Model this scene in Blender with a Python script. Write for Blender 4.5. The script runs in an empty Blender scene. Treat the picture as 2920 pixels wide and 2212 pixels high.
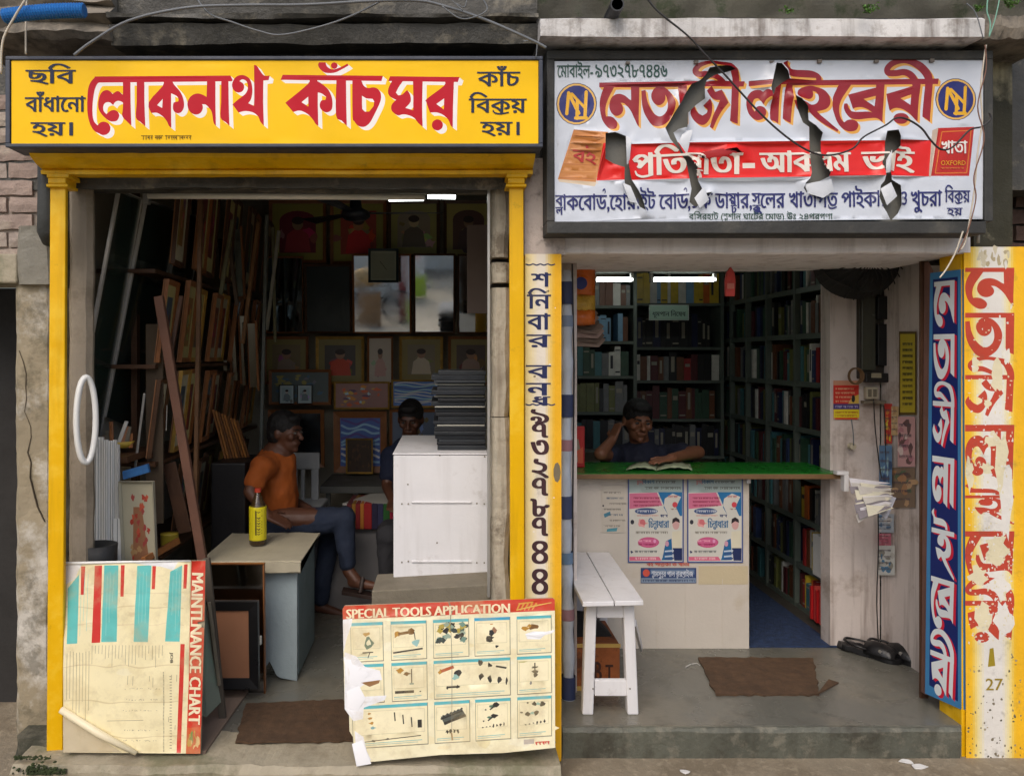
import bpy, bmesh, math, random
from mathutils import Vector, Matrix, noise
from mathutils.geometry import delaunay_2d_cdt

# ------------------------------------------------------------------ camera, sky, sun, exposure
SC = bpy.context.scene
COL = SC.collection
F = 1650.0; CX = 960.0; CY = 770.0; EYE = 1.65; CAMY = -3.2
cam_data = bpy.data.cameras.new('camera')
cam = bpy.data.objects.new('camera', cam_data); COL.objects.link(cam)
cam.location = (0, CAMY, EYE); cam.rotation_euler = (math.radians(90), 0, 0)
cam_data.sensor_fit = 'HORIZONTAL'; cam_data.sensor_width = 36.0
cam_data.lens = F / 2212 * 36
cam_data.shift_x = (1106 - CX) / 2212
cam_data.shift_y = -(838 - CY) / 2212
cam_data.clip_start = 0.05; cam_data.clip_end = 400
SC.camera = cam
world = bpy.data.worlds.new('World'); SC.world = world; world.use_nodes = True
_nt = world.node_tree; _nt.nodes.clear()
_sky = _nt.nodes.new('ShaderNodeTexSky'); _sky.sky_type = 'NISHITA'; _sky.sun_disc = False
SUN_EL, SUN_AZ = math.radians(47), math.radians(200)
_sky.sun_elevation = SUN_EL; _sky.sun_rotation = SUN_AZ
_sky.air_density = 1.0; _sky.dust_density = 4.0; _sky.ozone_density = 1.0
_bg = _nt.nodes.new('ShaderNodeBackground'); _bg.inputs['Strength'].default_value = 0.14
_wo = _nt.nodes.new('ShaderNodeOutputWorld')
_nt.links.new(_sky.outputs[0], _bg.inputs[0]); _nt.links.new(_bg.outputs[0], _wo.inputs[0])
sun_data = bpy.data.lights.new('sun', 'SUN'); sun_data.energy = 0.85; sun_data.angle = math.radians(45)
sun_data.color = (1.0, 0.965, 0.92)
sun = bpy.data.objects.new('sun', sun_data); COL.objects.link(sun)
_sd = Vector((math.sin(SUN_AZ) * math.cos(SUN_EL), math.cos(SUN_AZ) * math.cos(SUN_EL), math.sin(SUN_EL)))
sun.rotation_euler = _sd.to_track_quat('Z', 'Y').to_euler(); sun.location = (0, -6, 9)
SC.view_settings.view_transform = 'Standard'; SC.view_settings.look = 'None'
SC.view_settings.exposure = 0.26; SC.view_settings.gamma = 1.0
SC.view_settings.use_curve_mapping = False
SC.render.engine = 'CYCLES'
SC.cycles.use_denoising = True
SC.cycles.max_bounces = 8; SC.cycles.diffuse_bounces = 4; SC.cycles.glossy_bounces = 4
SC.cycles.sample_clamp_indirect = 6.0

# ------------------------------------------------------------------ helpers
def P(px, py, D):
    return Vector(((px - CX) * D / F, D + CAMY, EYE + (CY - py) * D / F))
def WX(px, D): return (px - CX) * D / F
def WZ(py, D): return EYE + (CY - py) * D / F
def s2l(c):
    c = c / 255.0
    return c / 12.92 if c <= 0.04045 else ((c + 0.055) / 1.055) ** 2.4
def rgb(c): return (s2l(c[0]), s2l(c[1]), s2l(c[2]), 1.0)
R = random.Random(7)
_mats = {}
def M(name, col, rough=.7, var=.12, vs=4., bump=.12, bs=45., dirt=None, damt=.35, ds=2.5, streak=0., dstreak=None,
      metal=0., spec=.5, emit=0., attr=False, thr=.55, dcol2=None, ds2=14., d2=.0):
    if name in _mats: return _mats[name]
    m = bpy.data.materials.new(name); m.use_nodes = True
    nt = m.node_tree; N = nt.nodes; L = nt.links; N.clear()
    out = N.new('ShaderNodeOutputMaterial'); b = N.new('ShaderNodeBsdfPrincipled')
    L.new(b.outputs[0], out.inputs[0])
    tc = N.new('ShaderNodeTexCoord'); geo = N.new('ShaderNodeNewGeometry')
    co = geo.outputs['Position']
    def nz(scale, detail=6, rgh=.6, vec=None):
        n = N.new('ShaderNodeTexNoise'); n.inputs['Scale'].default_value = scale
        n.inputs['Detail'].default_value = detail; n.inputs['Roughness'].default_value = rgh
        L.new(vec or co, n.inputs['Vector']); return n.outputs[0]
    def ramp(f, a, bb, ca=0., cb=1.):
        r = N.new('ShaderNodeMapRange'); r.inputs['From Min'].default_value = a; r.inputs['From Max'].default_value = bb
        r.inputs['To Min'].default_value = ca; r.inputs['To Max'].default_value = cb; L.new(f, r.inputs['Value']); return r.outputs[0]
    def mix(f, a, bb, mode='MIX'):
        x = N.new('ShaderNodeMix'); x.data_type = 'RGBA'; x.blend_type = mode
        for s, v in ((x.inputs['Factor'], f), (x.inputs['A'], a), (x.inputs['B'], bb)):
            if isinstance(v, (int, float)): s.default_value = v
            elif isinstance(v, tuple): s.default_value = v
            else: L.new(v, s)
        return x.outputs['Result']
    if attr:
        a = N.new('ShaderNodeAttribute'); a.attribute_name = 'Col'; base = a.outputs['Color']
        f = ramp(nz(vs), .3, .7, 1 - var, 1 + var * .4)
        x = N.new('ShaderNodeVectorMath'); x.operation = 'SCALE'; L.new(base, x.inputs[0]); L.new(f, x.inputs['Scale']); cur = x.outputs[0]
    else:
        c = rgb(col)
        lo = tuple(v * (1 - var) for v in c[:3]) + (1.,); hi = tuple(min(1., v * (1 + var)) for v in c[:3]) + (1.,)
        cur = mix(ramp(nz(vs), .3, .7), lo, hi)
    if dirt:
        cur = mix(ramp(nz(ds, 10, .68), thr, thr + .13, 0., damt), cur, rgb(dirt))
    if dcol2:
        cur = mix(ramp(nz(ds2, 8, .7), .52, .62, 0., d2), cur, rgb(dcol2))
    if streak > 0:
        mp = N.new('ShaderNodeMapping'); mp.inputs['Scale'].default_value = (9., 9., .7); L.new(co, mp.inputs['Vector'])
        cur = mix(ramp(nz(1.6, 8, .6, mp.outputs[0]), .5, .72, 0., streak), cur, rgb(dstreak or dirt or (40, 36, 30)))
    L.new(cur, b.inputs['Base Color'])
    b.inputs['Metallic'].default_value = metal
    b.inputs['Specular IOR Level'].default_value = spec
    L.new(ramp(nz(vs * 2.3), .3, .7, max(0., rough - .1), min(1., rough + .1)), b.inputs['Roughness'])
    if bump > 0:
        bp = N.new('ShaderNodeBump'); bp.inputs['Strength'].default_value = min(1., bump * 2.5); bp.inputs['Distance'].default_value = .006
        L.new(nz(bs, 8, .65), bp.inputs['Height']); L.new(bp.outputs[0], b.inputs['Normal'])
    if emit > 0:
        b.inputs['Emission Color'].default_value = rgb(col); b.inputs['Emission Strength'].default_value = emit
    _mats[name] = m; return m
def mirror_mat(name, rough=.02, col=(225, 228, 228)):
    if name in _mats: return _mats[name]
    m = M(name, col, rough=rough, var=.04, vs=3, bump=0, metal=1.0)
    _mats[name] = m; return m
def glass_mat(name, col=(60, 80, 78), rough=.04, alpha=.25):
    if name in _mats: return _mats[name]
    m = bpy.data.materials.new(name); m.use_nodes = True
    b = m.node_tree.nodes['Principled BSDF']
    b.inputs['Base Color'].default_value = rgb(col); b.inputs['Roughness'].default_value = rough
    b.inputs['Alpha'].default_value = alpha; b.inputs['Specular IOR Level'].default_value = .9
    _mats[name] = m; return m

class MB:
    def __init__(s, mat=None): s.v = []; s.f = []; s.fm = []; s.mats = []; s.cur = 0; s.cols = None; s.use(mat)
    def use(s, mat):
        if mat is None: return s
        if mat not in s.mats: s.mats.append(mat)
        s.cur = s.mats.index(mat); return s
    def face(s, idx): s.f.append(tuple(idx)); s.fm.append(s.cur)
    def pts(s, ps): n = len(s.v); s.v += [Vector(p) for p in ps]; return n
    def poly(s, ps): n = s.pts(ps); s.face(range(n, n + len(ps)))
    def hexa(s, a):  # a = 4 front pts (ccw from front) + 4 back pts
        n = s.pts(a)
        for q in ((0, 1, 2, 3), (7, 6, 5, 4), (0, 4, 5, 1), (1, 5, 6, 2), (2, 6, 7, 3), (3, 7, 4, 0)): s.face([n + i for i in q])
    def box(s, x0, x1, y0, y1, z0, z1):
        s.hexa([(x0, y0, z0), (x1, y0, z0), (x1, y0, z1), (x0, y0, z1), (x0, y1, z0), (x1, y1, z0), (x1, y1, z1), (x0, y1, z1)])
    def obox(s, mat4, sx, sy, sz):
        c = [mat4 @ Vector((x * sx / 2, y * sy / 2, z * sz / 2)) for y in (-1, 1) for x, z in ((-1, -1), (1, -1), (1, 1), (-1, 1))]
        s.hexa(c)
    def pbox(s, x0, x1, y0, y1, D0, th):   # front rectangle given in picture units at depth D0, thickness th going back
        s.box(WX(x0, D0), WX(x1, D0), D0 + CAMY, D0 + CAMY + th, WZ(y1, D0), WZ(y0, D0))
    def prism(s, pts2, plane, d0, d1):     # polygon (list of Vector front) extruded along vector
        pass
    def slab(s, front, vec):               # front polygon list, extruded by vec
        n = len(front); a = s.pts(front); b = s.pts([Vector(p) + Vector(vec) for p in front])
        s.face([a + i for i in range(n)]); s.face([b + i for i in reversed(range(n))])
        for i in range(n): s.face([a + i, b + i, b + (i + 1) % n, a + (i + 1) % n])
    def beam(s, a, b, w, t, up=(0, 0, 1)):
        a = Vector(a); b = Vector(b); d = (b - a); L = d.length; d.normalize()
        up = Vector(up); r = d.cross(up)
        if r.length < 1e-4: r = d.cross(Vector((1, 0, 0)))
        r.normalize(); u = r.cross(d)
        m = Matrix((r, d, u)).transposed().to_4x4(); m.translation = (a + b) / 2
        s.obox(m, w, L, t)
    def tube(s, path, r, n=8, cap=True):
        path = [Vector(p) for p in path]; k = len(path); rings = []
        rr = r if isinstance(r, (list, tuple)) else [r] * k
        prev = None
        for i, p in enumerate(path):
            t = (path[min(i + 1, k - 1)] - path[max(i - 1, 0)]).normalized()
            if prev is None:
                x = t.cross(Vector((0, 0, 1)));
                if x.length < .05: x = t.cross(Vector((1, 0, 0)))
            else: x = prev - t * prev.dot(t)
            x.normalize(); prev = x; y = t.cross(x)
            rings.append(s.pts([p + (x * math.cos(2 * math.pi * j / n) + y * math.sin(2 * math.pi * j / n)) * rr[i] for j in range(n)]))
        for a, b in zip(rings, rings[1:]):
            for j in range(n): s.face([a + j, a + (j + 1) % n, b + (j + 1) % n, b + j])
        if cap:
            s.face([rings[0] + j for j in reversed(range(n))]); s.face([rings[-1] + j for j in range(n)])
    def lathe(s, c, prof, n=20, axis='Z', sx=1., sy=1.):
        c = Vector(c); rings = []
        for r, h in prof:
            ps = []
            for j in range(n):
                a = 2 * math.pi * j / n; x = r * math.cos(a) * sx; y = r * math.sin(a) * sy
                ps.append(c + (Vector((x, y, h)) if axis == 'Z' else Vector((x, h, y)) if axis == 'Y' else Vector((h, x, y))))
            rings.append(s.pts(ps))
        for a, b in zip(rings, rings[1:]):
            for j in range(n): s.face([a + j, a + (j + 1) % n, b + (j + 1) % n, b + j])
        s.face([rings[0] + j for j in reversed(range(n))]); s.face([rings[-1] + j for j in range(n)])
    def extrude_profile(s, prof, x0, x1, n, amp=.0, seed=0, freq=3.):
        # prof: closed list of (y,z); swept along X in n steps with jitter
        k = len(prof); rows = []
        for i in range(n + 1):
            x = x0 + (x1 - x0) * i / n; ps = []
            for j, (y, z) in enumerate(prof):
                d = noise.noise_vector(Vector((x * freq + seed, y * 9 + j * 2.1, z * 9))) * amp
                e = noise.noise_vector(Vector((x * freq * 5 + seed, y * 31, z * 31 + j))) * amp * .5
                ps.append(Vector((x, y + d.y + e.y, z + d.z + e.z)))
            rows.append(s.pts(ps))
        for a, b in zip(rows, rows[1:]):
            for j in range(k): s.face([a + j, b + j, b + (j + 1) % k, a + (j + 1) % k])
        s.face([rows[0] + j for j in range(k)]); s.face([rows[-1] + j for j in reversed(range(k))])
    def rough_quad(s, x0, x1, y, z0, z1, nx, nz, amp, seed=0., freq=6.):
        n = s.pts([(x0 + (x1 - x0) * i / nx, y + noise.noise(Vector((i / nx * (x1 - x0) * freq + seed, 3.1, j / nz * (z1 - z0) * freq))) * amp,
                    z0 + (z1 - z0) * j / nz) for j in range(nz + 1) for i in range(nx + 1)])
        for j in range(nz):
            for i in range(nx):
                a = n + j * (nx + 1) + i; s.face([a, a + 1, a + nx + 2, a + nx + 1])
    def build(s, name, parent=None, bevel=0., smooth=False, seg=2):
        me = bpy.data.meshes.new(name)
        if s.v:
            lo = Vector([min(v[i] for v in s.v) for i in range(3)]); hi = Vector([max(v[i] for v in s.v) for i in range(3)])
        else: lo = hi = Vector((0, 0, 0))
        o0 = Vector(((lo.x + hi.x) / 2, (lo.y + hi.y) / 2, lo.z))
        me.from_pydata([v - o0 for v in s.v], [], s.f)
        for m in s.mats: me.materials.append(m)
        if len(s.mats) > 1: me.polygons.foreach_set('material_index', s.fm)
        if smooth: me.polygons.foreach_set('use_smooth', [True] * len(me.polygons))
        me.update()
        o = bpy.data.objects.new(name, me); COL.objects.link(o)
        if parent is not None:
            o.parent = parent; o.location = o0 - WORLD[parent]
        else: o.location = o0
        WORLD[o] = o0
        if bevel > 0:
            bm = bmesh.new(); bm.from_mesh(me); bmesh.ops.recalc_face_normals(bm, faces=bm.faces); bm.to_mesh(me); bm.free()
            md = o.modifiers.new('bevel', 'BEVEL'); md.width = bevel; md.segments = seg; md.limit_method = 'ANGLE'
        return o
WORLD = {}
def tag(o, label=None, cat=None, group=None, kind=None):
    if label: o['label'] = label
    if cat: o['category'] = cat
    if group: o['group'] = group
    if kind: o['kind'] = kind
    return o
def thing(name, label, cat, loc, group=None):
    o = bpy.data.objects.new(name, None); COL.objects.link(o); o.location = loc; o.empty_display_size = .05
    WORLD[o] = Vector(loc)
    return tag(o, label, cat, group)
def copy_tree(o, loc=None, parent=None):
    c = o.copy(); COL.objects.link(c)
    if parent is not None: c.parent = parent
    if loc is not None: c.location = loc
    WORLD[c] = Vector(c.location) if parent is None else WORLD[parent] + Vector(c.location)
    for ch in list(o.children): copy_tree(ch, None, c)
    return c
def catmull(pts, k=6, closed=False):
    n = len(pts); out = []
    rng = range(n) if closed else range(n - 1)
    for i in rng:
        p = [pts[(i + d) % n] if closed else pts[max(0, min(n - 1, i + d))] for d in (-1, 0, 1, 2)]
        for j in range(k):
            t = j / k
            out.append(tuple(.5 * (2 * b + (c - a) * t + (2 * a - 5 * b + 4 * c - d) * t * t + (3 * b - a - 3 * c + d) * t ** 3) for a, b, c, d in zip(*p)))
    if not closed: out.append(tuple(pts[-1]))
    return out
def V3(path, D): return [P(x, y, D) for x, y in path]

# ------------------------------------------------------------------ lettering: glyph outlines (triangulated) and layout
def _glyph_loops(body):
    """closed outlines of a string set in the built-in font"""
    cu = bpy.data.curves.new('glyph', 'FONT'); cu.body = body; cu.resolution_u = 2; cu.fill_mode = 'NONE'
    ob = bpy.data.objects.new('glyph', cu); COL.objects.link(ob); bpy.context.view_layer.update()
    ev = ob.evaluated_get(bpy.context.evaluated_depsgraph_get()); me = ev.to_mesh()
    vs = [(v.co.x, v.co.y) for v in me.vertices]; nx = {}
    for e in me.edges:
        i, j = e.vertices
        nx.setdefault(i, []).append(j); nx.setdefault(j, []).append(i)
    ev.to_mesh_clear(); bpy.data.objects.remove(ob); bpy.data.curves.remove(cu)
    loops = []; seen = set()
    for i in range(len(vs)):
        if i in seen or i not in nx: continue
        lp = [i]; seen.add(i); cur = min(nx[i])            # outlines are stored in running order
        while cur is not None and cur not in seen:
            lp.append(cur); seen.add(cur); cur = next((k for k in nx[cur] if k not in seen), None)
        if len(lp) > 2: loops.append([vs[k] for k in lp])
    return vs, loops
def _wind(p, loops):
    w = 0
    for lp in loops:
        for i in range(len(lp)):
            (x0, y0), (x1, y1) = lp[i - 1], lp[i]
            if (y0 <= p[1]) != (y1 <= p[1]):
                t = (p[1] - y0) / (y1 - y0)
                if x0 + t * (x1 - x0) > p[0]: w += 1 if y1 > y0 else -1
    return w
def _glyph_fill(body):
    _, loops = _glyph_loops(body); V = []; E = []
    for lp in loops:
        n = len(V); V += [Vector((x * 100, y * 100)) for x, y in lp]; E += [(n + i, n + (i + 1) % len(lp)) for i in range(len(lp))]
    if not V: return [], []
    r = delaunay_2d_cdt(V, E, [], 0, 1e-5)
    sc = [[(x * 100, y * 100) for x, y in lp] for lp in loops]
    fs = [f for f in r[2] if _wind((sum(r[0][k].x for k in f) / len(f), sum(r[0][k].y for k in f) / len(f)), sc) != 0]
    return [(v.x / 100, v.y / 100) for v in r[0]], fs
GL = {}
def load_glyphs(chars):
    tail = 'I' * 10; base = max(v[0] for v in _glyph_loops(tail)[0])
    for ch in dict.fromkeys(chars):
        if ch == ' ': continue
        vs, fs = _glyph_fill(ch)
        if not vs: continue
        adv = max(v[0] for v in _glyph_loops(ch + tail)[0]) - base
        GL[ch] = (adv * 500, [c * 500 for v in vs for c in v], [i for f in fs for k in range(1, len(f) - 1) for i in (f[0], f[k], f[k + 1])])
load_glyphs('অআইউওকখগঘচছজঝটঠডণতথদধনপফবভমযরলশষসহািীুূেঁংঃ০১২৩৪৫৬৭৮৯।,()-' + '\u09df\u09dc' + 'ABCDEFGHIJLMNOPRSTX27')
PRE = 'িেৈ'
def glyph_run(text):
    """list of (char, x, y, sx, sy) in em/500 units, Bengali clusters put in visual order"""
    text = text.replace('\u09af\u09bc', '\u09df').replace('\u09a1\u09bc', '\u09dc')
    out = []; x = 0.; i = 0; n = len(text)
    def put(ch, dx=0., dy=0., sx=1., sy=1., adv=True):
        nonlocal x
        if ch == ' ': x += 130; return
        if ch not in GL: return
        out.append((ch, x + dx, dy, sx, sy))
        if adv: x += GL[ch][0] * sx
    while i < n:
        ch = text[i]
        if 'ক' <= ch <= 'হ' or ch in '\u09df\u09dc':
            cl = [ch]; i += 1
            while i + 1 < n and text[i] == '্': cl.append(text[i + 1]); i += 2
            vs = []
            while i < n and text[i] in 'ািীুূৃেৈোৌঁংঃ': vs.append(text[i]); i += 1
            if 'ো' in vs: vs[vs.index('ো'):vs.index('ো') + 1] = ['ে', 'া']
            for v in vs:
                if v in PRE: put(v)
            reph = False
            if cl[0] == 'র' and len(cl) > 1: reph = True; cl = cl[1:]
            raph = False
            if len(cl) > 1 and cl[-1] == 'র': raph = True; cl = cl[:-1]
            x0 = x
            if len(cl) == 1: put(cl[0])
            else:
                w = GL[cl[0]][0] * .8
                out.append((cl[0], x, 88, .8, .75)); out.append((cl[1], x + w - GL[cl[1]][0] * .62 - 4, -105, .62, .55)); x += w
            if raph: out.append(('~r', x0, 0, (x - x0) / 350, 1.))
            if reph: out.append(('~p', x - 150, 0, 1., 1.))
            for v in vs:
                if v not in PRE: put(v)
        else:
            put(ch); i += 1
    return out, x
SPECIAL = {'~r': [[(40, 60, 26), (70, 0, 34), (170, -25, 36), (320, 10, 30)]],
           '~p': [[(20, 400, 30), (80, 440, 34), (110, 390, 26), (90, 350, 20)]]}
def stroke_poly(pts, k=5):
    s = catmull(pts, k) if len(pts) > 2 else pts
    L_, R_ = [], []
    for i, (x, y, w) in enumerate(s):
        a = s[max(0, i - 1)]; b = s[min(len(s) - 1, i + 1)]
        dx, dy = b[0] - a[0], b[1] - a[1]; l = math.hypot(dx, dy) or 1.; nx, ny = -dy / l, dx / l
        L_.append((x + nx * w / 2, y + ny * w / 2)); R_.append((x - nx * w / 2, y - ny * w / 2))
    return L_, R_
def disk(x, y, rx, ry=None, n=18):
    ry = ry or rx
    return [(x + rx * math.cos(2 * math.pi * i / n), y + ry * math.sin(2 * math.pi * i / n)) for i in range(n)]
def stroke_shape(pts, k=5, caps=True):
    L_, R_ = stroke_poly(pts, k); fs = []
    for i in range(len(L_) - 1): fs.append([L_[i], L_[i + 1], R_[i + 1], R_[i]])
    if caps:
        for p in (pts[0], pts[-1]):
            if p[2] > 0: fs.append(disk(p[0], p[1], p[2] / 2, n=10))
    return fs

class Print:
    """flat printed or painted artwork: every colour area is a region of ONE triangulated sheet; small lettering lies 1.2 mm proud"""
    def __init__(s): s.sh = []; s.cut = []; s.tx = []; s.grid = []
    def shape(s, faces, col, holes=()): s.sh.append(([list(f) for f in faces], rgb(col), [list(h) for h in holes])); return s
    def rect(s, x0, y0, x1, y1, col): return s.shape([[(x0, y0), (x1, y0), (x1, y1), (x0, y1)]], col)
    def poly(s, pts, col, holes=()): return s.shape([pts], col, holes)
    def line(s, pts, col, caps=False): return s.shape(stroke_shape(pts, 4, caps), col)
    def ell(s, x, y, rx, ry, col, n=22): return s.shape([disk(x, y, rx, ry, n)], col)
    def tri(s, a, b, c, col, lv=0): s.tx.append((a, b, c, col, lv))
    def text(s, t, x, y, h, col, sx=1., rot=0., anchor='l', slant=0., w=None, bold=0.):
        """y = baseline, h = height of the headline (0.66 em), x grows right, y grows DOWN"""
        run, W = glyph_run(t)
        if not run: return s
        k = h / 330.
        if w: sx = w / (W * k)
        ca, sa = math.cos(rot), math.sin(rot); c = rgb(col)
        ox = {'l': 0, 'c': -W / 2, 'r': -W}[anchor]
        def tf(u, v):
            u = (u + ox + v * slant) * k * sx; v = v * k
            return (x + u * ca + v * sa, y + u * sa - v * ca)
        for ch, gx, gy, gsx, gsy in run:
            if ch in SPECIAL:
                for st in SPECIAL[ch]:
                    for f in stroke_shape([(p[0] * gsx + gx, p[1], p[2]) for p in st], 3, False):
                        q = [tf(*p) for p in f]; s.tri(q[0], q[1], q[2], c); s.tri(q[0], q[2], q[3], c)
                continue
            _, vs, ix = GL[ch]
            e = 5 + bold * .55
            for lv, d in enumerate(((-e, 0), (e, 0), (0, e), (0, -e))):
                pts = [tf(gx + vs[i] * gsx + d[0], gy + vs[i + 1] * gsy) for i in range(0, len(vs), 2)]
                for j in range(0, len(ix), 3): s.tri(pts[ix[j]], pts[ix[j + 1]], pts[ix[j + 2]], c, lv)
        return s
    def scribble(s, x0, y, w, h, col, seed=0, th=.18):
        r = random.Random(seed); x = x0; c = rgb(col)
        while x < x0 + w:
            ww = h * r.uniform(.4, .8)
            t = h * th
            s.tri((x, y - h), (x + ww, y - h), (x + ww, y - h + t), c); s.tri((x, y - h), (x + ww, y - h + t), (x, y - h + t), c)
            if r.random() < .8:
                a = x + ww * r.uniform(.3, .9); s.tri((a, y - h), (a + t, y - h), (a + t, y), c); s.tri((a, y - h), (a + t, y), (a, y), c)
            if r.random() < .8:
                s.tri((x, y - h * .5), (x + ww * .6, y - h * .8), (x + ww * .6, y - h * .2), c)
            x += ww * 1.03 if r.random() < .85 else ww * 1.6
        return s
    def build(s, name, parent, mp, mat, disp=None, nrm=Vector((0, -1, 0)), grid=None, lift=.0012, tname='lettering'):
        vs = []; fc = []; info = []
        def add(poly, i, hole):
            n = len(vs)
            q = []
            for p in poly:
                if not q or abs(p[0] - q[-1][0]) + abs(p[1] - q[-1][1]) > 1e-4: q.append(p)
            if len(q) < 3: return
            ar = sum(q[k - 1][0] * q[k][1] - q[k][0] * q[k - 1][1] for k in range(len(q)))
            if abs(ar) < 1e-6: return
            if ar < 0: q = q[::-1]
            vs.extend([Vector((p[0], p[1])) for p in q]); fc.append(list(range(n, n + len(q)))); info.append((i, hole))
        for i, (fs, c, hs) in enumerate(s.sh):
            for f in fs: add(f, i, False)
            for h in hs: add(h, i, True)
        for t in s.cut: add(t, -1, False)
        if grid:
            x0, y0, x1, y1, st = grid
            y = y0 + st * .5
            while y < y1:
                x = x0 + st * .5 + (.37 * st if int((y - y0) / st) % 2 else 0)
                while x < x1: vs.append(Vector((x + .013, y + .007))); x += st
                y += st
        r = delaunay_2d_cdt(vs, [], fc, 0, 1e-4)
        ov, of, oo = r[0], r[2], r[5]
        me_v = []; me_f = []; cols = []; used = {}
        bins = {}; faces = []
        if ov:
            bx0 = min(v.x for v in ov); by0 = min(v.y for v in ov); bs = max(max(v.x for v in ov) - bx0, max(v.y for v in ov) - by0) / 40 + 1e-9
        for k, fc_ in enumerate(fc):
            q = [(vs[i].x, vs[i].y) for i in fc_]; faces.append(q)
            for gx in range(int((min(p[0] for p in q) - bx0) / bs), int((max(p[0] for p in q) - bx0) / bs) + 1):
                for gy in range(int((min(p[1] for p in q) - by0) / bs), int((max(p[1] for p in q) - by0) / bs) + 1): bins.setdefault((gx, gy), []).append(k)
        for f in of:
            m = (sum(ov[k].x for k in f) / len(f), sum(ov[k].y for k in f) / len(f))
            a = set(); h = set(); cut = False
            for k in bins.get((int((m[0] - bx0) / bs), int((m[1] - by0) / bs)), ()):
                i, hole = info[k]
                if (not hole) and i in a: continue
                if pin(m, faces[k]):
                    if i < 0: cut = True; break
                    elif hole: h.add(i)
                    else: a.add(i)
            if cut: continue
            a -= h
            if not a: continue
            c = s.sh[max(a)][1]
            g = []
            for k in f:
                if k not in used: used[k] = len(me_v); me_v.append(ov[k])
                g.append(used[k])
            me_f.append(g); cols.append(c)
        def pos(p, l=0.):
            w = mp(p[0], p[1])
            d = disp(p[0], p[1]) if disp else 0.
            return w + nrm * (d + l)
        def mk(nm, V, Fc, C, par):
            me = bpy.data.meshes.new(nm); lo = V[0] if V else Vector((0, 0, 0))
            me.from_pydata([v - lo for v in V], [], Fc); me.materials.append(mat)
            at = me.color_attributes.new('Col', 'FLOAT_COLOR', 'CORNER'); buf = []
            for p_, c_ in zip(me.polygons, C): buf += list(c_) * len(p_.vertices)
            at.data.foreach_set('color', buf)
            if disp: me.polygons.foreach_set('use_smooth', [True] * len(me.polygons))
            o = bpy.data.objects.new(nm, me); COL.objects.link(o)
            if par is not None: o.parent = par; o.location = lo - WORLD[par]
            else: o.location = lo
            WORLD[o] = lo.copy(); return o
        W3 = [pos(p) for p in me_v]
        ff = []
        for g in me_f:
            a, b, c = [W3[i] for i in g[:3]]
            ff.append(g if (b - a).cross(c - a).dot(nrm) > 0 else g[::-1])
        o = mk(name, W3, ff, cols, parent)
        if s.tx:
            V = []; Fc = []; C = []
            for a, b, c, col, lv in s.tx:
                m = ((a[0] + b[0] + c[0]) / 3, (a[1] + b[1] + c[1]) / 3)
                if any(pin(m, t) for t in s.cut): continue
                q = [pos(p, lift + lv * .00012) for p in (a, b, c)]
                if (q[1] - q[0]).cross(q[2] - q[0]).dot(nrm) < 0: q = [q[0], q[2], q[1]]
                n = len(V); V += q; Fc.append((n, n + 1, n + 2)); C.append(col)
            if V: mk(tname, V, Fc, C, o)
        return o
def pin(p, poly):
    x, y = p; c = False; j = len(poly) - 1
    for i in range(len(poly)):
        xi, yi = poly[i]; xj, yj = poly[j]
        if (yi > y) != (yj > y) and x < (xj - xi) * (y - yi) / (yj - yi) + xi: c = not c
        j = i
    return c
def qmap(tl, tr, br, bl):
    """bilinear map from the unit square (u right, v down)"""
    tl, tr, br, bl = map(Vector, (tl, tr, br, bl))
    return lambda u, v: tl * (1 - u) * (1 - v) + tr * u * (1 - v) + br * u * v + bl * (1 - u) * v
PRINT = M('printed_ink', (255, 255, 255), attr=True, rough=.5, var=.07, vs=5, bump=.02)
CHARTM = M('aged_chart_print', (255, 255, 255), attr=True, rough=.42, var=.1, vs=4, bump=.12, bs=14, dirt=(190, 170, 124), damt=.38, ds=5, thr=.5, dcol2=(130, 114, 88), ds2=22, d2=.12)
PAINT = M('sign_paint', (255, 255, 255), attr=True, rough=.5, spec=.22, var=.1, vs=3, bump=.03, bs=12)
FLEX = M('flex_banner', (255, 255, 255), attr=True, rough=.36, var=.06, vs=2.5, bump=.04, bs=9)
WALLPAINT = M('painted_plaster', (255, 255, 255), attr=True, rough=.75, var=.12, vs=5, bump=.2, bs=38,
              dirt=(95, 84, 66), damt=.45, ds=9, thr=.58)
# ------------------------------------------------------------------ hand-painted letters of the two big signs (outlines)
def _p(s): return [tuple(float(v) for v in q.split(',')) for q in s.split()]
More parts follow.
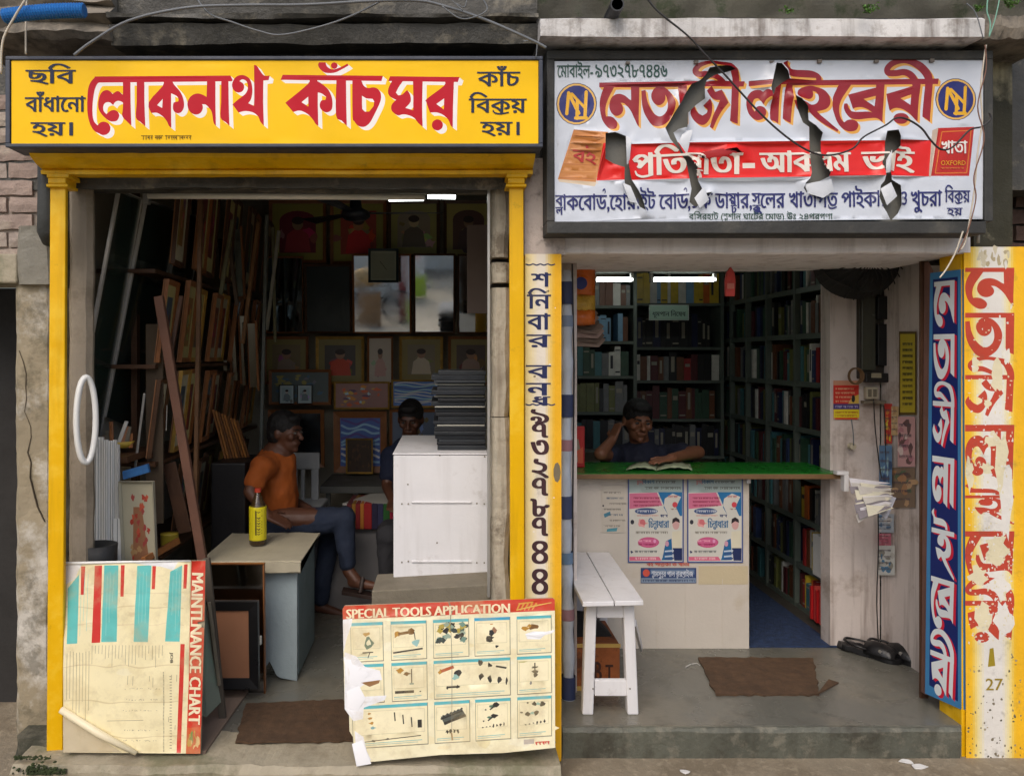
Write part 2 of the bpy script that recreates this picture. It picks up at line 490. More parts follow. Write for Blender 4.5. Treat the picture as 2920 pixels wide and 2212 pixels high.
# each letter: (outline polygons, holes, strokes)
A1 = {  # yellow sign, crop 1..4 units
 'bar1': (0, ['230,365 3045,345 3095,440 3075,465 330,492 215,470'], [], []),
 'e_kar': (0, [], [], ['400,425,120 260,450,130 170,600,140 135,850,120 130,1100,105 165,1300,95 250,1430,130 330,1470,150', '415,1440,280 416,1441,280']),
 'la': (0, ['815,440 970,440 975,900 990,1385 900,1300 800,1180 815,1000', '830,735 800,735 750,685 700,668 650,690 600,730 560,680 490,645 410,665 350,730 315,830 300,950 315,1050 360,1130 430,1210 520,1280 600,1300 690,1280 735,1200 735,1150 700,1090 640,1060 570,1070 510,1110 470,1145 415,1080 405,1000 430,930 480,900 550,905 610,960 650,900 710,870 780,885 830,920'], [], []),
 'aa': (0, ['1100,440 1260,440 1262,900 1280,1400 1180,1310 1085,1215 1100,900'], [], []),
 'ka': (0, ['1650,440 1830,440 1880,540 1990,660 2060,800 2085,950 2060,1060 1990,1125 1910,1115 1860,1060 1855,960 1880,900 1960,885 1970,840 1930,770 1815,715 1815,1100 1820,1430 1770,1390 1730,1300 1650,1200 1550,1130 1480,1115 1405,1125 1350,900 1640,560'], ['1525,960 1640,830 1630,1020'], []),
 'na': (1895, ['655,790 610,760 540,730 460,718 370,745 300,810 262,900 262,980 300,1080 370,1140 450,1155 530,1120 575,1040 575,970 560,940 640,950 710,1020 765,1110 800,1320 850,1385 840,900 840,440 665,440'], [], []),
 'aa2': (1895, ['960,440 1110,440 1115,900 1130,1385 1050,1310 945,1215 955,900'], [], []),
 'tha': (1895, ['1240,400 1310,350 1400,335 1490,365 1560,430 1600,560 1605,700 1580,830 1520,920 1640,975 1645,700 1640,125 1700,145 1760,240 1850,345 1965,345 1945,440 1835,450 1830,900 1845,1385 1770,1300 1730,1200 1640,1120 1520,1085 1420,1085 1320,1115 1195,945 1300,850 1450,735 1505,640 1510,540 1480,460 1400,425 1340,460 1420,520 1435,600 1400,670 1320,700 1240,670 1190,590 1190,500'], [], []),
 'bar2': (3935, ['195,330 2275,350 2245,460 150,435'], [], []),
 'ka2': (3935, ['730,420 720,520 250,910 415,1105 510,1075 600,1085 720,1150 830,1270 880,1350 935,1390 925,1000 925,695 1010,720 1100,790 1080,850 1000,865 965,940 980,1030 1060,1100 1140,1105 1210,1050 1230,940 1215,800 1150,650 1040,540 915,460 915,420'], ['585,900 725,785 730,990'], []),
 'aa3': (3935, ['1310,430 1510,440 1515,900 1525,1390 1420,1280 1300,1165'], [], []),
 'bindu': (3935, ['950,70 1085,70 1110,150 1180,205 1270,215 1400,170 1540,100 1565,135 1420,220 1290,280 1180,295 1060,280 970,210 930,130'], [], ['1265,140,136 1266,141,136']),
 'cha': (3935, ['1640,440 1825,440 1880,560 1970,605 2070,590 2160,615 2225,700 2235,820 2200,940 2110,1130 2020,1300 1930,1390 1840,1410 1750,1380 1680,1290 1645,1190'], ['1840,765 1930,820 2060,830 2095,880 2080,980 1990,1090 1900,1095 1845,1040'], []),
 'bar3': (5975, ['385,360 1825,375 1790,480 345,460'], [], []),
 'gha': (5975, ['430,450 360,580 340,690 380,780 510,850 430,930 405,1010 430,1090 540,1170 650,1150 760,1165 880,1220 960,1320 1060,1410 1050,1000 1060,460 860,460 865,800 862,1065 700,1015 810,890 800,740 735,645 630,740 550,755 505,700 560,590 650,460'], [], []),
 'ra': (5975, ['1520,460 1500,560 1145,830 1140,900 1210,1115 1350,1110 1480,1160 1590,1260 1640,1380 1685,1420 1690,1000 1710,460'], ['1345,935 1505,820 1500,1050'], ['1365,1370,230 1366,1371,230']),
}
# white sign: crop 5 units (origin 1690,160); dx per crop
A2 = {
 'bar1': (0, ['130,568 3155,535 3130,645 130,668'], [], []),
 'e': (0, ['240,640 190,760 150,900 140,1050 160,1220 210,1370 300,1490 390,1540 470,1520 510,1440 490,1360 420,1290 340,1265 275,1270 260,1180 270,1050 310,920 380,780 450,640'], [], []),
 'na': (0, ['790,640 795,930 760,910 690,850 620,810 540,795 450,820 380,890 345,1000 345,1100 390,1200 460,1250 530,1250 600,1200 630,1120 610,1030 575,985 640,990 720,1060 800,1170 860,1300 920,1430 955,1475 955,1200 970,640'], [], []),
 'ta': (0, ['1010,730 1095,715 1120,900 1170,1050 1250,1180 1340,1255 1420,1262 1500,1200 1545,1100 1550,980 1530,880 1500,820 1500,920 1450,1000 1370,1035 1280,1000 1220,900 1220,780 1310,660 1480,660 1600,760 1675,890 1700,1020 1680,1160 1620,1300 1530,1400 1430,1465 1330,1475 1220,1430 1130,1310 1060,1170 1020,1000'], [], []),
 'aa': (0, ['1765,640 1925,640 1915,1420 1760,1340'], [], []),
 'ja': (1895, ['190,1040 120,1170 170,1300 260,1400 370,1445 460,1410 540,1300 580,1150 575,1000 530,900 380,1060 480,1120 470,1190 380,1250 290,1200 220,1110', '460,740 560,640 640,760 700,740 780,710 920,980 800,1130 700,1290 600,1520 535,1480 600,1250 680,1080 740,930 640,920 540,860 480,780'], [], []),
 'ii': (1895, ['990,620 1140,620 1130,900 1110,1420 1040,1400 950,1355 975,1000'], [], ['1080,620,140 1060,450,150 960,260,140 780,180,90 560,150,80 350,190,100 235,300,120 290,400,130 480,400,120 680,490,90 800,560,90']),
 'bar2': (3134, ['105,530 4045,480 4030,595 105,635'], [], []),
 'la': (3134, ['550,770 500,720 450,715 400,755 340,720 260,715 160,750 80,850 50,980 70,1120 120,1240 220,1330 310,1345 410,1300 465,1200 450,1110 400,1060 320,1045 260,1080 230,1170 180,1090 185,990 220,910 290,885 350,930 410,1020 450,930 500,890 550,930 545,1310 620,1360 710,1415 740,870 745,600 560,600'], [], []),
 'aa2': (3134, ['850,600 1005,600 990,900 970,1405 900,1370 805,1310 830,900'], [], []),
 'i': (3134, ['920,100 800,170 790,230 880,320 890,450 1350,460 1500,470 1510,530 1620,530 1590,420 1500,350 1350,310 1010,300 940,260 900,200', '1100,800 1130,720 1230,660 1380,630 1520,655 1660,710 1760,810 1800,930 1780,1040 1690,1120 1520,1160 1600,1240 1960,1540 1940,1590 1700,1450 1450,1280 1300,1140 1160,1225 1080,1130 1000,960 1250,980 1390,1025 1500,1000 1555,920 1550,830 1500,760 1430,735 1440,820 1400,890 1320,915 1200,900 1120,860'], [], []),
 'e2': (5029, ['100,600 20,720 -40,860 -50,950 -50,1080 -20,1220 40,1380 130,1500 240,1570 340,1580 430,1550 475,1470 460,1390 400,1345 330,1330 250,1345 185,1390 130,1330 95,1230 85,1120 100,1000 150,880 230,760 340,600'], [], []),
 'bra': (5029, ['855,590 850,665 265,815 370,1110 440,1080 560,1075 680,1120 815,1210 900,1180 980,1395 1000,1000 1030,590', '190,1000 250,995 280,1080 350,1160 500,1170 700,1165 815,1205 900,1100 980,1395 900,1320 820,1300 650,1310 450,1330 320,1300 230,1200 180,1090'], ['585,905 845,840 820,1055'], []),
 'ra': (5029, ['1620,580 1590,640 1065,800 1080,950 1130,1150 1200,1105 1290,1090 1400,1120 1530,1210 1640,1320 1705,1370 1730,1000 1775,580'], ['1355,890 1580,810 1555,1030'], ['@1360,1310,155,115']),
 'ii2': (5029, ['1870,580 2025,580 2000,900 1965,1380 1900,1330 1810,1270 1840,900'], [], ['1950,600,150 1930,430,165 1800,260,165 1600,140,140 1400,110,110 1200,160,120 1085,270,120 1100,360,130 1250,370,130 1420,350,130 1560,400,140 1650,510,130 1660,600,130']),
}
def letter(defs, key, tf, dx=0., dy=0.):
    ox, polys, holes, strokes = defs[key]
    fs = []
    for s in polys: fs.append([tf(x + ox + dx, y + dy) for x, y in _p(s)])
    for s in strokes:
        if s[0] == '@':
            x, y, rx, ry = [float(v) for v in s[1:].split(',')]
            fs.append([tf(a + ox + dx, b + dy) for a, b in disk(x, y, rx, ry, 24)]); continue
        pts = _p(s)
        if len(pts) == 2: fs.append([tf(a + ox + dx, b + dy) for a, b in disk(pts[0][0], pts[0][1], pts[0][2] / 2, n=24)]); continue
        L_, R_ = stroke_poly(pts, 6)
        fs.append([tf(a + ox + dx, b + dy) for a, b in L_ + R_[::-1]]) if False else None
        for i in range(len(L_) - 1):
            fs.append([tf(a + ox + dx, b + dy) for a, b in (L_[i], L_[i + 1], R_[i + 1], R_[i])])
        for p in (pts[0], pts[-1]):
            fs.append([tf(a + ox + dx, b + dy) for a, b in disk(p[0], p[1], p[2] / 2, n=14)])
    hs = [[tf(x + ox + dx, y + dy) for x, y in _p(h)] for h in holes]
    return fs, hs
def smooth_poly(pts, k=3):
    """round an outline where it turns gently, keep its sharp corners"""
    n = len(pts); out = []
    for i in range(n):
        a, b, c, d = pts[i - 1], pts[i], pts[(i + 1) % n], pts[(i + 2) % n]
        def ang(u, v, w):
            x1, y1, x2, y2 = v[0] - u[0], v[1] - u[1], w[0] - v[0], w[1] - v[1]
            return abs(math.atan2(x1 * y2 - y1 * x2, x1 * x2 + y1 * y2))
        A = ang(a, b, c) > 1.0; B = ang(b, c, d) > 1.0
        if A: a = b
        if B: d = c
        out.append(b)
        if math.hypot(c[0] - b[0], c[1] - b[1]) > 0:
            for j in range(1, k):
                t = j / k
                out.append(tuple(.5 * (2 * q + (r - p) * t + (2 * p - 5 * q + 4 * r - s_) * t * t + (3 * q - p - 3 * r + s_) * t ** 3) for p, q, r, s_ in zip(a, b, c, d)))
    return out
for _d in (A1, A2):
    for _k, (_o, _pl, _h, _s) in list(_d.items()):
        if _k.startswith('bar'): continue
        _d[_k] = (_o, [' '.join('%.1f,%.1f' % q for q in smooth_poly(_p(s))) for s in _pl], _h, _s)
# ------------------------------------------------------------------ materials
CONC_DARK = M('wet_dark_concrete', (66, 64, 58), rough=.5, var=.4, vs=3, bump=.8, bs=26, dirt=(142, 134, 116), damt=.7, ds=7, thr=.52, dcol2=(30, 31, 30), ds2=3, d2=.7, streak=.4, dstreak=(30, 29, 27))
CONC_RUB = M('crumbling_plaster', (122, 114, 102), rough=.9, var=.45, vs=7, bump=.8, bs=30, dirt=(52, 49, 44), damt=.85, ds=4.5, thr=.48)
CONC_GREY = M('grey_cement', (128, 124, 112), rough=.62, var=.18, vs=3, bump=.25, bs=50, dirt=(88, 82, 68), damt=.5, ds=3, thr=.5, streak=.35, dstreak=(76, 70, 58))
CEM_FLOOR = M('polished_cement_floor', (104, 103, 95), rough=.27, var=.14, vs=1.5, bump=.12, bs=30, dirt=(132, 124, 106), damt=.45, ds=1.8, thr=.5, dcol2=(74, 72, 64), ds2=7, d2=.35)
STEP_FACE = M('step_face_cement', (92, 93, 82), rough=.6, var=.25, vs=4, bump=.4, bs=35, dirt=(55, 50, 40), damt=.7, ds=5, thr=.5, dcol2=(140, 134, 118), ds2=9, d2=.5, streak=.5, dstreak=(58, 52, 42))
ROADM = M('street_paving', (140, 128, 108), rough=.75, var=.2, vs=3, bump=.5, bs=60, dirt=(96, 84, 66), damt=.6, ds=3, thr=.46, dcol2=(172, 160, 138), ds2=26, d2=.4)
LEDGE = M('worn_ledge_cement', (166, 156, 134), rough=.7, var=.14, vs=4, bump=.35, bs=40, dirt=(112, 102, 82), damt=.6, ds=4, thr=.5, dcol2=(84, 90, 56), ds2=2.2, d2=.55)
WHITEWASH = M('peeling_whitewash', (206, 204, 202), rough=.85, var=.12, vs=6, bump=.9, bs=30, dirt=(104, 94, 84), damt=.8, ds=4.2, thr=.54, dcol2=(130, 118, 106), ds2=16, d2=.4, streak=.9, dstreak=(76, 64, 54))
PINKWALL = M('pinkish_limewash', (206, 196, 190), rough=.85, var=.08, vs=3, bump=.25, bs=30, dirt=(140, 122, 106), damt=.6, ds=4, thr=.54, streak=.7, dstreak=(104, 84, 72))
INWALL = M('dim_interior_wall', (188, 180, 160), rough=.85, var=.12, vs=3, bump=.15)
COUNTERW = M('counter_front_paint', (198, 190, 178), rough=.6, var=.05, vs=3, bump=.1, dirt=(176, 160, 132), damt=.5, ds=2.2, thr=.54)
YELLOW = M('yellow_enamel', (228, 176, 0), rough=.42, spec=.3, var=.07, vs=4, bump=.06, bs=20, dirt=(96, 74, 24), damt=.6, ds=11, thr=.62, streak=.35, dstreak=(128, 92, 18), dcol2=(240, 206, 70), ds2=4, d2=.35)
NAVYT = M('dark_navy_trim', (52, 58, 72), rough=.5, var=.2, vs=6, bump=.1, dirt=(150, 140, 60), damt=.3, ds=12, thr=.66)
STONE = M('weathered_stone', (186, 178, 160), rough=.85, var=.25, vs=6, bump=.8, bs=30, dirt=(92, 80, 64), damt=.8, ds=6, thr=.52, streak=.7, dstreak=(92, 74, 58))
OLDPLAS = M('old_column_plaster', (150, 138, 114), rough=.85, var=.15, vs=4, bump=.4, bs=30, dirt=(205, 200, 190), damt=.85, ds=3.2, thr=.5, dcol2=(84, 78, 60), ds2=5, d2=.6)
BEIGE = M('beige_jamb', (150, 138, 120), rough=.75, var=.12, vs=4, bump=.25, dirt=(100, 88, 70), damt=.6, ds=4, thr=.5, streak=.4, dstreak=(96, 84, 66))
BRICK = M('old_brick', (142, 112, 96), rough=.9, var=.22, vs=9, bump=.6, bs=60, dirt=(170, 156, 140), damt=.6, ds=7, thr=.5)
MORTAR = M('pale_mortar', (166, 154, 142), rough=.95, var=.2, vs=9, bump=.6)
DARKVOID = M('dark_shade_fill', (44, 42, 40), rough=.9, var=.2, vs=3, bump=.2)  # dark base colour stands for shade in gaps and recesses
ALU = M('aluminium', (176, 174, 168), rough=.42, var=.08, vs=6, bump=.04, metal=.6)
DARKFR = M('sign_frame_grey', (54, 54, 52), rough=.7, var=.25, vs=6, bump=.25, dirt=(92, 88, 78), damt=.5, ds=6, thr=.55)
WHITEP = M('white_gloss_paint', (222, 221, 222), rough=.38, var=.05, vs=3, bump=.08, dirt=(150, 140, 128), damt=.45, ds=7, thr=.6, streak=.2, dstreak=(150, 142, 132))
WHITEPL = M('white_plastic', (228, 228, 224), rough=.35, var=.03, bump=.02)
BLACKP = M('black_plastic', (26, 26, 28), rough=.4, var=.1, bump=.05)
BROWNW = M('dark_brown_wood', (84, 56, 38), rough=.6, var=.25, vs=8, bump=.2, streak=.4, dstreak=(46, 30, 20))
GREYW = M('weathered_grey_wood', (122, 114, 98), rough=.85, var=.2, vs=6, bump=.5, bs=25, dirt=(84, 76, 60), damt=.5, ds=6, thr=.5)
JUTE = M('brown_jute_mat', (84, 62, 42), rough=.98, var=.3, vs=22, bump=1., bs=210, dirt=(66, 48, 32), damt=.5, ds=8, thr=.5)
WIREG = M('grey_cable', (104, 108, 112), rough=.5, var=.1, bump=0)
WIREB = M('black_cable', (38, 36, 36), rough=.5, var=.1, bump=0)
WIREW = M('white_wire', (196, 186, 168), rough=.6, var=.1, bump=0)
PIPEBL = M('blue_corrugated_pipe', (38, 112, 184), rough=.35, var=.06, bump=.02)
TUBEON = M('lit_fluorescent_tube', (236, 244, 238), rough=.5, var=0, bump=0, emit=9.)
LEAF = M('small_fern_leaf', (74, 112, 40), rough=.6, var=.3, vs=30, bump=.1)
MOSS = M('moss_clump', (48, 58, 28), rough=1., var=.4, vs=40, bump=1., bs=120)
FLAKE = M('litter_paper', (220, 218, 214), rough=.6, var=.05, bump=.1)

# ------------------------------------------------------------------ ground and shop floors
g = MB(ROADM); g.box(-60, 60, -60, .65, -.2, 0.0); o = g.build('street_ground'); tag(o, kind='structure')
g = MB(LEDGE)
zf = EYE - 1.57
# worn concrete ledge before the glass shop: slab with an uneven front nose
prof = [(-.27, -.02), (-.275, zf - .03), (-.26, zf - .004), (.0, zf), (.0, -.02)]
g.extrude_profile(prof, WX(22, 2.93), WX(1212, 2.93), 90, amp=.012, seed=3, freq=4)
o = g.build('concrete_step', smooth=False); tag(o, kind='structure')
g = MB(CEM_FLOOR); g.box(-1.75, .55, -.002, 3.05, -.15, zf); o = g.build('shop_floor'); tag(o, kind='structure')
zp = EYE - 1.52
g = MB(CEM_FLOOR)
g.box(.48, 2.30, -.06 + .012, 1.0, -.1, zp)
g.use(STEP_FACE); g.extrude_profile([(-.06, -.02), (-.07, zp - .02), (-.058, zp - .006), (-.046, zp - .006), (-.046, -.02)], .485, 2.12, 60, amp=.006, seed=9, freq=5)
o = g.build('shop_platform', smooth=False); tag(o, kind='structure')
g = MB(M('blue_floor_mat', (34, 52, 84), rough=.9, var=.4, vs=30, bump=.6, bs=120)); g.box(1.5, 2.05, .79, 2.0, zp + .001, zp + .008)
tag(g.build('floor_mat'), 'dark blue speckled mat on the floor inside the bookshop doorway', 'mat')
g = MB(M('bookshop_inner_floor', (70, 66, 60), rough=.6)); g.box(.6, 2.45, 1.001, 3.0, -.1, zp - .002); tag(g.build('bookshop_floor'), kind='structure')

# ------------------------------------------------------------------ building shell
bld = thing('shop_building', 'old two-shop building with dark stained cornice over a framing shop and a bookshop', 'building', (0, .3, 0))
w = MB(INWALL)
w.box(-1.80, -1.72, .08, 2.95, -.1, 3.0)          # left wall, glass shop
w.box(.46, .54, .30, 2.95, -.1, 3.0)              # party wall
w.box(-1.80, 2.60, 2.95, 3.05, -.1, 3.0)          # back wall
w.box(2.46, 2.56, .85, 2.95, -.1, 3.0)            # right wall, bookshop
w.build('interior_wall', bld)
w = MB(M('ceiling_plaster', (120, 112, 98), rough=.9)); w.box(-1.80, 2.56, .131, 3.05, 2.95, 3.1); w.build('ceiling', bld)
# upper facade wall behind both signs
w = MB(CONC_DARK); w.box(-2.6, .46, .06, .13, WZ(404, 3.2), 4.6); w.box(.46, 3.2, .06, .34, WZ(404, 3.2), 4.6)
w.build('upper_wall', bld)
# cornice mouldings over the glass shop
c = MB(CONC_DARK)
zt = lambda y, D: WZ(y, D)
prof = [(.06, zt(122, 3.15)), (-.03, zt(122, 3.1)), (-.05, zt(98, 3.05)), (-.20, zt(92, 2.98)), (-.22, zt(52, 2.98)), (-.19, zt(46, 2.98)), (-.245, zt(38, 2.95)), (-.25, zt(30, 2.95)), (-.17, zt(24, 3.0)), (-.18, zt(-30, 3.0)), (-.1, zt(-60, 3.)), (.06, zt(-60, 3.))]
c.extrude_profile(prof, WX(240, 3), WX(1160, 3), 180, amp=.011, seed=1, freq=2)
c.build('cornice', bld)
c = MB(CONC_RUB)
prof2 = [(.06, zt(124, 3.15)), (-.03, zt(120, 3.1)), (-.10, zt(100, 3.05)), (-.20, zt(84, 2.98)), (-.24, zt(60, 2.95)), (-.19, zt(44, 2.98)), (-.235, zt(30, 2.96)), (-.2, zt(12, 2.96)), (-.22, zt(-10, 2.96)), (-.18, zt(-40, 2.96)), (.06, zt(-60, 3.))]
c.extrude_profile(prof2, WX(-60, 3), WX(246, 3), 150, amp=.034, seed=5, freq=2.2)
c.build('broken_cornice', bld)
# dirty wall above the white ledge
c = MB(M('mossy_wall', (74, 72, 62), rough=.9, var=.3, vs=4, bump=.6, bs=26, dirt=(96, 62, 48), damt=.5, ds=2.5, thr=.55, dcol2=(40, 50, 26), ds2=8, d2=.8))
c.rough_quad(WX(1160, 3.06), WX(2260, 3.06), -.14, WZ(40, 3.06), WZ(-80, 3.06), 110, 14, .03, 4, 9)
c.build('mossy_band', bld)
# white washed ledge slab
c = MB(WHITEWASH)
c.extrude_profile([(.06, zt(86, 2.98)), (-.28, zt(84, 2.92)), (-.30, zt(80, 2.90)), (-.30, zt(42, 2.90)), (-.285, zt(36, 2.9)), (.06, zt(30, 2.9))], WX(1166, 2.92), WX(2118, 2.92), 200, amp=.006, seed=2, freq=1.6)
c.build('white_ledge', bld)
c = MB(CONC_RUB)
c.extrude_profile([(.06, zt(88, 2.98)), (-.27, zt(86, 2.93)), (-.29, zt(60, 2.93)), (-.28, zt(36, 2.93)), (.06, zt(32, 2.93))], WX(2120, 2.93), WX(2290, 2.93), 24, amp=.02, seed=22, freq=9)
c.build('mossy_ledge_end', bld)
# dark box standing for the shade under the ledge
c = MB(DARKVOID); c.box(WX(1172, 3.1), WX(2240, 3.1), -.02, .055, WZ(112, 3.1), WZ(86, 3.1)); c.build('shade_strip', bld)
# lintel of the glass shop
c = MB(CONC_DARK)
c.extrude_profile([(.12, zt(410, 3.3)), (-.05, zt(408, 3.15)), (-.06, zt(378, 3.14)), (-.04, zt(362, 3.14)), (.12, zt(362, 3.14))], WX(140, 3.15), WX(1102, 3.15), 60, amp=.008, seed=7)
c.build('lintel', bld)
# lintel of the bookshop
c = MB(M('lintel_limewash', (236, 230, 228), rough=.8, var=.05, vs=3, bump=.25, bs=30, dirt=(150, 126, 112), damt=.5, ds=6, thr=.6, streak=.4, dstreak=(110, 88, 76)))
c.extrude_profile([(.62, zt(549, 3.18)), (-.05, zt(549, 3.15)), (-.06, zt(545, 3.14)), (-.06, zt(495, 3.14)), (-.02, zt(480, 3.14)), (.62, zt(470, 3.18))], WX(1196, 3.18), WX(2082, 3.18), 70, amp=.006, seed=8)
c.build('lintel', bld)
# bookshop porch walls
c = MB(PINKWALL)
c.box(2.02, 2.28, .80, .90, zp - .05, 2.95)                       # frontal piece beside the doorway
c.box(2.285, 2.38, .12, .797, zp - .05, 2.3)                       # side wall
c.build('porch_wall', bld)
c = MB(PINKWALL); c.box(.50, .60, .26, .80, 0, 2.4); c.build('porch_wall', bld)
# brown door post
c = MB(BROWNW); c.box(WX(1989, 3.4), WX(2006, 3.4), .20, .212, zp, WZ(552, 3.42)); c.build('door_post', bld)
c = MB(DARKVOID); c.box(WX(1172, 3.16), WX(1300, 3.16), .02, .05, WZ(520, 3.16), WZ(108, 3.16)); c.build('shade_strip', bld)  # dark sheet standing for shade behind the banner's left end

# middle painted pillar (yellow edge fading to cream) with blue lettering
mid = thing('painted_pillar', 'slim pillar between the shops, painted yellow and cream with blue and brown lettering', 'pillar', (.40, .0, 0))
c = MB(YELLOW); x0, x1 = WX(1134, 3.1), WX(1213, 3.1)
c.box(x0, x1, -.094, .28, 0.0, WZ(548, 3.1)); c.build('shaft', mid, bevel=.006)
c = MB(M('grimy_pillar_top', (190, 178, 170), rough=.85, var=.2, vs=5, bump=.6, dirt=(58, 48, 42), damt=.9, ds=6, thr=.5, streak=.4))
c.extrude_profile([(-.09, zt(549, 3.1)), (-.09, zt(340, 3.1)), (.05, zt(340, 3.1)), (.05, zt(549, 3.1))], WX(1134, 3.1), WX(1222, 3.1), 10, amp=.008, seed=4); c.build('upper_shaft', mid)
pr = Print()
n = 16
for i in range(n):
    t = i / (n - 1); a = (244, 222, 150); b = (232, 222, 205); d = (236, 176, 20)
    if t < .35: u = t / .35; cc = tuple(a[k] * (1 - u) + b[k] * u for k in range(3))
    elif t < .55: cc = b
    else: u = min(1, (t - .55) / .3); cc = tuple(b[k] * (1 - u) + d[k] * u for k in range(3))
    pr.rect(1134.5 + 78 * i / n, 549, 1134.5 + 78 * (i + 1) / n, 1641, cc)
BL = (30, 38, 84); BR = (62, 34, 40)
for y in (572, 874): pr.line([(1135 + 8 * k, y + (1.2 if k % 2 else -1.2), 3) for k in range(9)], BL)
def stack(pr, t, x0, x1, yb, h, col, bold=16): pr.text(t, (x0 + x1) / 2, yb, h, col, anchor='c', w=(x1 - x0), bold=bold)
stack(pr, 'শ', 1149, 1188, 620, 30, BL); stack(pr, 'নি', 1140, 1188, 667, 32, BL); stack(pr, 'বা', 1139, 1187, 712, 34, BL)
stack(pr, 'র', 1140, 1187, 750, 29, BL); stack(pr, 'ব', 1139, 1187, 817, 30, BL); stack(pr, 'ন্ধ', 1139, 1186, 864, 38, BL)
for ch, yc, hh in zip('৯৭৩২৭৮৭৪৪', (898, 928, 964, 1009, 1049, 1094, 1135, 1190, 1253), (34, 34, 40, 44, 42, 42, 44, 54, 60)):
    pr.text(ch, 1166, yc + hh / 2, hh * .98, BR, anchor='c', w=40, bold=22)
r = random.Random(3)
for i in range(16): pr.ell(r.uniform(1136, 1208), r.uniform(560, 1640), r.uniform(.8, 3), r.uniform(.8, 3.5), (120, 104, 70) if i % 3 else (240, 232, 220), 7)
pr.ell(1203, 1020, 8, 22, (120, 108, 84), 9)
pr.build('painted_lettering', mid, lambda x, y: P(x, y, 3.1), WALLPAINT, disp=lambda x, y: .0025)
# smear where the pillar meets the lintel
# right-hand painted pillar
rp = thing('painted_pillar', 'broad pillar at the right edge with flaking red letters on cream and yellow, marked 27', 'pillar', (2.25, .0, 0))
c = MB(YELLOW)
c.extrude_profile([(-.045, 0), (-.045, zt(532, 3.15)), (.09, zt(532, 3.15)), (.09, 0)], WX(2077.5, 3.15), WX(2213, 3.15), 12, amp=.006, seed=14); c.build('shaft', rp)
c = MB(M('mouldy_pillar_top', (168, 160, 132), rough=.85, var=.2, vs=5, bump=.5, dirt=(34, 34, 22), damt=.95, ds=2.4, thr=.40, streak=.8, dstreak=(40, 40, 28)))
c.extrude_profile([(-.04, zt(531, 3.15)), (-.04, zt(60, 3.15)), (.2, zt(60, 3.15)), (.2, zt(531, 3.15))], WX(2108, 3.15), WX(2192, 3.15), 12, amp=.014, seed=15); c.build('upper_shaft', rp)
pr = Print()
def lerp(a, b, u): return tuple(a[k] * (1 - u) + b[k] * u for k in range(3))
YL = (240, 184, 24); CRM = (236, 218, 150); WHT = (226, 222, 214)
stops = [(0, YL), (.08, YL), (.2, CRM), (.32, WHT), (.62, WHT), (.74, CRM), (.84, YL), (1, YL)]
for i in range(26):
    t = (i + .5) / 26
    for (a, ca), (b, cb) in zip(stops, stops[1:]):
        if a <= t <= b: cc = lerp(ca, cb, (t - a) / (b - a))
    pr.poly([(2079 + 132 * i / 26, 534), (2079 + 132 * (i + 1) / 26, 534), (2079 + 5 + 128 * (i + 1) / 26, 1636), (2079 + 5 + 128 * i / 26, 1636)], cc)
RD = (190, 66, 44)
def syll(pr, keys, box, col, sh=None, shc=None, defs=A2, dx0=0):
    """fit letters (with a piece of headline) into box (x0,y0,x1,y1)"""
    pts = []
    for k in keys:
        fs, _ = letter(defs, k, lambda x, y: (x, y)); pts += [q for f in fs for q in f]
    a0 = min(p[0] for p in pts); a1 = max(p[0] for p in pts); b0 = min(p[1] for p in pts); b1 = max(p[1] for p in pts)
    b0 = min(b0, 545)
    x0, y0, x1, y1 = box
    tf = lambda x, y: (x0 + (x - a0) / (a1 - a0) * (x1 - x0), y0 + (y - b0) / (b1 - b0) * (y1 - y0))
    bar = [tf(a0, 545), tf(a1, 545), tf(a1, 650), tf(a0, 650)]
    for (ox, oy, cc) in ((sh or []) + [(0, 0, col)] if sh else [(0, 0, col)]):
        pr.poly([(x + ox, y + oy) for x, y in bar], cc)
        for k in keys:
            fs, hs = letter(defs, k, tf)
            pr.shape([[(x + ox, y + oy) for x, y in f] for f in fs], cc, [[(x + ox, y + oy) for x, y in f] for f in hs])
SYL = [('e', 'na'), ('ta', 'aa'), ('ja', 'ii'), ('la', 'aa2'), ('i',), ('e2', 'bra'), ('ra', 'ii2')]
for keys, (y0, y1) in zip(SYL, [(579, 668), (676, 772), (770, 899), (917, 1036), (1042, 1132), (1146, 1262), (1245, 1386)]):
    syll(pr, keys, (2082, y0, 2188, y1), RD)
r = random.Random(12)
def blob(pr, x, y, rx, ry, col, r, n=11):
    pr.poly([(x + rx * r.uniform(.45, 1.25) * math.cos(2 * math.pi * k / n), y + ry * r.uniform(.45, 1.25) * math.sin(2 * math.pi * k / n)) for k in range(n)], col)
for x, y, rx, ry in [(2152, 815, 15, 38), (2172, 770, 9, 22), (2104, 790, 9, 20), (2160, 1000, 17, 70), (2172, 1080, 14, 75), (2128, 1010, 16, 14), (2092, 1020, 9, 40), (2150, 1190, 26, 40), (2110, 1240, 22, 20), (2160, 1260, 22, 28), (2165, 1330, 22, 40), (2120, 1330, 20, 36), (2130, 870, 8, 12), (2140, 950, 16, 18)]:
    blob(pr, x, y, rx, ry, r.choice([WHT, (224, 214, 180), (230, 226, 214)]), r, 15)
for i in range(420):
    y = 620 + 770 * r.random() ** .6; x = r.uniform(2090, 2186); blob(pr, x, y, r.uniform(.6, 3.6), r.uniform(.6, 4), r.choice([WHT, (220, 210, 176)]), r, 7)
for i in range(90):
    y = 1636 - 230 * r.random() ** 1.6; x = r.uniform(2086, 2205); blob(pr, x, y, r.uniform(.8, 3.4), r.uniform(.8, 4), r.choice([(86, 80, 62), (120, 110, 88), (160, 148, 116)]), r, 7)
pr.poly([(2135, 1399), (2143, 1397), (2147, 1436), (2131, 1438)], (156, 136, 26))
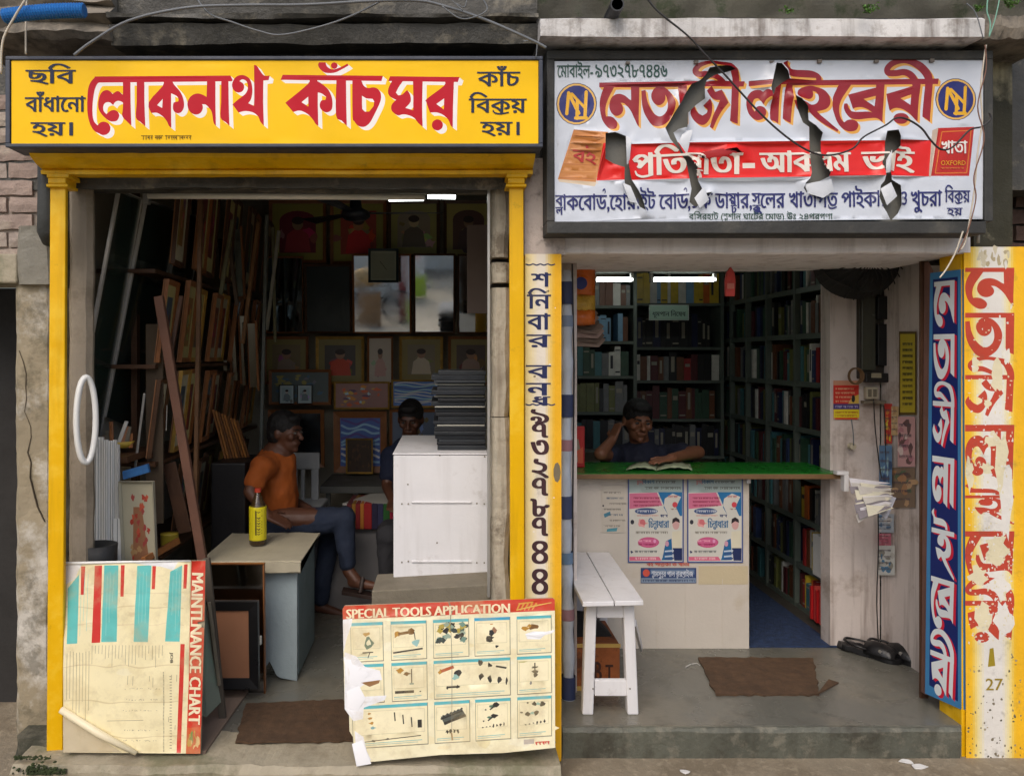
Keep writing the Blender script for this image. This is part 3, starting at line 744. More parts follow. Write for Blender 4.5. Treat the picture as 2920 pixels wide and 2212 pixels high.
pr.text('27', 2125, 1488, 24, (150, 128, 30), w=38)
for i in range(26):
    x = r.uniform(2112, 2178); blob(pr, x, r.uniform(536, 575), r.uniform(2, 7), r.uniform(4, 18), r.choice([(206, 196, 168), (180, 166, 132), WHT]), r, 7)
pr.build('painted_lettering', rp, lambda x, y: P(x, y, 3.15), WALLPAINT, disp=lambda x, y: .008)

# dark recesses and masonry left and right of the two shops
lw = thing('brick_wall', 'pale old brick wall at the top left edge behind the yellow sign', 'wall', (-1.95, .1, 1.9))
c = MB(MORTAR); c.box(-2.7, WX(112, 3.25), .07, .2, WZ(612, 3.25), WZ(250, 3.25)); c.build('mortar', lw)
r = random.Random(5); BM = []
for k, cc in enumerate([(156, 138, 128), (148, 130, 120), (162, 148, 138)]):
    m_ = M('old_brick_%d' % k, cc, rough=.9, var=.22, vs=11, bump=.7, bs=60, dirt=(178, 166, 150), damt=.6, ds=9, thr=.5)
    b = MB(m_); b.extrude_profile([(-.005, 0), (-.009, .03), (-.005, .062), (.03, .062), (.03, 0)], 0, .21, 5, amp=.006, seed=k * 3, freq=18); BM.append(b)
for row in range(11):
    zz = WZ(612, 3.25) + .008 + row * .073
    for k in range(4):
        xx = -2.52 + k * .222 + (.11 if row % 2 else 0)
        if xx > WX(40, 3.25): continue
        src = BM[r.randrange(3)]
        key = id(src)
        if not hasattr(src, 'ob'): src.ob = src.build('brick', None); WORLD[src.ob] = Vector((0, 0, 0)); o = src.ob
        else: o = src.ob.copy(); COL.objects.link(o)
        o.parent = lw; o.location = Vector((xx + .105, .07, zz)) - WORLD[lw]
        o.rotation_euler = (0, r.uniform(-.03, .03), 0)
lp = thing('plaster_column', 'cracked grey plaster column left of the yellow post', 'pillar', (WX(68, 3.2), 0, 0))
c = MB(OLDPLAS)
def blockcol(c, px0, px1, y0, y1, D, th, nz, amp, seed):
    prof = [(D + CAMY, WX(px0, D)), ]
    x0, x1 = WX(px0, D), WX(px1, D); yb = D + CAMY; rows = []
    for i in range(nz + 1):
        z = WZ(y1, D) + (WZ(y0, D) - WZ(y1, D)) * i / nz; ps = []
        for j, (x, y) in enumerate([(x0, yb + th), (x0, yb + .02), (x0 + .02, yb), ((x0 + x1) / 2 - .02, yb), ((x0 + x1) / 2, yb + .0), (x1 - .02, yb), (x1, yb + .02), (x1, yb + th)]):
            d = noise.noise_vector(Vector((x * 5 + seed, y * 4, z * 6))) * amp + noise.noise_vector(Vector((x * 20 + seed, y * 4, z * 22))) * amp * .4
            ps.append(Vector((x + d.x, y + d.y, z)))
        rows.append(c.pts(ps))
    for a, b in zip(rows, rows[1:]):
        for j in range(7): c.face([a + j, a + j + 1, b + j + 1, b + j])
    c.face([rows[0] + j for j in reversed(range(8))]); c.face([rows[-1] + j for j in range(8)])
blockcol(c, 30, 112, 612, 1605, 3.2, .25, 70, .008, 2.); c.build('shaft', lp, smooth=False)
c = MB(CONC_GREY); blockcol(c, 34, 112, 488, 614, 3.16, .2, 16, .012, 6.); c.build('capital', lp)
c = MB(LEDGE); c.box(-2.7, WX(36, 3.17), -.03, .2, WZ(612, 3.17), WZ(548, 3.17)); c.build('beam', lp, bevel=.008)
c = MB(M('column_foot', (92, 88, 74), rough=.9, var=.3, vs=6, bump=.8, dirt=(44, 46, 34), damt=.8, ds=7, thr=.46)); blockcol(c, 26, 112, 1596, 1640, 3.08, .3, 8, .02, 9.); c.build('foot', lp)
c = MB(M('black_crack', (76, 66, 52), rough=1., bump=0))
cr = [(41, 757), (50, 782), (56, 807), (55, 835), (57, 859), (53, 889), (60, 905), (66, 922), (67, 944), (59, 977), (66, 999), (64, 1031), (74, 1072), (80, 1095), (88, 1111), (96, 1127)]
for (a, b) in zip(cr, cr[1:]):
    c.slab([P(a[0] - .8, a[1], 3.193), P(a[0] + .7, a[1], 3.193), P(b[0] + .7, b[1], 3.193), P(b[0] - .8, b[1], 3.193)], (0, .02, 0))
c.build('crack', lp)
# drain pipe stub by the capital
c = MB(M('sooty_iron_pipe', (58, 60, 58), rough=.6, var=.25, vs=8, bump=.3)); c.tube([P(102, 330, 3.08), P(102, 430, 3.08), P(103, 500, 3.08), P(108, 522, 3.12)], [.035, .036, .04, .03], 14)
tag(c.build('drain_pipe', smooth=True), 'sooty iron drain pipe ending above the left plaster column', 'pipe')
# neighbours' dark walls
nb = thing('neighbour_wall', 'wall of the next shop at the left edge, coloured dark as shade', 'wall', (-2.3, .6, 0))
c = MB(DARKVOID); c.box(-3.4, -1.83, .45, .6, -.1, WZ(612, 3.4)); c.build('wall', nb)  # shade of the dark recess is put into the wall colour
nb = thing('neighbour_wall', 'grey brown neighbour wall in a narrow strip right of the 27 pillar', 'wall', (2.7, .6, 0))
c = MB(M('neighbour_brown_wall', (104, 98, 92), rough=.9, var=.3, vs=3, bump=.4, dirt=(38, 36, 34), damt=.9, ds=2.2, thr=.46)); c.box(2.41, 3.6, .12, .2, -.1, WZ(560, 3.3)); c.build('wall', nb)
c = MB(M('neighbour_dark_wall', (46, 42, 38), rough=.9, var=.3, vs=5, bump=.6)); c.box(2.20, 3.6, .22, .3, WZ(562, 3.3), 2.9); c.build('upper_wall', nb)  # very dark brown wall, with dark bricks set on it below
m_ = M('dark_brick', (70, 52, 44), rough=.9, var=.3, vs=12, bump=.7, dirt=(36, 34, 32), damt=.6, ds=8, thr=.5)
b0 = None; r = random.Random(9)
for row in range(8):
    for k in range(2):
        if b0 is None:
            b = MB(m_); b.extrude_profile([(-.02, 0), (-.026, .03), (-.02, .062), (.01, .062), (.01, 0)], 0, .2, 5, amp=.006, seed=31, freq=18); b0 = b.build('brick', None); o = b0
        else: o = b0.copy(); COL.objects.link(o)
        o.parent = nb; o.location = Vector((2.33 + k * .215 + (.1 if row % 2 else 0), .215, WZ(560, 3.3) + .02 + row * .074)) - WORLD[nb]

# ------------------------------------------------------------------ yellow sign and steel front of the glass shop
sg = thing('shop_signboard', 'long yellow signboard with big red white-edged letters over the framing shop', 'sign', (-.7, -.3, 2.6))
c = MB(NAVYT); D = 2.88
c.box(WX(15, D), WX(1172, D), -.318, -.20, WZ(320, D), WZ(124, D)); c.build('panel', sg, bevel=.006)
c = MB(NAVYT)   # raised rim
for q in ((15, 124, 1172, 132), (15, 312, 1172, 320), (15, 132, 25, 312), (1163, 132, 1172, 312)):
    c.box(WX(q[0], D), WX(q[2], D), -.332, -.3185, WZ(q[3], D), WZ(q[1], D))
c.build('rim', sg, bevel=.003)
pr = Print(); YS = (250, 198, 0)
pr.rect(26, 132.6, 1162.5, 311.5, YS)
t1 = lambda x, y: (181.8 + x * .10395, 128.8 + y * .10395)
WH = (244, 238, 234); CR = (190, 6, 36)
for k in A1:
    for (dx, dy) in ((85, 70), (62, 52), (42, 36), (22, 18)):
        if k == 'bindu' and dy > 60: pass
        fs, hs = letter(A1, k, t1, dx, dy); pr.shape(fs, WH, [] if dx > 40 and not hs else hs)
for k in A1:
    fs, hs = letter(A1, k, t1); pr.shape(fs, CR, hs)
NV = (40, 48, 72)
pr.text('ছবি', 59, 182, 31, NV, w=104, bold=14); pr.text('বাঁধানো', 57, 243, 33, NV, w=128, bold=14); pr.text('হয়।', 70, 294, 30, NV, w=94, bold=14)
pr.text('কাঁচ', 1032, 188, 33, NV, w=90, bold=10); pr.text('বিক্রয়', 1014, 245, 32, NV, w=122, bold=10); pr.text('হয়।', 1039, 293, 30, NV, w=88, bold=10)
pr.scribble(306, 303, 106, 9, (110, 84, 10), 5, .14)
pr.build('painted_lettering', sg, lambda x, y: P(x, y, 2.878), PAINT, disp=lambda x, y: .0003 * math.sin(x * .021) * math.sin(y * .03 + .4) + .004, grid=(26, 134, 1162, 311, 14), lift=.0018)
fr = thing('steel_shopfront', 'yellow painted steel posts and canopy framing the glass shop opening', 'shopfront', (-.7, -.15, 0))
c = MB(YELLOW)
c.extrude_profile([(-.19, zt(320.5, 2.9)), (-.25, zt(321, 2.88)), (-.24, zt(328, 2.88)), (-.20, zt(345, 2.93)), (-.168, zt(357, 2.98)), (-.152, zt(360, 3.0)), (-.165, zt(364, 3.0)), (-.165, zt(372, 3.0)), (-.09, zt(376, 3.05)), (-.06, zt(320.5, 2.9))], WX(66, 2.96), WX(1156, 2.96), 40, amp=.003, seed=2)
c.build('canopy', fr)
D = 3.05
def pole(name, xa, xb, ya, yb):
    c = MB(YELLOW); n = len(c.v)
    c.slab([P(xa[0], ya, D), P(xb[0], yb, D), P(xb[1], yb, D), P(xa[1], ya, D)], (0, .022, 0)); return c.build(name, fr, bevel=.004)
pole('post', (108, 142), (100, 135), 374, 1624)
pole('post', (1100, 1131), (1103, 1134), 374, 1640)
for x0, x1 in ((100, 148), (1094, 1140)):
    c = MB(YELLOW); c.pbox(x0, x1, 374, 384, 3.03, .1); c.pbox(x0 + 3, x1 - 6, 384, 397, 3.035, .09); c.pbox(x0 - 1, x1 - 2, 397, 404, 3.03, .09); c.build('bracket', fr, bevel=.004)
# jambs and the stone pillar
c = MB(BEIGE); blockcol(c, 145, 196, 408, 1640, 3.22, .035, 50, .004, 3.); tag(c.build('door_jamb'), 'stained beige plaster jamb just inside the left yellow post', 'jamb')
sp = thing('stone_pillar', 'rough grey stone pillar inside the right yellow post', 'pillar', (WX(1079, 3.2), 0, zf))
for k, (y0, y1) in enumerate([(404, 556), (567, 610), (621, 900), (902, 1300), (1302, 1640)]):
    c = MB(STONE); blockcol(c, 1061 + (k == 1), 1102, y0, y1, 3.2, .14, 14, .011, 10. + k); c.build('stone_block', sp, bevel=.02, smooth=False)
c = MB(DARKVOID); c.pbox(1063, 1100, 404, 1640, 3.26, .06); c.build('core', sp)
c = MB(ALU); c.pbox(1053, 1059, 405, 1290, 3.19, .03); tag(c.build('shutter_track', bevel=.002), 'thin aluminium shutter track beside the stone pillar', 'track')

# ------------------------------------------------------------------ torn white banner over the bookshop
bs = thing('torn_banner_sign', 'torn white banner sign with red headline letters and a red band over the bookshop', 'sign', (1.3, -.25, 2.3))
D = 3.0
c = MB(DARKFR)
for q in ((1180, 112, 2140, 131), (1180, 480, 2125, 506), (1180, 131, 1197, 480), (2122, 131, 2140, 480)):
    c.box(WX(q[0], D), WX(q[2], D), -.215, -.09, WZ(q[3], D), WZ(q[1], D))
c.build('frame', bs, bevel=.004)
c = MB(M('sign_back_board', (112, 112, 106), rough=.8, var=.12, vs=4, bump=.1)); c.box(WX(1198, D), WX(2121, D), -.172, -.15, WZ(479.5, D), WZ(131.5, D)); c.build('back_board', bs)
pr = Print()
pr.poly([(1197, 134), (2124, 125), (2121, 474), (1198, 482)], (206, 212, 222))
T3 = lambda x, y: (1136.25 + .27396 * x, .27396 * y); T4 = lambda x, y: (1605.9 + .27396 * x, .27396 * y)
t2 = lambda x, y: (1280.2 + x * .10395, 121.2 + y * .10395)
GN = (28, 74, 62)
pr.text('মোবাইল-', 1203, 169, 27, GN, w=78, bold=8); pr.text('৯৭৩২৭৮৭৪৪৬', 1285, 169, 29, GN, w=156, bold=8)
def logo(cx, cy, s=1.):
    pr.ell(cx, cy, 44 * s, 45.5 * s, (60, 60, 96)); pr.ell(cx, cy, 42 * s, 44 * s, (226, 178, 88)); pr.ell(cx, cy, 38 * s, 40 * s, (34, 38, 110))
    G_ = (232, 176, 34)
    for L_ in ([(-21, 21, 7), (-17, -24, 7)], [(-17, -24, 7), (5, 20, 7)], [(21, -26, 7), (18, 30, 7)], [(2, -8, 7), (1, 31, 7)], [(-2, 30, 7), (21, 30, 7)], [(-10, -22, 6), (18, 8, 6)]):
        pr.line([(cx + a * s, cy + b * s, w_) for a, b, w_ in L_], G_, True)
logo(1245, 226); logo(2063, 216)
pr.poly([T3(375, 1025), T3(640, 1050), T3(555, 1440), T3(250, 1415)], (196, 128, 66))
pr.poly([T3(250, 1415), T3(555, 1440), T3(540, 1474), T3(262, 1436)], (216, 196, 170)); pr.poly([T3(640, 1050), T3(650, 1075), T3(560, 1465), T3(548, 1440)], (214, 206, 200))
for k in range(7): pr.line([T3(365 - k * 17, 1075 + k * 55) + (2,), T3(610 - k * 12, 1100 + k * 52) + (2,)], (210, 146, 84) if k % 2 else (178, 108, 50))
pr.text('বই', 1236, 350, 27, (176, 40, 34), w=50, rot=.1, bold=14)
pr.poly([(1300, 314), (2013, 304), (2008, 382), (1288, 391)], (222, 30, 24))
pr.text('প্রতিষ্ঠাতা', 1365, 380, 47, (226, 220, 208), w=234, rot=-.011, bold=26); pr.line([(1603, 359, 11), (1630, 358.6, 11)], (226, 220, 208))
pr.text('আকরম', 1642, 374, 45, (226, 220, 208), w=192, rot=-.008, bold=26); pr.text('ভাই', 1862, 371, 44, (226, 220, 208), w=108, bold=26)
pr.poly([(2012, 283), (2026, 277), (2010, 383), (2005, 384)], (196, 176, 160)); pr.poly([(2025, 278), (2103, 275), (2092, 381), (2010, 381)], (188, 36, 28))
pr.line([(2033, 286, 2.4), (2096, 283, 2.4), (2087, 374, 2.4), (2018, 375, 2.4), (2033, 286, 2.4)], (214, 120, 40)) if False else None
for a, b in (((2033, 286), (2096, 283)), ((2096, 283), (2087, 374)), ((2087, 374), (2019, 375)), ((2019, 375), (2033, 286))): pr.line([a + (2.2,), b + (2.2,)], (214, 120, 40))
pr.text('খাতা', 2031, 333, 27, (232, 226, 220), w=55, bold=18); pr.text('OXFORD', 2030, 358, 9.5, (226, 160, 40), w=54)
pr.scribble(2030, 366, 50, 3, (206, 110, 50), 8, .3)
NB = (38, 42, 104)
pr.text('ব্লাকবোর্ড,হোয়াইট বোর্ড,চক ডাষ্টার,স্কুলের খাতাপত্র পাইকারী ও খুচরা', 1200, 455, 33, NB, w=832, rot=-.011, bold=14)
pr.text('বিক্রয়', 2039, 438, 27, NB, w=54, bold=8); pr.text('হয়', 2044, 466, 17, NB, w=32, bold=8)
pr.text('বসিরহাট (শ্মশান ঘাটের মোড়) উঃ ২৪পরগণা', 1487, 475, 13, (44, 76, 60), w=310)
YO = (226, 166, 74); RR = (146, 22, 34)
for k in A2:
    for (dx, dy) in ((46, 50), (30, 33), (15, 16)):
        fs, hs = letter(A2, k, t2, dx, dy); pr.shape(fs, YO, hs)
for k in A2:
    fs, hs = letter(A2, k, t2); pr.shape(fs, RR, hs)
_c = lambda s, T: [T(*q) for q in _p(s)]
TEARS = [_c('620,1060 690,1055 795,1080 800,1150 800,1290 805,1330 830,1420 880,1520 920,1600 935,1665 890,1640 850,1570 790,1530 770,1430 768,1330 690,1300 620,1260 610,1190', T3),
         _c('1440,545 1520,530 1600,540 1640,560 1560,590 1470,610 1420,640 1400,720 1390,800 1330,840 1270,900 1255,1020 1180,1040 1150,1060 1180,1130 1230,1220 1290,1250 1340,1330 1330,1390 1340,1440 1400,1530 1450,1525 1400,1590 1330,1640 1280,1600 1290,1500 1280,1440 1270,1380 1250,1300 1200,1200 1130,1110 1090,1020 1130,960 1170,890 1240,760 1290,680 1370,640 1410,600', T3),
         _c('1950,520 1990,525 2040,580 2055,640 2000,670 1950,710 1925,775 1915,700 1935,620', T3),
         _c('385,770 440,790 490,850 500,960 540,1010 605,1060 590,1110 595,1200 620,1290 650,1340 670,1360 640,1410 560,1450 500,1470 480,1530 460,1490 470,1450 500,1420 520,1370 510,1250 500,1120 490,1020 450,980 430,920 400,830', T4),
         _c('1110,1045 1190,1040 1210,1090 1220,1160 1190,1190 1140,1230 1130,1300 1145,1340 1130,1380 1140,1430 1180,1450 1220,1470 1235,1530 1230,1620 1200,1690 1150,1745 1110,1680 1090,1640 1055,1560 1060,1470 1080,1440 1085,1370 1080,1290 1100,1210 1105,1120', T4),
         _c('1290,1215 1330,1230 1420,1245 1500,1235 1560,1190 1640,1180 1690,1215 1600,1210 1560,1235 1470,1250 1380,1262', T3)]
pr.cut = TEARS
def seg_d(p, a, b):
    ax, ay = a; bx, by = b; dx, dy = bx - ax, by - ay; t = max(0, min(1, ((p[0] - ax) * dx + (p[1] - ay) * dy) / (dx * dx + dy * dy + 1e-9)))
    return math.hypot(p[0] - ax - t * dx, p[1] - ay - t * dy)
def banner_disp(x, y):
    d = .0035 * noise.noise(Vector((x * .012, y * .02, 1.))) + .002 * noise.noise(Vector((x * .04, y * .05, 5.)))
    best = 99
    for T in TEARS:
        if min(q[0] for q in T) - 30 < x < max(q[0] for q in T) + 30 and min(q[1] for q in T) - 30 < y < max(q[1] for q in T) + 30:
            for i in range(len(T)): best = min(best, seg_d((x, y), T[i - 1], T[i]))
    if best < 28:
        u = 1 - best / 28; d += u * u * (.016 + .03 * noise.noise(Vector((x * .035, y * .03, 9.))))
    e = min(x - 1197, 2122 - x, y - 130, 480 - y)
    if e < 10: d *= max(0, e / 10)
    return d + .004
pr.build('banner', bs, lambda x, y: P(x, y, 3.0), FLEX, disp=banner_disp, grid=(1199, 133, 2121, 476, 8), lift=.0026)
for k, x in enumerate((1352, 1500, 1664, 1767, 1890, 2010)):
    c = MB(M('rusty_clip', (120, 112, 104), rough=.6)); c.pbox(x, x + 9, 130 + (1 if k % 2 else 3) - k * .8, 138 - k * .8, 2.985, .01); c.build('clip', bs)

for k, (pts, cc) in enumerate([([(1352, 292), (1364, 302), (1360, 352), (1354, 356)], 0), ([(1476, 284), (1496, 281), (1484, 334), (1466, 308)], 0), ([(1512, 330), (1560, 321), (1594, 327), (1560, 340), (1522, 342)], 1), ([(1738, 398), (1796, 387), (1802, 412), (1778, 428), (1745, 418)], 0), ([(1902, 408), (1925, 394), (1938, 424), (1916, 444)], 0), ([(1914, 346), (1927, 324), (1925, 372), (1914, 374)], 0), ([(1500, 428), (1520, 404), (1532, 432), (1512, 450)], 0), ([(1345, 395), (1362, 402), (1378, 440), (1360, 436)], 0)]):
    c = MB(M('banner_flap_%d' % cc, [(206, 210, 216), (170, 26, 28)][cc], rough=.4, var=.08)); rr_ = random.Random(k); m0 = sum(p[0] for p in pts) / len(pts); m1 = sum(p[1] for p in pts) / len(pts)
    n0 = c.pts([P(x, y, 2.985 - .012 * (i % 2)) for i, (x, y) in enumerate(pts)] + [P(m0 + rr_.uniform(-4, 4), m1, 2.968)])
    for i in range(len(pts)): c.face([n0 + i, n0 + (i + 1) % len(pts), n0 + len(pts)])
    c.build('torn_flap', bs, smooth=True)
# narrow blue board on the right jamb
bb = thing('narrow_signboard', 'tall narrow navy board with stacked white letters beside the flaking pillar', 'sign', (2.12, 0, 1.2))
TL, TR, BRc, BLc = P(2010, 590, 3.33), P(2077, 582, 3.15), P(2078, 1532, 3.15), P(1999, 1497, 3.33)
nrm = (TR - TL).cross(BLc - TL).normalized(); nrm = -nrm if nrm.y > 0 else nrm
c = MB(M('blue_board_edge', (58, 118, 170), rough=.5, var=.1)); c.slab([p - nrm * .007 for p in (BLc, BRc, TR, TL)], -nrm * .012); c.build('panel', bb)
qm0 = qmap(TL, TR, BRc, BLc); qm = lambda u, v: qm0(u / 100, v / 1000); pr = Print()
pr.rect(0, 0, 100, 1000, (66, 128, 178)); pr.poly([(10, 16), (90, 16), (90.5, 985), (12, 976)], (28, 42, 104))
for keys, (y0, y1) in zip(SYL, [(607, 706), (722, 820), (824, 966), (988, 1096), (1102, 1248), (1252, 1362), (1362, 1508)]):
    v0 = (y0 - 586) / .93; v1 = (y1 - 586) / .93
    syll(pr, keys, (14, v0, 80, v1), (222, 228, 230), sh=[(7, 3.5, (206, 36, 60)), (3.5, 1.8, (206, 36, 60))])
pr.build('painted_lettering', bb, qm, PAINT, nrm=nrm, disp=lambda x, y: .002)
# brown strip next to it
c = MB(M('reddish_jamb_board', (116, 84, 74), rough=.7, var=.15, vs=6, bump=.2, streak=.3)); c.slab([P(1999, 1500, 3.36), P(2007, 1500, 3.34), P(2016, 585, 3.34), P(2006, 565, 3.36)], (0, .03, 0))
tag(c.build('jamb_board'), 'reddish brown jamb board behind the narrow navy sign', 'board')
# hanging patterned roll at the left jamb of the bookshop
rb = thing('rolled_banner', 'narrow rolled banner in white, blue and red hanging beside the middle pillar', 'banner', (WX(1226, 3.4), .2, zp))
base = MB(M('roll_white', (176, 184, 196), rough=.6, var=.15, vs=9)); rr = random.Random(2)
path = [P(1220 + (1226 - 1220) * t + 2.5 * math.sin(t * 9), 585 + 970 * t, 3.4) for t in [i / 40 for i in range(41)]]
base.tube(path, [.027 + .004 * math.sin(i * 1.7) for i in range(41)], 12); base.build('roll', rb, smooth=True)
for k, cc in enumerate([(44, 54, 88), (120, 134, 156), (44, 54, 88), (150, 110, 118), (56, 66, 98), (96, 122, 150), (148, 112, 122), (44, 54, 88)]):
    y = 600 + k * 122 + rr.uniform(-20, 20); t0 = (y - 585) / 970; L = rr.uniform(.03, .07)
    b = MB(M('roll_patch_%d_%d_%d' % cc, cc, rough=.6)); i0 = int(t0 * 40); b.tube(path[i0:i0 + max(2, int(L * 40) + 1)], .0315, 12, False); b.build('printed_patch', rb, smooth=True)
c = MB(WIREB); c.tube([P(1236, 570, 3.4), P(1240, 800, 3.4), P(1237, 1100, 3.4), P(1239, 1540, 3.4)], .004, 6); c.build('edge_cord', rb)

# ------------------------------------------------------------------ pipes, cables, plants
pp = MB(PIPEBL); k = 60
pth = [P(8 + 175 * i / k, 36 - 12 * i / k - 4 * math.sin(i / k * 3), 2.78) for i in range(k + 1)]
pp.tube(pth, [.027 if i % 2 else .0225 for i in range(k + 1)], 16)
tag(pp.build('corrugated_pipe', smooth=False), 'bright blue corrugated pipe at the top left corner', 'pipe')
pp = MB(M('black_spout', (36, 38, 42), rough=.5)); pp.lathe(P(1331, 15, 2.85), [(.026, -.02), (.026, .2), (.0, .2), (.021, .19), (.021, -.02)], 18, 'Y')
tag(pp.build('drain_spout', smooth=False), 'short round drain spout above the white ledge', 'pipe')
def cable(pts, r, mat, label, name='cable', D=None):
    pp = MB(mat); q = [P(*p) if len(p) == 3 else P(p[0], p[1], D) for p in catmull(pts, 6)]
    pp.tube(q, r, 6); o = pp.build(name, smooth=True); tag(o, label, 'cable'); return o
cable([(160, 120), (200, 90), (280, 45), (400, 18), (520, 12), (660, 11), (800, 3), (900, 2), (960, 14), (1050, 44), (1150, 88), (1180, 104)], .0052, WIREG, 'thick grey cable sagging across the cornice above the yellow sign', D=2.78)
cable([(420, -10), (452, 30), (500, 48), (560, 68), (610, 76), (700, 56), (770, 30), (840, -6)], .0034, WIREG, 'thin grey cable looping below the thick one on the cornice', D=2.80)
cable([(955, 14), (990, 39), (1020, 39), (1052, 22), (1040, -6)], .0026, WIREG, 'knot of thin wire hanging at the cornice centre', D=2.76)
cable([(970, -5), (1000, 24), (985, 8), (1003, 16), (1010, -8)], .0018, WIREG, 'small wire loop above the cornice knot', D=2.76)
cable([(2, 160), (6, 90), (30, 40), (60, -8)], .004, WIREW, 'pale wire hanging over the left end of the blue pipe', D=2.74)
cable([(56, 118), (56, 60), (58, -5)], .0035, WIREW, 'pale cord behind the blue pipe', D=2.86)
cable([(1397, -5), (1421, 25), (1487, 79), (1525, 120), (1563, 159), (1657, 260), (1731, 318), (1784, 336), (1839, 323), (1866, 296), (1913, 271), (1935, 256), (1959, 258), (1990, 277), (2011, 304), (2033, 323), (2058, 318), (2094, 282), (2121, 274), (2140, 258), (2137, 244)], .0036, WIREB, 'black cable running down across the torn banner', D=2.90)
cable([(2130, 98), (2124, 140), (2118, 200), (2122, 260), (2112, 330), (2106, 400), (2098, 455), (2086, 520), (2075, 540)], .0028, WIREW, 'twisted pale flex hanging down the right edge of the torn banner', D=2.88)
cable([(2128, 98), (2130, 150), (2112, 230), (2126, 300), (2104, 380), (2108, 430), (2090, 500), (2070, 545)], .0022, M('twist_wire_brown', (120, 84, 66), rough=.6), 'brown wire twisted round the pale flex by the banner', D=2.875)
cable([(2137, 80), (2139, 50), (2132, 25), (2134, -6)], .0024, M('green_wire', (120, 170, 150), rough=.6), 'pale green wire above the right end of the white ledge', D=2.82)
cable([(2137, 80), (2150, 40), (2160, -6)], .002, M('green_wire', (120, 170, 150)), 'second pale green wire slanting up from the ledge', D=2.82)
cable([(2088, 8), (2108, 30), (2124, 84)], .002, WIREG, 'short grey wire end over the ledge right of the banner', D=2.82)
cable([(2080, 500), (2064, 545), (2045, 580), (2030, 600)], .003, WIREW, 'loose wires dangling at the banner lower right corner', D=2.95)
cable([(2114, 270), (2114, 420), (2113, 525)], .006, M('thin_conduit', (150, 142, 128), rough=.5), 'thin vertical conduit on the mouldy pillar top', 'conduit', D=3.06)
cable([(1130, 90), (1158, 90), (1158, 125)], .002, WIREG, 'fine wire dropping to the yellow sign corner', D=2.86)
def sprig(cx, cy, D, n, s, label, seed):
    r = random.Random(seed); pl = thing('fern', label, 'plant', P(cx, cy, D))
    st = MB(M('fern_stem', (70, 84, 40), rough=.7)); lf = MB(LEAF)
    for i in range(n):
        a = r.uniform(-2.6, -.5); L = s * r.uniform(.5, 1.2); b = P(cx + r.uniform(-6, 6), cy, D)
        t = b + Vector((math.cos(a) * L * .9, -r.uniform(0, .6) * L, -math.sin(a) * L * .7)); st.tube([b, (b + t) / 2 + Vector((0, 0, .1 * L)), t], .0008, 4)
        for k in range(7):
            u = .2 + .8 * k / 7; q = b.lerp(t, u) + Vector((0, 0, .1 * L * math.sin(u * 3))); w = .006 * r.uniform(.7, 1.4)
            d = Vector((r.uniform(-1, 1), r.uniform(-1, .2), r.uniform(-1, 1))).normalized() * w * 1.6; e = Vector((r.uniform(-1, 1), r.uniform(-.5, .5), r.uniform(-1, 1))).normalized() * w * .7
            lf.poly([q, q + d * .5 + e, q + d, q + d * .5 - e])
    st.build('stem', pl); lf.build('foliage', pl)
sprig(1874, 30, 2.86, 14, .05, 'little green fern growing on the white ledge near its middle', 1)
sprig(1700, 30, 2.86, 6, .03, 'tiny fern sprig left of the larger one on the white ledge', 2)
sprig(2110, 26, 2.86, 9, .035, 'small weeds near the right end of the white ledge', 3)
sprig(2180, 18, 2.9, 14, .06, 'dark weeds at the top right corner above the mossy ledge', 4)
sprig(95, 1640, 3.0, 0, .03, 'x', 5) if False else None
mo = MB(MOSS); r = random.Random(4)
for i in range(160):
    x = 85 + r.gauss(0, 22); q = P(x, 1672 - abs(r.gauss(0, 9)), 2.925); mo.lathe(q, [(.0, -.004), (.007 * r.random() + .003, 0), (.0, .006)], 6)
for i in range(70):
    q = P(r.uniform(30, 110), 1636 + r.uniform(-4, 4), 2.95); mo.lathe(q, [(.0, -.002), (.006 * r.random() + .002, 0), (.0, .005)], 6)
tag(mo.build('moss'), 'clumps of dark moss on the left end of the concrete step', 'moss', kind='stuff')
for k, (x, y, s) in enumerate([(1478, 1668, .02), (1528 + 430, 1646, .028), (1960 + 25, 1657, .03)]):
    D = EYE * F / (y - CY); c = MB(FLAKE); r = random.Random(k); q = P(x, y, D)
    c.slab([q + Vector((s * r.uniform(.6, 1.3) * math.cos(a), s * .7 * r.uniform(.6, 1.2) * math.sin(a), .004 + .004 * r.random())) for a in [i * math.pi / 4 for i in range(8)]], (0, 0, -.003))
    tag(c.build('litter_scrap'), ['small white chip on the paving below the bookshop step, left of centre', 'pale scrap beside the crumpled foil near the right pillar', 'crumpled silvery wrapper on the paving near the right pillar'][k], 'litter')
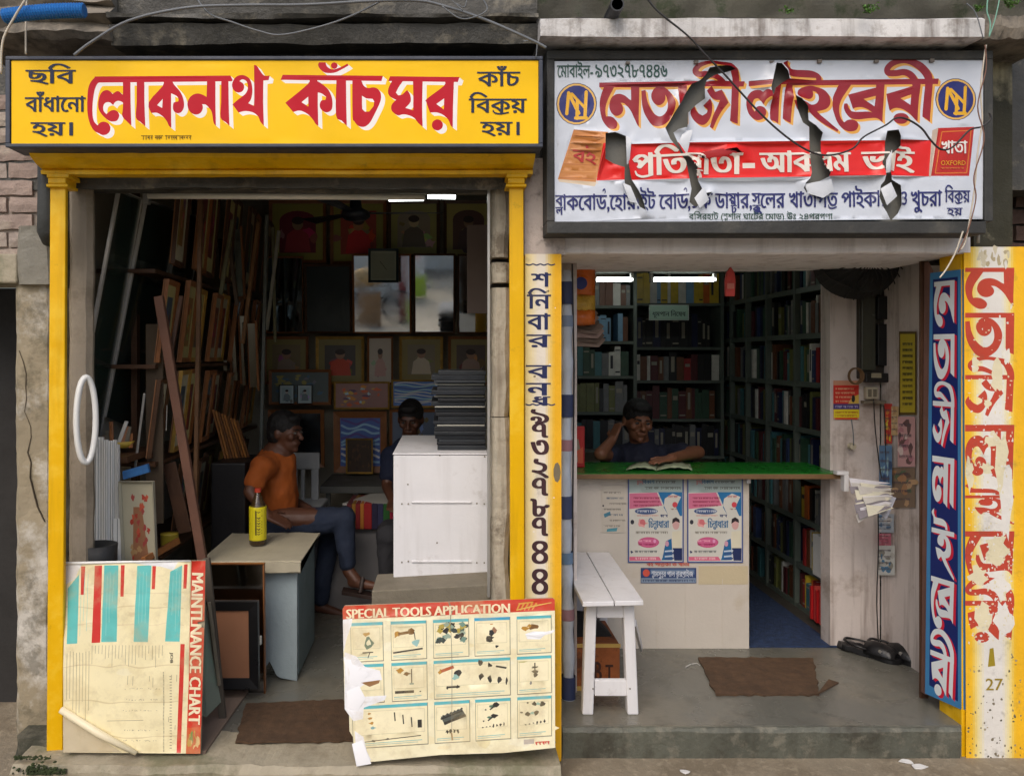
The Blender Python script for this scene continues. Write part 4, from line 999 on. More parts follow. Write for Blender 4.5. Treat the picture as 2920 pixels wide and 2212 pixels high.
# ------------------------------------------------------------------ GLASS AND FRAMING SHOP
GOLD = M('old_gold_moulding', (196, 156, 76), rough=.4, var=.25, vs=20, bump=.15, metal=.35)
DKW = M('dark_frame_wood', (86, 58, 38), rough=.45, var=.2, vs=14, bump=.1)
BRW = M('brown_frame_wood', (146, 92, 50), rough=.45, var=.2, vs=14, bump=.1)
BLK = M('black_frame', (24, 24, 26), rough=.35, var=.1, bump=.02)
TEAL = M('dark_teal_frame', (30, 52, 56), rough=.45)
MIR = mirror_mat('mirror_glass', .015); MIRD = mirror_mat('dull_mirror', .06, (120, 128, 126))
BACKB = M('brown_backing_board', (150, 104, 70), rough=.8, var=.1)
OLIVE = (112, 108, 52)
def frame(name, label, x0, y0, x1, y1, D, bw, fm, art=None, group=None, tilt=0., kind='print', mat=None, cat='picture', th=.025, gain=2.3):
    """picture frame hanging at picture rect; bw = moulding width in picture px"""
    t = thing(name, label, cat, P((x0 + x1) / 2, y1, D), group)
    k = math.tan(math.radians(tilt))
    def q(px, py, d=0.):
        v = P(px, py, D); v.y += d - (v.z - WZ(y1, D)) * k; return v
    # four mitred sides
    c = MB(fm); ix0, iy0, ix1, iy1 = x0 + bw, y0 + bw, x1 - bw, y1 - bw
    for a, b, b2, a2 in (((x0, y0), (x1, y0), (ix1, iy0), (ix0, iy0)), ((x1, y0), (x1, y1), (ix1, iy1), (ix1, iy0)), ((x1, y1), (x0, y1), (ix0, iy1), (ix1, iy1)), ((x0, y1), (x0, y0), (ix0, iy0), (ix0, iy1))):
        n = c.pts([q(*a, -th), q(*b, -th), q(*b2, -th * .6), q(*a2, -th * .6), q(*a, 0), q(*b, 0), q(*b2, 0), q(*a2, 0)])
        for f in ((0, 1, 2, 3), (4, 5, 1, 0), (3, 2, 6, 7)): c.face([n + i for i in f])
    c.build('moulding', t)
    if kind == 'print' and art:
        pr = Print(); w = ix1 - ix0; h = iy1 - iy0
        art(pr, ix0, iy0, w, h); pr.sh = [(a_, tuple(min(.8, v * gain) for v in c_[:3]) + (1.,), h_) for a_, c_, h_ in pr.sh]; pr.build('picture', t, lambda x, y: q(x, y, -th * .35), PRINT)
    elif kind == 'mirror':
        c = MB(mat or MIR); c.poly([q(ix0, iy1, -th * .35), q(ix1, iy1, -th * .35), q(ix1, iy0, -th * .35), q(ix0, iy0, -th * .35)]); c.build('mirror_pane', t)
    elif kind == 'board':
        c = MB(mat); c.poly([q(ix0, iy1, -th * .35), q(ix1, iy1, -th * .35), q(ix1, iy0, -th * .35), q(ix0, iy0, -th * .35)]); c.build('board', t)
    c = MB(BACKB); c.poly([q(x1, y1, .0015), q(x0, y1, .0015), q(x0, y0, .0015), q(x1, y0, .0015)]); c.build('backing', t)
    return t
def art_fig(bg, mount, body, head, seed, arch=False, extra=None):
    def f(pr, x, y, w, h):
        r = random.Random(seed); pr.rect(x, y, x + w, y + h, mount); m = min(w, h) * .14
        if arch:
            pts = [(x + m, y + h - m)] + [(x + w / 2 + (w / 2 - m) * math.cos(a), y + m + h * .18 - h * .18 * math.sin(a)) for a in [math.pi * (1 - k / 10) for k in range(11)]] + [(x + w - m, y + h - m)]
            pr.poly(pts, bg)
        else: pr.rect(x + m, y + m, x + w - m, y + h - m, bg)
        for i in range(14):
            cc = r.choice([body, bg, head, extra or body]); cc = tuple(max(0, min(255, v + r.randint(-26, 26))) for v in cc)
            blob(pr, x + w / 2 + r.gauss(0, w * .13), y + h * .62 + r.gauss(0, h * .1), w * r.uniform(.05, .16), h * r.uniform(.04, .12), cc, r)
        pr.poly([(x + w * .5 + w * .26 * s, y + h * v) for s, v in ((-1, .86), (-.8, .55), (-.3, .46), (.3, .46), (.8, .55), (1, .86))], body)
        pr.ell(x + w / 2, y + h * .36, w * .11, h * .11, head); pr.ell(x + w / 2, y + h * .3, w * .12, h * .07, (40, 30, 28))
    return f
def art_scene(cols, seed):
    def f(pr, x, y, w, h):
        r = random.Random(seed); pr.rect(x, y, x + w, y + h, cols[0])
        for i in range(26):
            blob(pr, x + w * r.uniform(.08, .92), y + h * r.uniform(.1, .9), w * r.uniform(.03, .08), h * r.uniform(.04, .1), r.choice(cols[1:]), r)
    return f
def art_waves(c0, cs, seed):
    def f(pr, x, y, w, h):
        r = random.Random(seed); pr.rect(x, y, x + w, y + h, c0)
        for i in range(9):
            yy = y + h * (.08 + .1 * i); pr.line([(x + w * .02 + w * .96 * k / 5, yy + h * .05 * math.sin(k * 1.7 + i + seed), max(1.2, h * .045)) for k in range(6)], r.choice(cs))
    return f
DB = 5.9
G = 'framed pictures on the back wall of the framing shop'
frame('framed_picture', 'gold framed picture with dark crimson arch, leftmost of the top row', 582, 434, 705, 569, DB, 7, BRW, art_fig((86, 26, 40), OLIVE, (120, 40, 50), (110, 90, 70), 1, True), G)
frame('framed_picture', 'framed picture with bright red flowers behind the ceiling fan', 714, 434, 835, 572, DB, 7, BRW, art_fig((120, 50, 40), OLIVE, (170, 36, 40), (130, 90, 60), 2, False, (190, 40, 40)), G)
frame('framed_picture', 'framed grey arched picture of a group, third of the top row', 838, 434, 950, 556, DB, 7, DKW, art_fig((112, 104, 88), (120, 118, 70), (80, 74, 66), (140, 128, 100), 3, True), G)
frame('framed_picture', 'framed dark arched picture at the right end of the top row', 958, 434, 1066, 560, DB, 7, DKW, art_fig((70, 48, 42), (126, 118, 66), (60, 44, 44), (100, 80, 60), 4, True), G)
TILT = 6.6
frame('wall_mirror', 'narrow dark mirror at the left of the mirror row', 575, 556, 657, 720, DB - .05, 3, BRW, kind='mirror', mat=MIRD, cat='mirror', tilt=3, group='mirrors on the back wall')
frame('slate_board', 'dark green slate board between the two left mirrors', 660, 573, 760, 720, DB - .06, 4, DKW, kind='board', mat=M('dark_green_slate', (34, 46, 42), rough=.4, var=.2), cat='board', tilt=3)
frame('wall_mirror', 'bright mirror reflecting a bicycle and sack, partly behind the teal clock frame', 763, 552, 889, 721, DB - .08, 4, BRW, kind='mirror', cat='mirror', tilt=TILT, group='mirrors on the back wall')
frame('wall_mirror', 'bright narrow mirror reflecting the road, right of the teal frame', 894, 552, 983, 721, DB - .08, 4, DKW, kind='mirror', cat='mirror', tilt=TILT + 1.5, group='mirrors on the back wall')
frame('wall_mirror', 'rightmost mirror, mostly behind the beige hanging board', 988, 552, 1060, 721, DB - .08, 4, DKW, kind='mirror', cat='mirror', tilt=TILT - 1, group='mirrors on the back wall')
def art_clock(pr, x, y, w, h):
    pr.rect(x, y, x + w, y + h, (116, 120, 104)); pr.rect(x + w * .06, y + h * .06, x + w * .94, y + h * .94, (104, 108, 92)); cx, cy = x + w / 2, y + h / 2
    pr.line([(cx, cy, 1.2), (cx - 8, cy - 10, 1.)], (50, 52, 46)); pr.line([(cx, cy, 1.2), (cx + 7, cy + 9, 1.)], (50, 52, 46))
frame('wall_clock', 'square grey clock in a dark teal frame hanging in front of the mirrors', 796, 538, 861, 611, 5.6, 5, TEAL, art_clock, cat='clock')
rows = [(571, 667, (96, 84, 60), 'small dark framed picture at the left of the third row'), (683, 787, (60, 56, 52), 'framed picture of a figure in red cloth, second of the third row'), (794, 849, (150, 142, 130), 'narrow framed picture of an old bearded face'), (863, 957, (100, 92, 74), 'framed picture of a seated pale figure in the third row'), (968, 1066, (70, 60, 54), 'dark framed picture at the right end of the third row')]
for k, (a, b, bg, lab) in enumerate(rows):
    body = [(110, 96, 84), (150, 52, 30), (150, 120, 112), (150, 140, 122), (120, 100, 90)][k]
    frame('framed_picture', lab, a, 727, b, 830 - (4 if k == 3 else 0), DB, 6 if k != 2 else 4, GOLD if k % 2 else BRW, art_fig(bg, (106, 96, 56) if k != 2 else bg, body, (120, 92, 74), 20 + k), G)
frame('framed_picture', 'wide framed picture with two small photographs tucked in, left end of fourth row', 582, 798, 716, 874, DB - .12, 6, BRW, art_scene([(70, 78, 76), (60, 84, 100), (120, 112, 60), (90, 90, 96)], 31), G)
for k, x in enumerate((604, 643)):
    frame('small_photograph', ['left', 'right'][k] + ' of two small pale photographs in front of the wide picture', x, 831, x + 32, 872, DB - .16, 1.5, BLK, art_fig((120, 136, 138), (136, 146, 146), (90, 100, 104), (150, 140, 130), 40 + k), cat='photo', group='small photographs')
frame('framed_picture', 'framed picture in the fourth row with reflections painted as orange and blue patches', 722, 824, 842, 884, DB - .12, 4, GOLD, art_scene([(120, 90, 84), (200, 110, 50), (210, 130, 60), (130, 150, 200), (80, 60, 80), (190, 80, 50)], 33), G)  # orange and blue blobs paint the packet reflections in the glass
frame('framed_picture', 'framed blue wavy picture above the seated man in dark blue', 846, 820, 964, 880, DB - .12, 4, GOLD, art_waves((70, 100, 150), [(130, 160, 205), (50, 70, 120), (160, 180, 210), (190, 190, 150)], 34), G)
frame('standing_mirror', 'framed mirror with grey blue reflections behind the white chair', 582, 884, 702, 1008, DB - .2, 8, BRW, kind='mirror', mat=mirror_mat('hazy_mirror', .18, (130, 142, 150)), cat='mirror', tilt=4)
frame('framed_picture', 'brown framed picture with a blue strip, leaning on the table', 722, 888, 836, 1020, DB - .22, 14, BRW, art_waves((60, 80, 130), [(110, 140, 190), (70, 60, 110), (180, 190, 210)], 36), G, tilt=3)
frame('framed_picture', 'small dark picture in thin gold frame, standing before the brown frame', 748, 946, 806, 1022, DB - .3, 3, GOLD, art_scene([(46, 34, 24), (60, 42, 26), (40, 30, 24)], 37), G, tilt=3)
frame('framed_picture', 'framed picture with pale patches behind the seated man in dark blue', 842, 884, 956, 1030, DB - .2, 6, BRW, art_scene([(70, 80, 96), (200, 204, 204), (90, 110, 150), (80, 70, 40)], 38), G)
# beige board and paper at upper right
c = MB(M('beige_hanging_board', (128, 112, 104), rough=.8, var=.06)); c.pbox(1009, 1052, 486, 677, 4.3, .02); tag(c.build('hanging_board', bevel=.002), 'plain beige board hanging by the stone pillar over the mirrors', 'board')
c = MB(M('pale_packet', (176, 180, 178), rough=.5)); c.pbox(993, 1027, 677, 717, 4.35, .03); tag(c.build('packet', bevel=.004), 'pale grey packet just below the beige hanging board', 'packet')
# side racks: tall leaning glass sheets with aluminium edges
GL_D = glass_mat('green_glass_sheet', (40, 58, 52), .05, .55)
for k, (tf_, bf_, tb_, bb_, lab) in enumerate([
        ((256, 412, 3.50), (160, 935, 3.50), (304, 431, 3.76), (214, 944, 3.76), 'front leaning glass sheet with pale aluminium edge by the left jamb'),
        ((315, 434, 3.78), (226, 900, 3.78), (383, 455, 4.20), (300, 930, 4.20), 'second leaning glass sheet, behind the front one'),
        ((392, 461, 4.25), (350, 680, 4.25), (438, 472, 4.60), (398, 690, 4.60), 'third and shortest leaning glass sheet, deepest in the rack')]):
    t = thing('glass_sheet', lab, 'glass sheet', P(*bf_), 'glass sheets leaning at the left wall'); a, b, d, e = P(*tf_), P(*bf_), P(*tb_), P(*bb_)
    c = MB(GL_D); c.slab([b, e, d, a], (.006, 0, 0)); c.build('pane', t)
    for p, q in ((a, b), (d, e)):
        c = MB(M('pale_edge_strip', (186, 182, 174), rough=.5)); c.beam(p, q, .014, .016, (0, 1, 0)); c.build('edge_strip', t)
    c = MB(M('pale_edge_strip', (186, 182, 174))); c.beam(a, d, .01, .012); c.build('top_strip', t)
# rows of framed sheets stored on edge along the left wall
r = random.Random(21)
GR = 'framed pictures in tiers on the left wall'
WC = [(160, 154, 92), (132, 92, 56), (176, 170, 112), (104, 78, 54), (140, 132, 76), (96, 94, 84), (156, 96, 58)]
ORD = ['first', 'second', 'third', 'fourth', 'fifth', 'sixth', 'seventh', 'eighth', 'ninth', 'tenth', 'eleventh', 'twelfth', 'thirteenth', 'fourteenth', 'fifteenth', 'sixteenth', 'seventeenth', 'eighteenth', 'nineteenth', 'twentieth']
def wall_frame(y, w, z0, z1, X, fm, kind, label, seed, lean=.05):
    """framed sheet hung on the left wall, facing the room; leans a little forward at the top"""
    t = thing('framed_picture', label, 'picture', (X, y + w / 2, EYE + z0), GR); z0 += EYE; z1 += EYE; yaw = .10
    def q(u, v, d=0.): return Vector((X + lean * v - yaw * u * w + d, y + u * w, z0 + (z1 - z0) * v))
    bw = .024; bu = bw / w; bv = bw / (z1 - z0); c = MB(fm)
    for A, B, C_, D_ in (((0, 0), (1, 0), (1 - bu, bv), (bu, bv)), ((1, 0), (1, 1), (1 - bu, 1 - bv), (1 - bu, bv)), ((1, 1), (0, 1), (bu, 1 - bv), (1 - bu, 1 - bv)), ((0, 1), (0, 0), (bu, bv), (bu, 1 - bv))):
        n = c.pts([q(*A, .02), q(*B, .02), q(*C_, .012), q(*D_, .012), q(*A), q(*B), q(*C_), q(*D_)])
        for f in ((0, 1, 2, 3), (4, 5, 1, 0), (3, 2, 6, 7)): c.face([n + i for i in f])
    c.build('moulding', t)
    if kind == 'mirror': c = MB(MIR if seed % 2 else MIRD); c.poly([q(bu, bv, .008), q(1 - bu, bv, .008), q(1 - bu, 1 - bv, .008), q(bu, 1 - bv, .008)]); c.build('mirror_pane', t)
    else:
        r = random.Random(seed); pr = Print(); pr.rect(0, 0, 10, 10, r.choice([(206, 200, 140), (190, 180, 120), (170, 160, 130), (200, 196, 170)])); pc = r.choice([(120, 60, 50), (90, 84, 70), (70, 90, 100), (150, 110, 60), (110, 40, 44), (60, 70, 56)])
        pr.rect(2, 1.6, 8, 8.4, pc)
        for i in range(9): blob(pr, r.uniform(3, 7), r.uniform(2.5, 7.6), r.uniform(.5, 1.4), r.uniform(.4, 1.2), tuple(max(20, min(230, v + r.randint(-40, 60))) for v in pc), r)
        pr.build('picture', t, lambda u, v: q(bu + (1 - 2 * bu) * u / 10, 1 - bv - (1 - 2 * bv) * v / 10, .007), PRINT, nrm=Vector((1, 0, 0)))
    c = MB(BACKB); c.slab([q(0, 0, -.002), q(0, 1, -.002), q(1, 1, -.002), q(1, 0, -.002)], (-.006, 0, 0)); c.build('backing', t)
TN = ['top', 'second', 'third', 'lowest']; rf = random.Random(33)
for tier, (za, zb_, n_, Da, Db) in enumerate([(.47, 1.04, 8, 3.85, 5.85), (-.03, .43, 9, 3.75, 5.85), (-.50, -.07, 9, 3.75, 5.8), (-.98, -.55, 7, 4.2, 5.7)]):
    for i in range(n_):
        y = Da + (Db - Da) * i / n_ + CAMY; w_ = (Db - Da) / n_ * rf.uniform(.84, .97); kk = rf.randrange(3)
        mir = (tier, i) in ((1, 5), (1, 6), (1, 7), (0, 6), (2, 3), (2, 6))
        wall_frame(y, w_, za, zb_ - rf.uniform(0, .06), -1.50 + .03 * (i % 2) + .04 * (3 - tier), (GOLD, BRW, DKW)[kk], 'mirror' if mir else 'print', '%s framed %s, %s from the front in the %s tier on the left wall' % (('gold', 'brown', 'dark')[kk], 'mirror' if mir else 'picture', ORD[i], TN[tier]), tier * 20 + i)
sh = thing('storage_rack', 'dark timber rack carrying the tiers of frames on the left wall', 'rack', (-1.6, 1.6, zf))
for z in (.43, -.04, -.52, -1.0):
    c = MB(DKW); c.box(-1.71, -1.42, .55, 2.6, EYE + z - .02, EYE + z); c.build('shelf', sh)
for y in (.72, 1.66, 2.58):
    c = MB(DKW); c.box(-1.60, -1.57, y - .02, y + .02, zf, EYE + 1.15); c.build('upright', sh)
# leaning planks
def plank(name, label, pts, w, th, mat, up=(0, 1, 0), cat='plank'):
    c = MB(mat); c.beam(P(*pts[0]), P(*pts[1]), w, th, up); return tag(c.build(name, bevel=.003), label, cat)
plank('leaning_timber', 'long reddish brown timber leaning diagonally in the left shop', ((343, 640, 3.62), (440, 1225, 3.62)), .042, .03, M('reddish_timber', (106, 72, 56), rough=.7, var=.2, vs=8))
plank('upright_board', 'tall dull brown board standing left of the leaning timber', ((334, 700, 3.8), (335, 1130, 3.8)), .085, .015, M('dull_brown_board', (84, 70, 54), rough=.8))
plank('leaning_timber', 'short brown timber forking from the top of the long leaning one', ((392, 640, 3.75), (368, 770, 3.65)), .02, .02, BROWNW)
plank('metal_strip', 'pale metal strip beside the upright brown board', ((312, 850, 3.7), (292, 1010, 3.7)), .012, .008, ALU, cat='strip')
plank('metal_strip', 'thin bright strip right of the upright brown board', ((361, 875, 3.8), (359, 930, 3.8)), .006, .006, ALU, cat='strip')
plank('wood_offcut', 'brown offcut leaning inside of the long timber', ((365, 1000, 3.9), (400, 1150, 3.9)), .07, .012, BROWNW)
r = random.Random(91); SC_ = [(150, 146, 110), (112, 80, 52), (186, 182, 166), (96, 92, 62), (140, 100, 60), (120, 124, 116), (80, 62, 44)]; SN = ['olive', 'brown', 'pale', 'dark olive', 'tan', 'grey', 'dark brown']
for i in range(7):
    D = 3.95 + 1.7 * i / 6; X = -1.27 + r.uniform(-.03, .05); kk = r.randrange(7); top = r.uniform(.55, 1.0); low = r.uniform(-.15, .45) if i % 4 else -.9
    c = MB(M('upright_strip_%d' % kk, SC_[kk], rough=.5, var=.2, vs=14)); wd = r.uniform(.016, .034)
    c.beam(Vector((X + r.uniform(-.02, .12), D + CAMY, EYE + top)), Vector((X + r.uniform(-.03, .03), D + CAMY + .02, EYE + low)), .02, wd, (0, 1, 0)); tag(c.build('moulding_strip', bevel=.002), '%s upright moulding strip, %s from the front along the left wall rack' % (SN[kk], ORD[i]), 'moulding', 'upright moulding strips along the left wall')
for i, (x0, y0, x1, y1) in enumerate([(484, 668, 498, 822), (504, 690, 519, 822), (524, 684, 538, 832), (541, 700, 556, 836), (478, 520, 492, 640), (512, 500, 526, 640)]):
    t = thing('glint_pane', '%s narrow mirror pane added for a street glint at the left wall rack' % ORD[i], 'mirror', P(x0, y1, 5.0), 'narrow mirror panes at the left wall rack')  # panes added and tilted to give bright street reflections
    c = MB(MIR if i < 4 else MIRD); tl_ = math.tan(math.radians(7 + i)); q0, q1, q2, q3 = P(x0, y1, 5.), P(x1, y1, 5.03), P(x1, y0, 5.03), P(x0, y0, 5.); q2.y -= (q2.z - q1.z) * tl_; q3.y -= (q3.z - q0.z) * tl_
    c.slab([q0, q1, q2, q3], (0, .006, 0)); c.build('pane', t)
    c = MB(BRW); c.beam(q1 + Vector((.006, .01, -.02)), q2 + Vector((.006, .01, .02)), .012, .02, (0, 1, 0)); c.build('edge_strip', t)
# bundle of orange mouldings
for i in range(9):
    x = 462 + i * 6.5; cc = [(156, 100, 48), (176, 116, 56), (120, 76, 38)][i % 3]
    plank('moulding_strip', 'thin orange brown moulding, %s from the left in the slanted bundle behind the orange shirt' % ORD[i], ((x - 2, 884 + i * 3, 4.6), (x + 28, 1000, 4.6 + .01 * i)), .012, .02, M('raw_moulding_%d' % (i % 3), cc, rough=.6, var=.2, vs=20), cat='moulding')
    COL.objects[-1]['group'] = 'slanted bundle of wooden mouldings'
# white upright mouldings at far left
G2 = 'white plastic mouldings standing in the left corner'
for i, (x0, x1, y0, y1) in enumerate([(192, 200, 940, 1212), (200, 212, 948, 1212), (212, 224, 944, 1212), (224, 233, 950, 1212), (234, 243, 952, 1212), (244, 252, 950, 1130), (245, 262, 1120, 1212), (252, 258, 960, 1090)]):
    t = thing('white_moulding', 'upright white grooved moulding, %s from the left in the corner bundle' % ORD[i], 'moulding', P(x0, y1, 3.45), G2)
    c = MB(WHITEPL); dd = 3.45 + .01 * (i % 3); c.pbox(x0, x1 - 1, y0, 1300, dd, .012); c.build('strip', t); c = MB(M('groove_grey', (110, 110, 110), rough=.6)); m_ = (x0 + x1) / 2; c.pbox(m_ - .6, m_ + .6, y0, 1300, dd - .001, .002); c.build('groove', t)
# oval white ring on the jamb
t = thing('oval_frame', 'white oval ring frame hanging on the left jamb', 'frame', P(186, 1005, 3.1)); c = MB(WHITEPL)
N_ = 40
for kk, (ra, rb_, yy, th) in enumerate([(13.5, 92, 0., .0125)]):
    ctr = P(186, 907, 3.12); pth = [ctr + Vector((ra * math.cos(a) * 3.12 / F, yy - .09 * 0 + .12 * math.cos(a) * .25, rb_ * math.sin(a) * 3.12 / F)) for a in [2 * math.pi * i / N_ for i in range(N_ + 1)]]
    c.tube(pth, th, 8, False)
c.build('ring', t, smooth=True)
# little things at left middle
c = MB(M('yellow_tray_enamel', (196, 164, 60), rough=.5)); c.lathe(P(250, 966, 3.7), [(.0, 0), (.075, 0), (.09, .03), (.085, .03), (.07, .006), (.0, .006)], 18, sy=.6); tag(c.build('tray', smooth=True), 'shallow yellow tray on the left side rack', 'tray')
r = random.Random(8)
for i in range(7):
    plank('wood_offcut', 'small wood offcut sticking out of the yellow tray, %s from the left' % ORD[i], ((222 + i * 10, 968, 3.68), (222 + i * 10 + r.uniform(-4, 22), 930 + r.uniform(-30, 14), 3.72)), .02, .008, [BRW, GREYW, BRW, ALU][i % 4], cat='offcut'); COL.objects[-1]['group'] = 'offcuts in the yellow tray'
c = MB(DKW); c.box(WX(205, 3.8), WX(320, 3.8), .35, .75, WZ(985, 3.8), WZ(972, 3.8)); tag(c.build('side_shelf'), 'dark short shelf under the yellow tray', 'shelf')
def art_red(pr, x, y, w, h):
    r = random.Random(3); pr.rect(x, y, x + w, y + h, (176, 170, 146)); pr.poly([(x + w * .35, y + h * .2), (x + w * .62, y + h * .2), (x + w * .92, y + h * .96), (x + w * .2, y + h * .96)], (150, 104, 74))
    for i in range(40): blob(pr, x + w * r.uniform(.2, .85), y + h * r.uniform(.1, .98), w * .06, h * .03, r.choice([(170, 60, 46), (190, 84, 60), (176, 140, 96), (160, 70, 64)]), r)
t = frame('leaning_picture', 'cream picture with a red figure leaning at the lower left', 272, 1034, 345, 1300, 3.5, 4, M('cream_frame', (170, 166, 146), rough=.6), art_red, cat='picture', tilt=6, gain=1.)
pr_ = MB(M('blue_label_strip', (56, 116, 176), rough=.5, var=.25, vs=20)); pr_.slab([P(266, 1036, 3.52), P(322, 1020, 3.6), P(318, 1002, 3.6), P(264, 1018, 3.52)], (0, .02, 0)); tag(pr_.build('blue_box_strip'), 'blue printed strip lying above the cream picture', 'strip')
c = MB(M('yellow_tin', (170, 150, 50), rough=.4)); c.lathe(P(366, 1178, 3.75), [(.04, 0), (.042, .01), (.042, .055), (.044, .06), (.0, .062)], 16); tag(c.build('tin', smooth=True), 'small yellow tin beside the leaning timber foot', 'tin')
c = MB(M('dark_bin', (34, 34, 34), rough=.6)); c.lathe(P(205, 1225, 3.3), [(.085, 0), (.09, .02), (.095, .1), (.085, .1), (.0, .07)], 18, sy=.8); tag(c.build('bowl', smooth=True), 'dark bowl showing above the maintenance chart at its left end', 'bowl')
plank('wood_offcut', 'tan offcut lying just above the maintenance chart', ((310, 1210, 3.4), (385, 1168, 3.7)), .03, .02, BRW)
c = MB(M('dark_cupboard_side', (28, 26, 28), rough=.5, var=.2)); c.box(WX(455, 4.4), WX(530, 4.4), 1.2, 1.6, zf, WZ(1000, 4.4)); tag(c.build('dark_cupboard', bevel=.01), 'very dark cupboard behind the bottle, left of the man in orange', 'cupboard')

# fluorescent fitting across the front, and the lit tube behind
t = thing('tube_light', 'long unlit pale tube batten across the top of the framing shop', 'light', P(610, 425, 3.45))
c = MB(M('cream_batten', (232, 228, 212), rough=.4)); c.tube([P(320, 423, 3.38), P(918, 426, 3.38)], .014, 10); c.build('tube', t, smooth=True)
c = MB(M('batten_body', (120, 114, 100), rough=.6)); c.pbox(308, 1052, 407, 417, 3.42, .04); c.build('batten', t)
c = MB(ALU); c.pbox(308, 320, 405, 440, 3.43, .03); c.build('end_cap', t)
t = thing('tube_light', 'short lit fluorescent tube near the stone pillar', 'light', P(953, 425, 4.4))
c = MB(TUBEON); c.tube([P(924, 425, 4.4), P(984, 426, 4.4)], .012, 10); c.build('tube', t, smooth=True)
c = MB(TUBEON); c.tube([P(840, 433, 3.40), P(915, 432, 3.40)], .0045, 8); c.build('reflector_glow', t, smooth=True)  # emissive rod imitates the lit streak at the batten's right end
# ceiling fan
t = thing('ceiling_fan', 'dark ceiling fan in front of the top row of pictures', 'fan', P(768, 480, 4.9)); FM = M('dark_fan_metal', (30, 34, 44), rough=.4)
ctr = P(768, 478, 4.9); c = MB(FM); c.lathe(ctr, [(.0, -.0), (.07, .01), (.095, .03), (.09, .06), (.04, .085), (.035, .14), (.0, .14)], 20); c.build('motor', t, smooth=True)
c = MB(FM); c.tube([ctr + Vector((0, 0, .12)), ctr + Vector((0, 0, .48))], .012, 8); c.build('rod', t)
for a in (12, 132, 250):
    a = math.radians(a); d = Vector((math.cos(a), math.sin(a), .02)); n_ = Vector((-math.sin(a), math.cos(a), 0)); c = MB(FM)
    p0 = ctr + d * .08 + Vector((0, 0, .05)); p1 = ctr + d * .56 + Vector((0, 0, .05))
    c.slab([p0 - n_ * .03, p1 - n_ * .06, p1 + n_ * .055 + Vector((0, 0, .02)), p0 + n_ * .03], (0, 0, .004)); c.build('blade', t)

# white cabinet, stack of black-edged glass on it
t = thing('white_cabinet', 'white painted sheet cabinet standing beside the stone pillar', 'cabinet', P(953, 1530, 3.4))
x0, x1 = WX(849.5, 3.4), WX(1057, 3.4); ztop = WZ(981, 3.4)
c = MB(WHITEP); c.box(x0, x1, .205, .98, zf, ztop - .004); c.build('body', t, bevel=.006)
c = MB(WHITEP); c.box(x0 - .003, x1, .2, .985, ztop - .003, ztop + .004); c.build('top', t, bevel=.003)
for y in (1085, 1213):
    c = MB(WHITEP); c.pbox(889, 1019, y - 1.8, y + 1.8, 3.3985, .006); c.build('handle_slot', t, bevel=.002)
for x, y in ((868, 1088), (882, 1088), (1030, 1087), (1046, 1088), (868, 1214), (882, 1212), (1030, 1215), (1046, 1215), (881, 1046), (950, 983), (1047, 986), (944, 1172)):
    c = MB(GREYW); c.lathe(P(x, y, 3.404), [(.0035, -.002), (.0035, .003), (0, .003)], 8, 'Y'); c.build('screw', t)
r = random.Random(6); z = ztop + .005
for i in range(21):
    th = r.uniform(.012, .024); dx = r.uniform(-.012, .012); wx = r.uniform(-.02, .01); dy = r.uniform(-.02, .02)
    pale = i in (6, 11, 14, 17)
    lab = 'dark framed sheet, %s up the stack on the white cabinet' % ('%s' % (ORD + ['twenty-first'])[i])
    if pale: lab = 'dark sheet with a pale edge, %s up the stack on the white cabinet' % ORD[i]
    t = thing('framed_sheet', lab, 'framed sheet', (x1 - .12, .55, z), 'stack of dark framed sheets on the white cabinet')
    c = MB(M('black_sheet_edge_%d' % (i % 4), [(34, 38, 42), (24, 26, 30), (46, 50, 54), (30, 34, 40)][i % 4], rough=.4, var=.2, vs=12)); c.box(x1 - .245 + dx - wx, x1 - .01 + dx * .3, .32 + dy, .78 + dy, z, z + th - .001); c.build('sheet', t, bevel=.0015)
    if pale: c = MB(M('pale_edge', (170, 168, 156), rough=.5)); c.box(x1 - .24 + dx, x1 - .015, .317 + dy, .3195 + dy, z + th * .3, z + th * .7); c.build('edge', t)
    z += th
# grey wooden crate behind the tools board
c = MB(GREYW); c.slab([P(803, 1640, 3.22), P(1098, 1640, 3.22), P(1098, 1259, 3.22), P(803, 1276, 3.22)], (.0, .25, 0)); tag(c.build('grey_crate', bevel=.006), 'weathered grey wooden crate behind the special tools chart', 'crate')

# table with cloth top
t = thing('work_table', 'pale blue work table with a cloth top in the middle of the framing shop', 'table', P(600, 1478, 3.65))
PB = M('pale_blue_paint', (150, 164, 168), rough=.6, var=.12, vs=4, bump=.15, dirt=(96, 100, 96), damt=.6, ds=5, thr=.52)
zt_ = WZ(1212, 3.65)
c = MB(M('table_cloth', (168, 160, 138), rough=.8, var=.1, vs=6, bump=.1))
c.extrude_profile([(.44, zt_ - .006), (.44, zt_ - .05), (.446, zt_ - .055), (.455, zt_), (1.02, zt_ + .003), (1.02, zt_ - .006)], WX(430, 3.65), WX(645, 3.65) + .01, 30, amp=.006, seed=5, freq=6); c.build('cloth_top', t, smooth=False)
c = MB(PB); xa, xb = WX(562, 3.65), WX(637, 3.65)
n_ = 10; bot = [(xa + (xb - xa) * i / n_, .5, zf + (.07 * math.exp(-((i / n_ - .2) / .14) ** 2) + .03 * (1 - i / n_))) for i in range(n_ + 1)]
c.slab(bot + [(xb, .5, zt_ - .03), (xa, .5, zt_ - .03)], (0, .03, 0)); c.build('front_panel', t)
c = MB(M('shaded_side_blue', (96, 112, 114), rough=.6, var=.15, vs=4)); c.box(xb - .006, xb + .003, .531, .98, zf + .02, zt_ - .03); c.build('side_panel', t)  # table paint darkened in colour for its shaded side
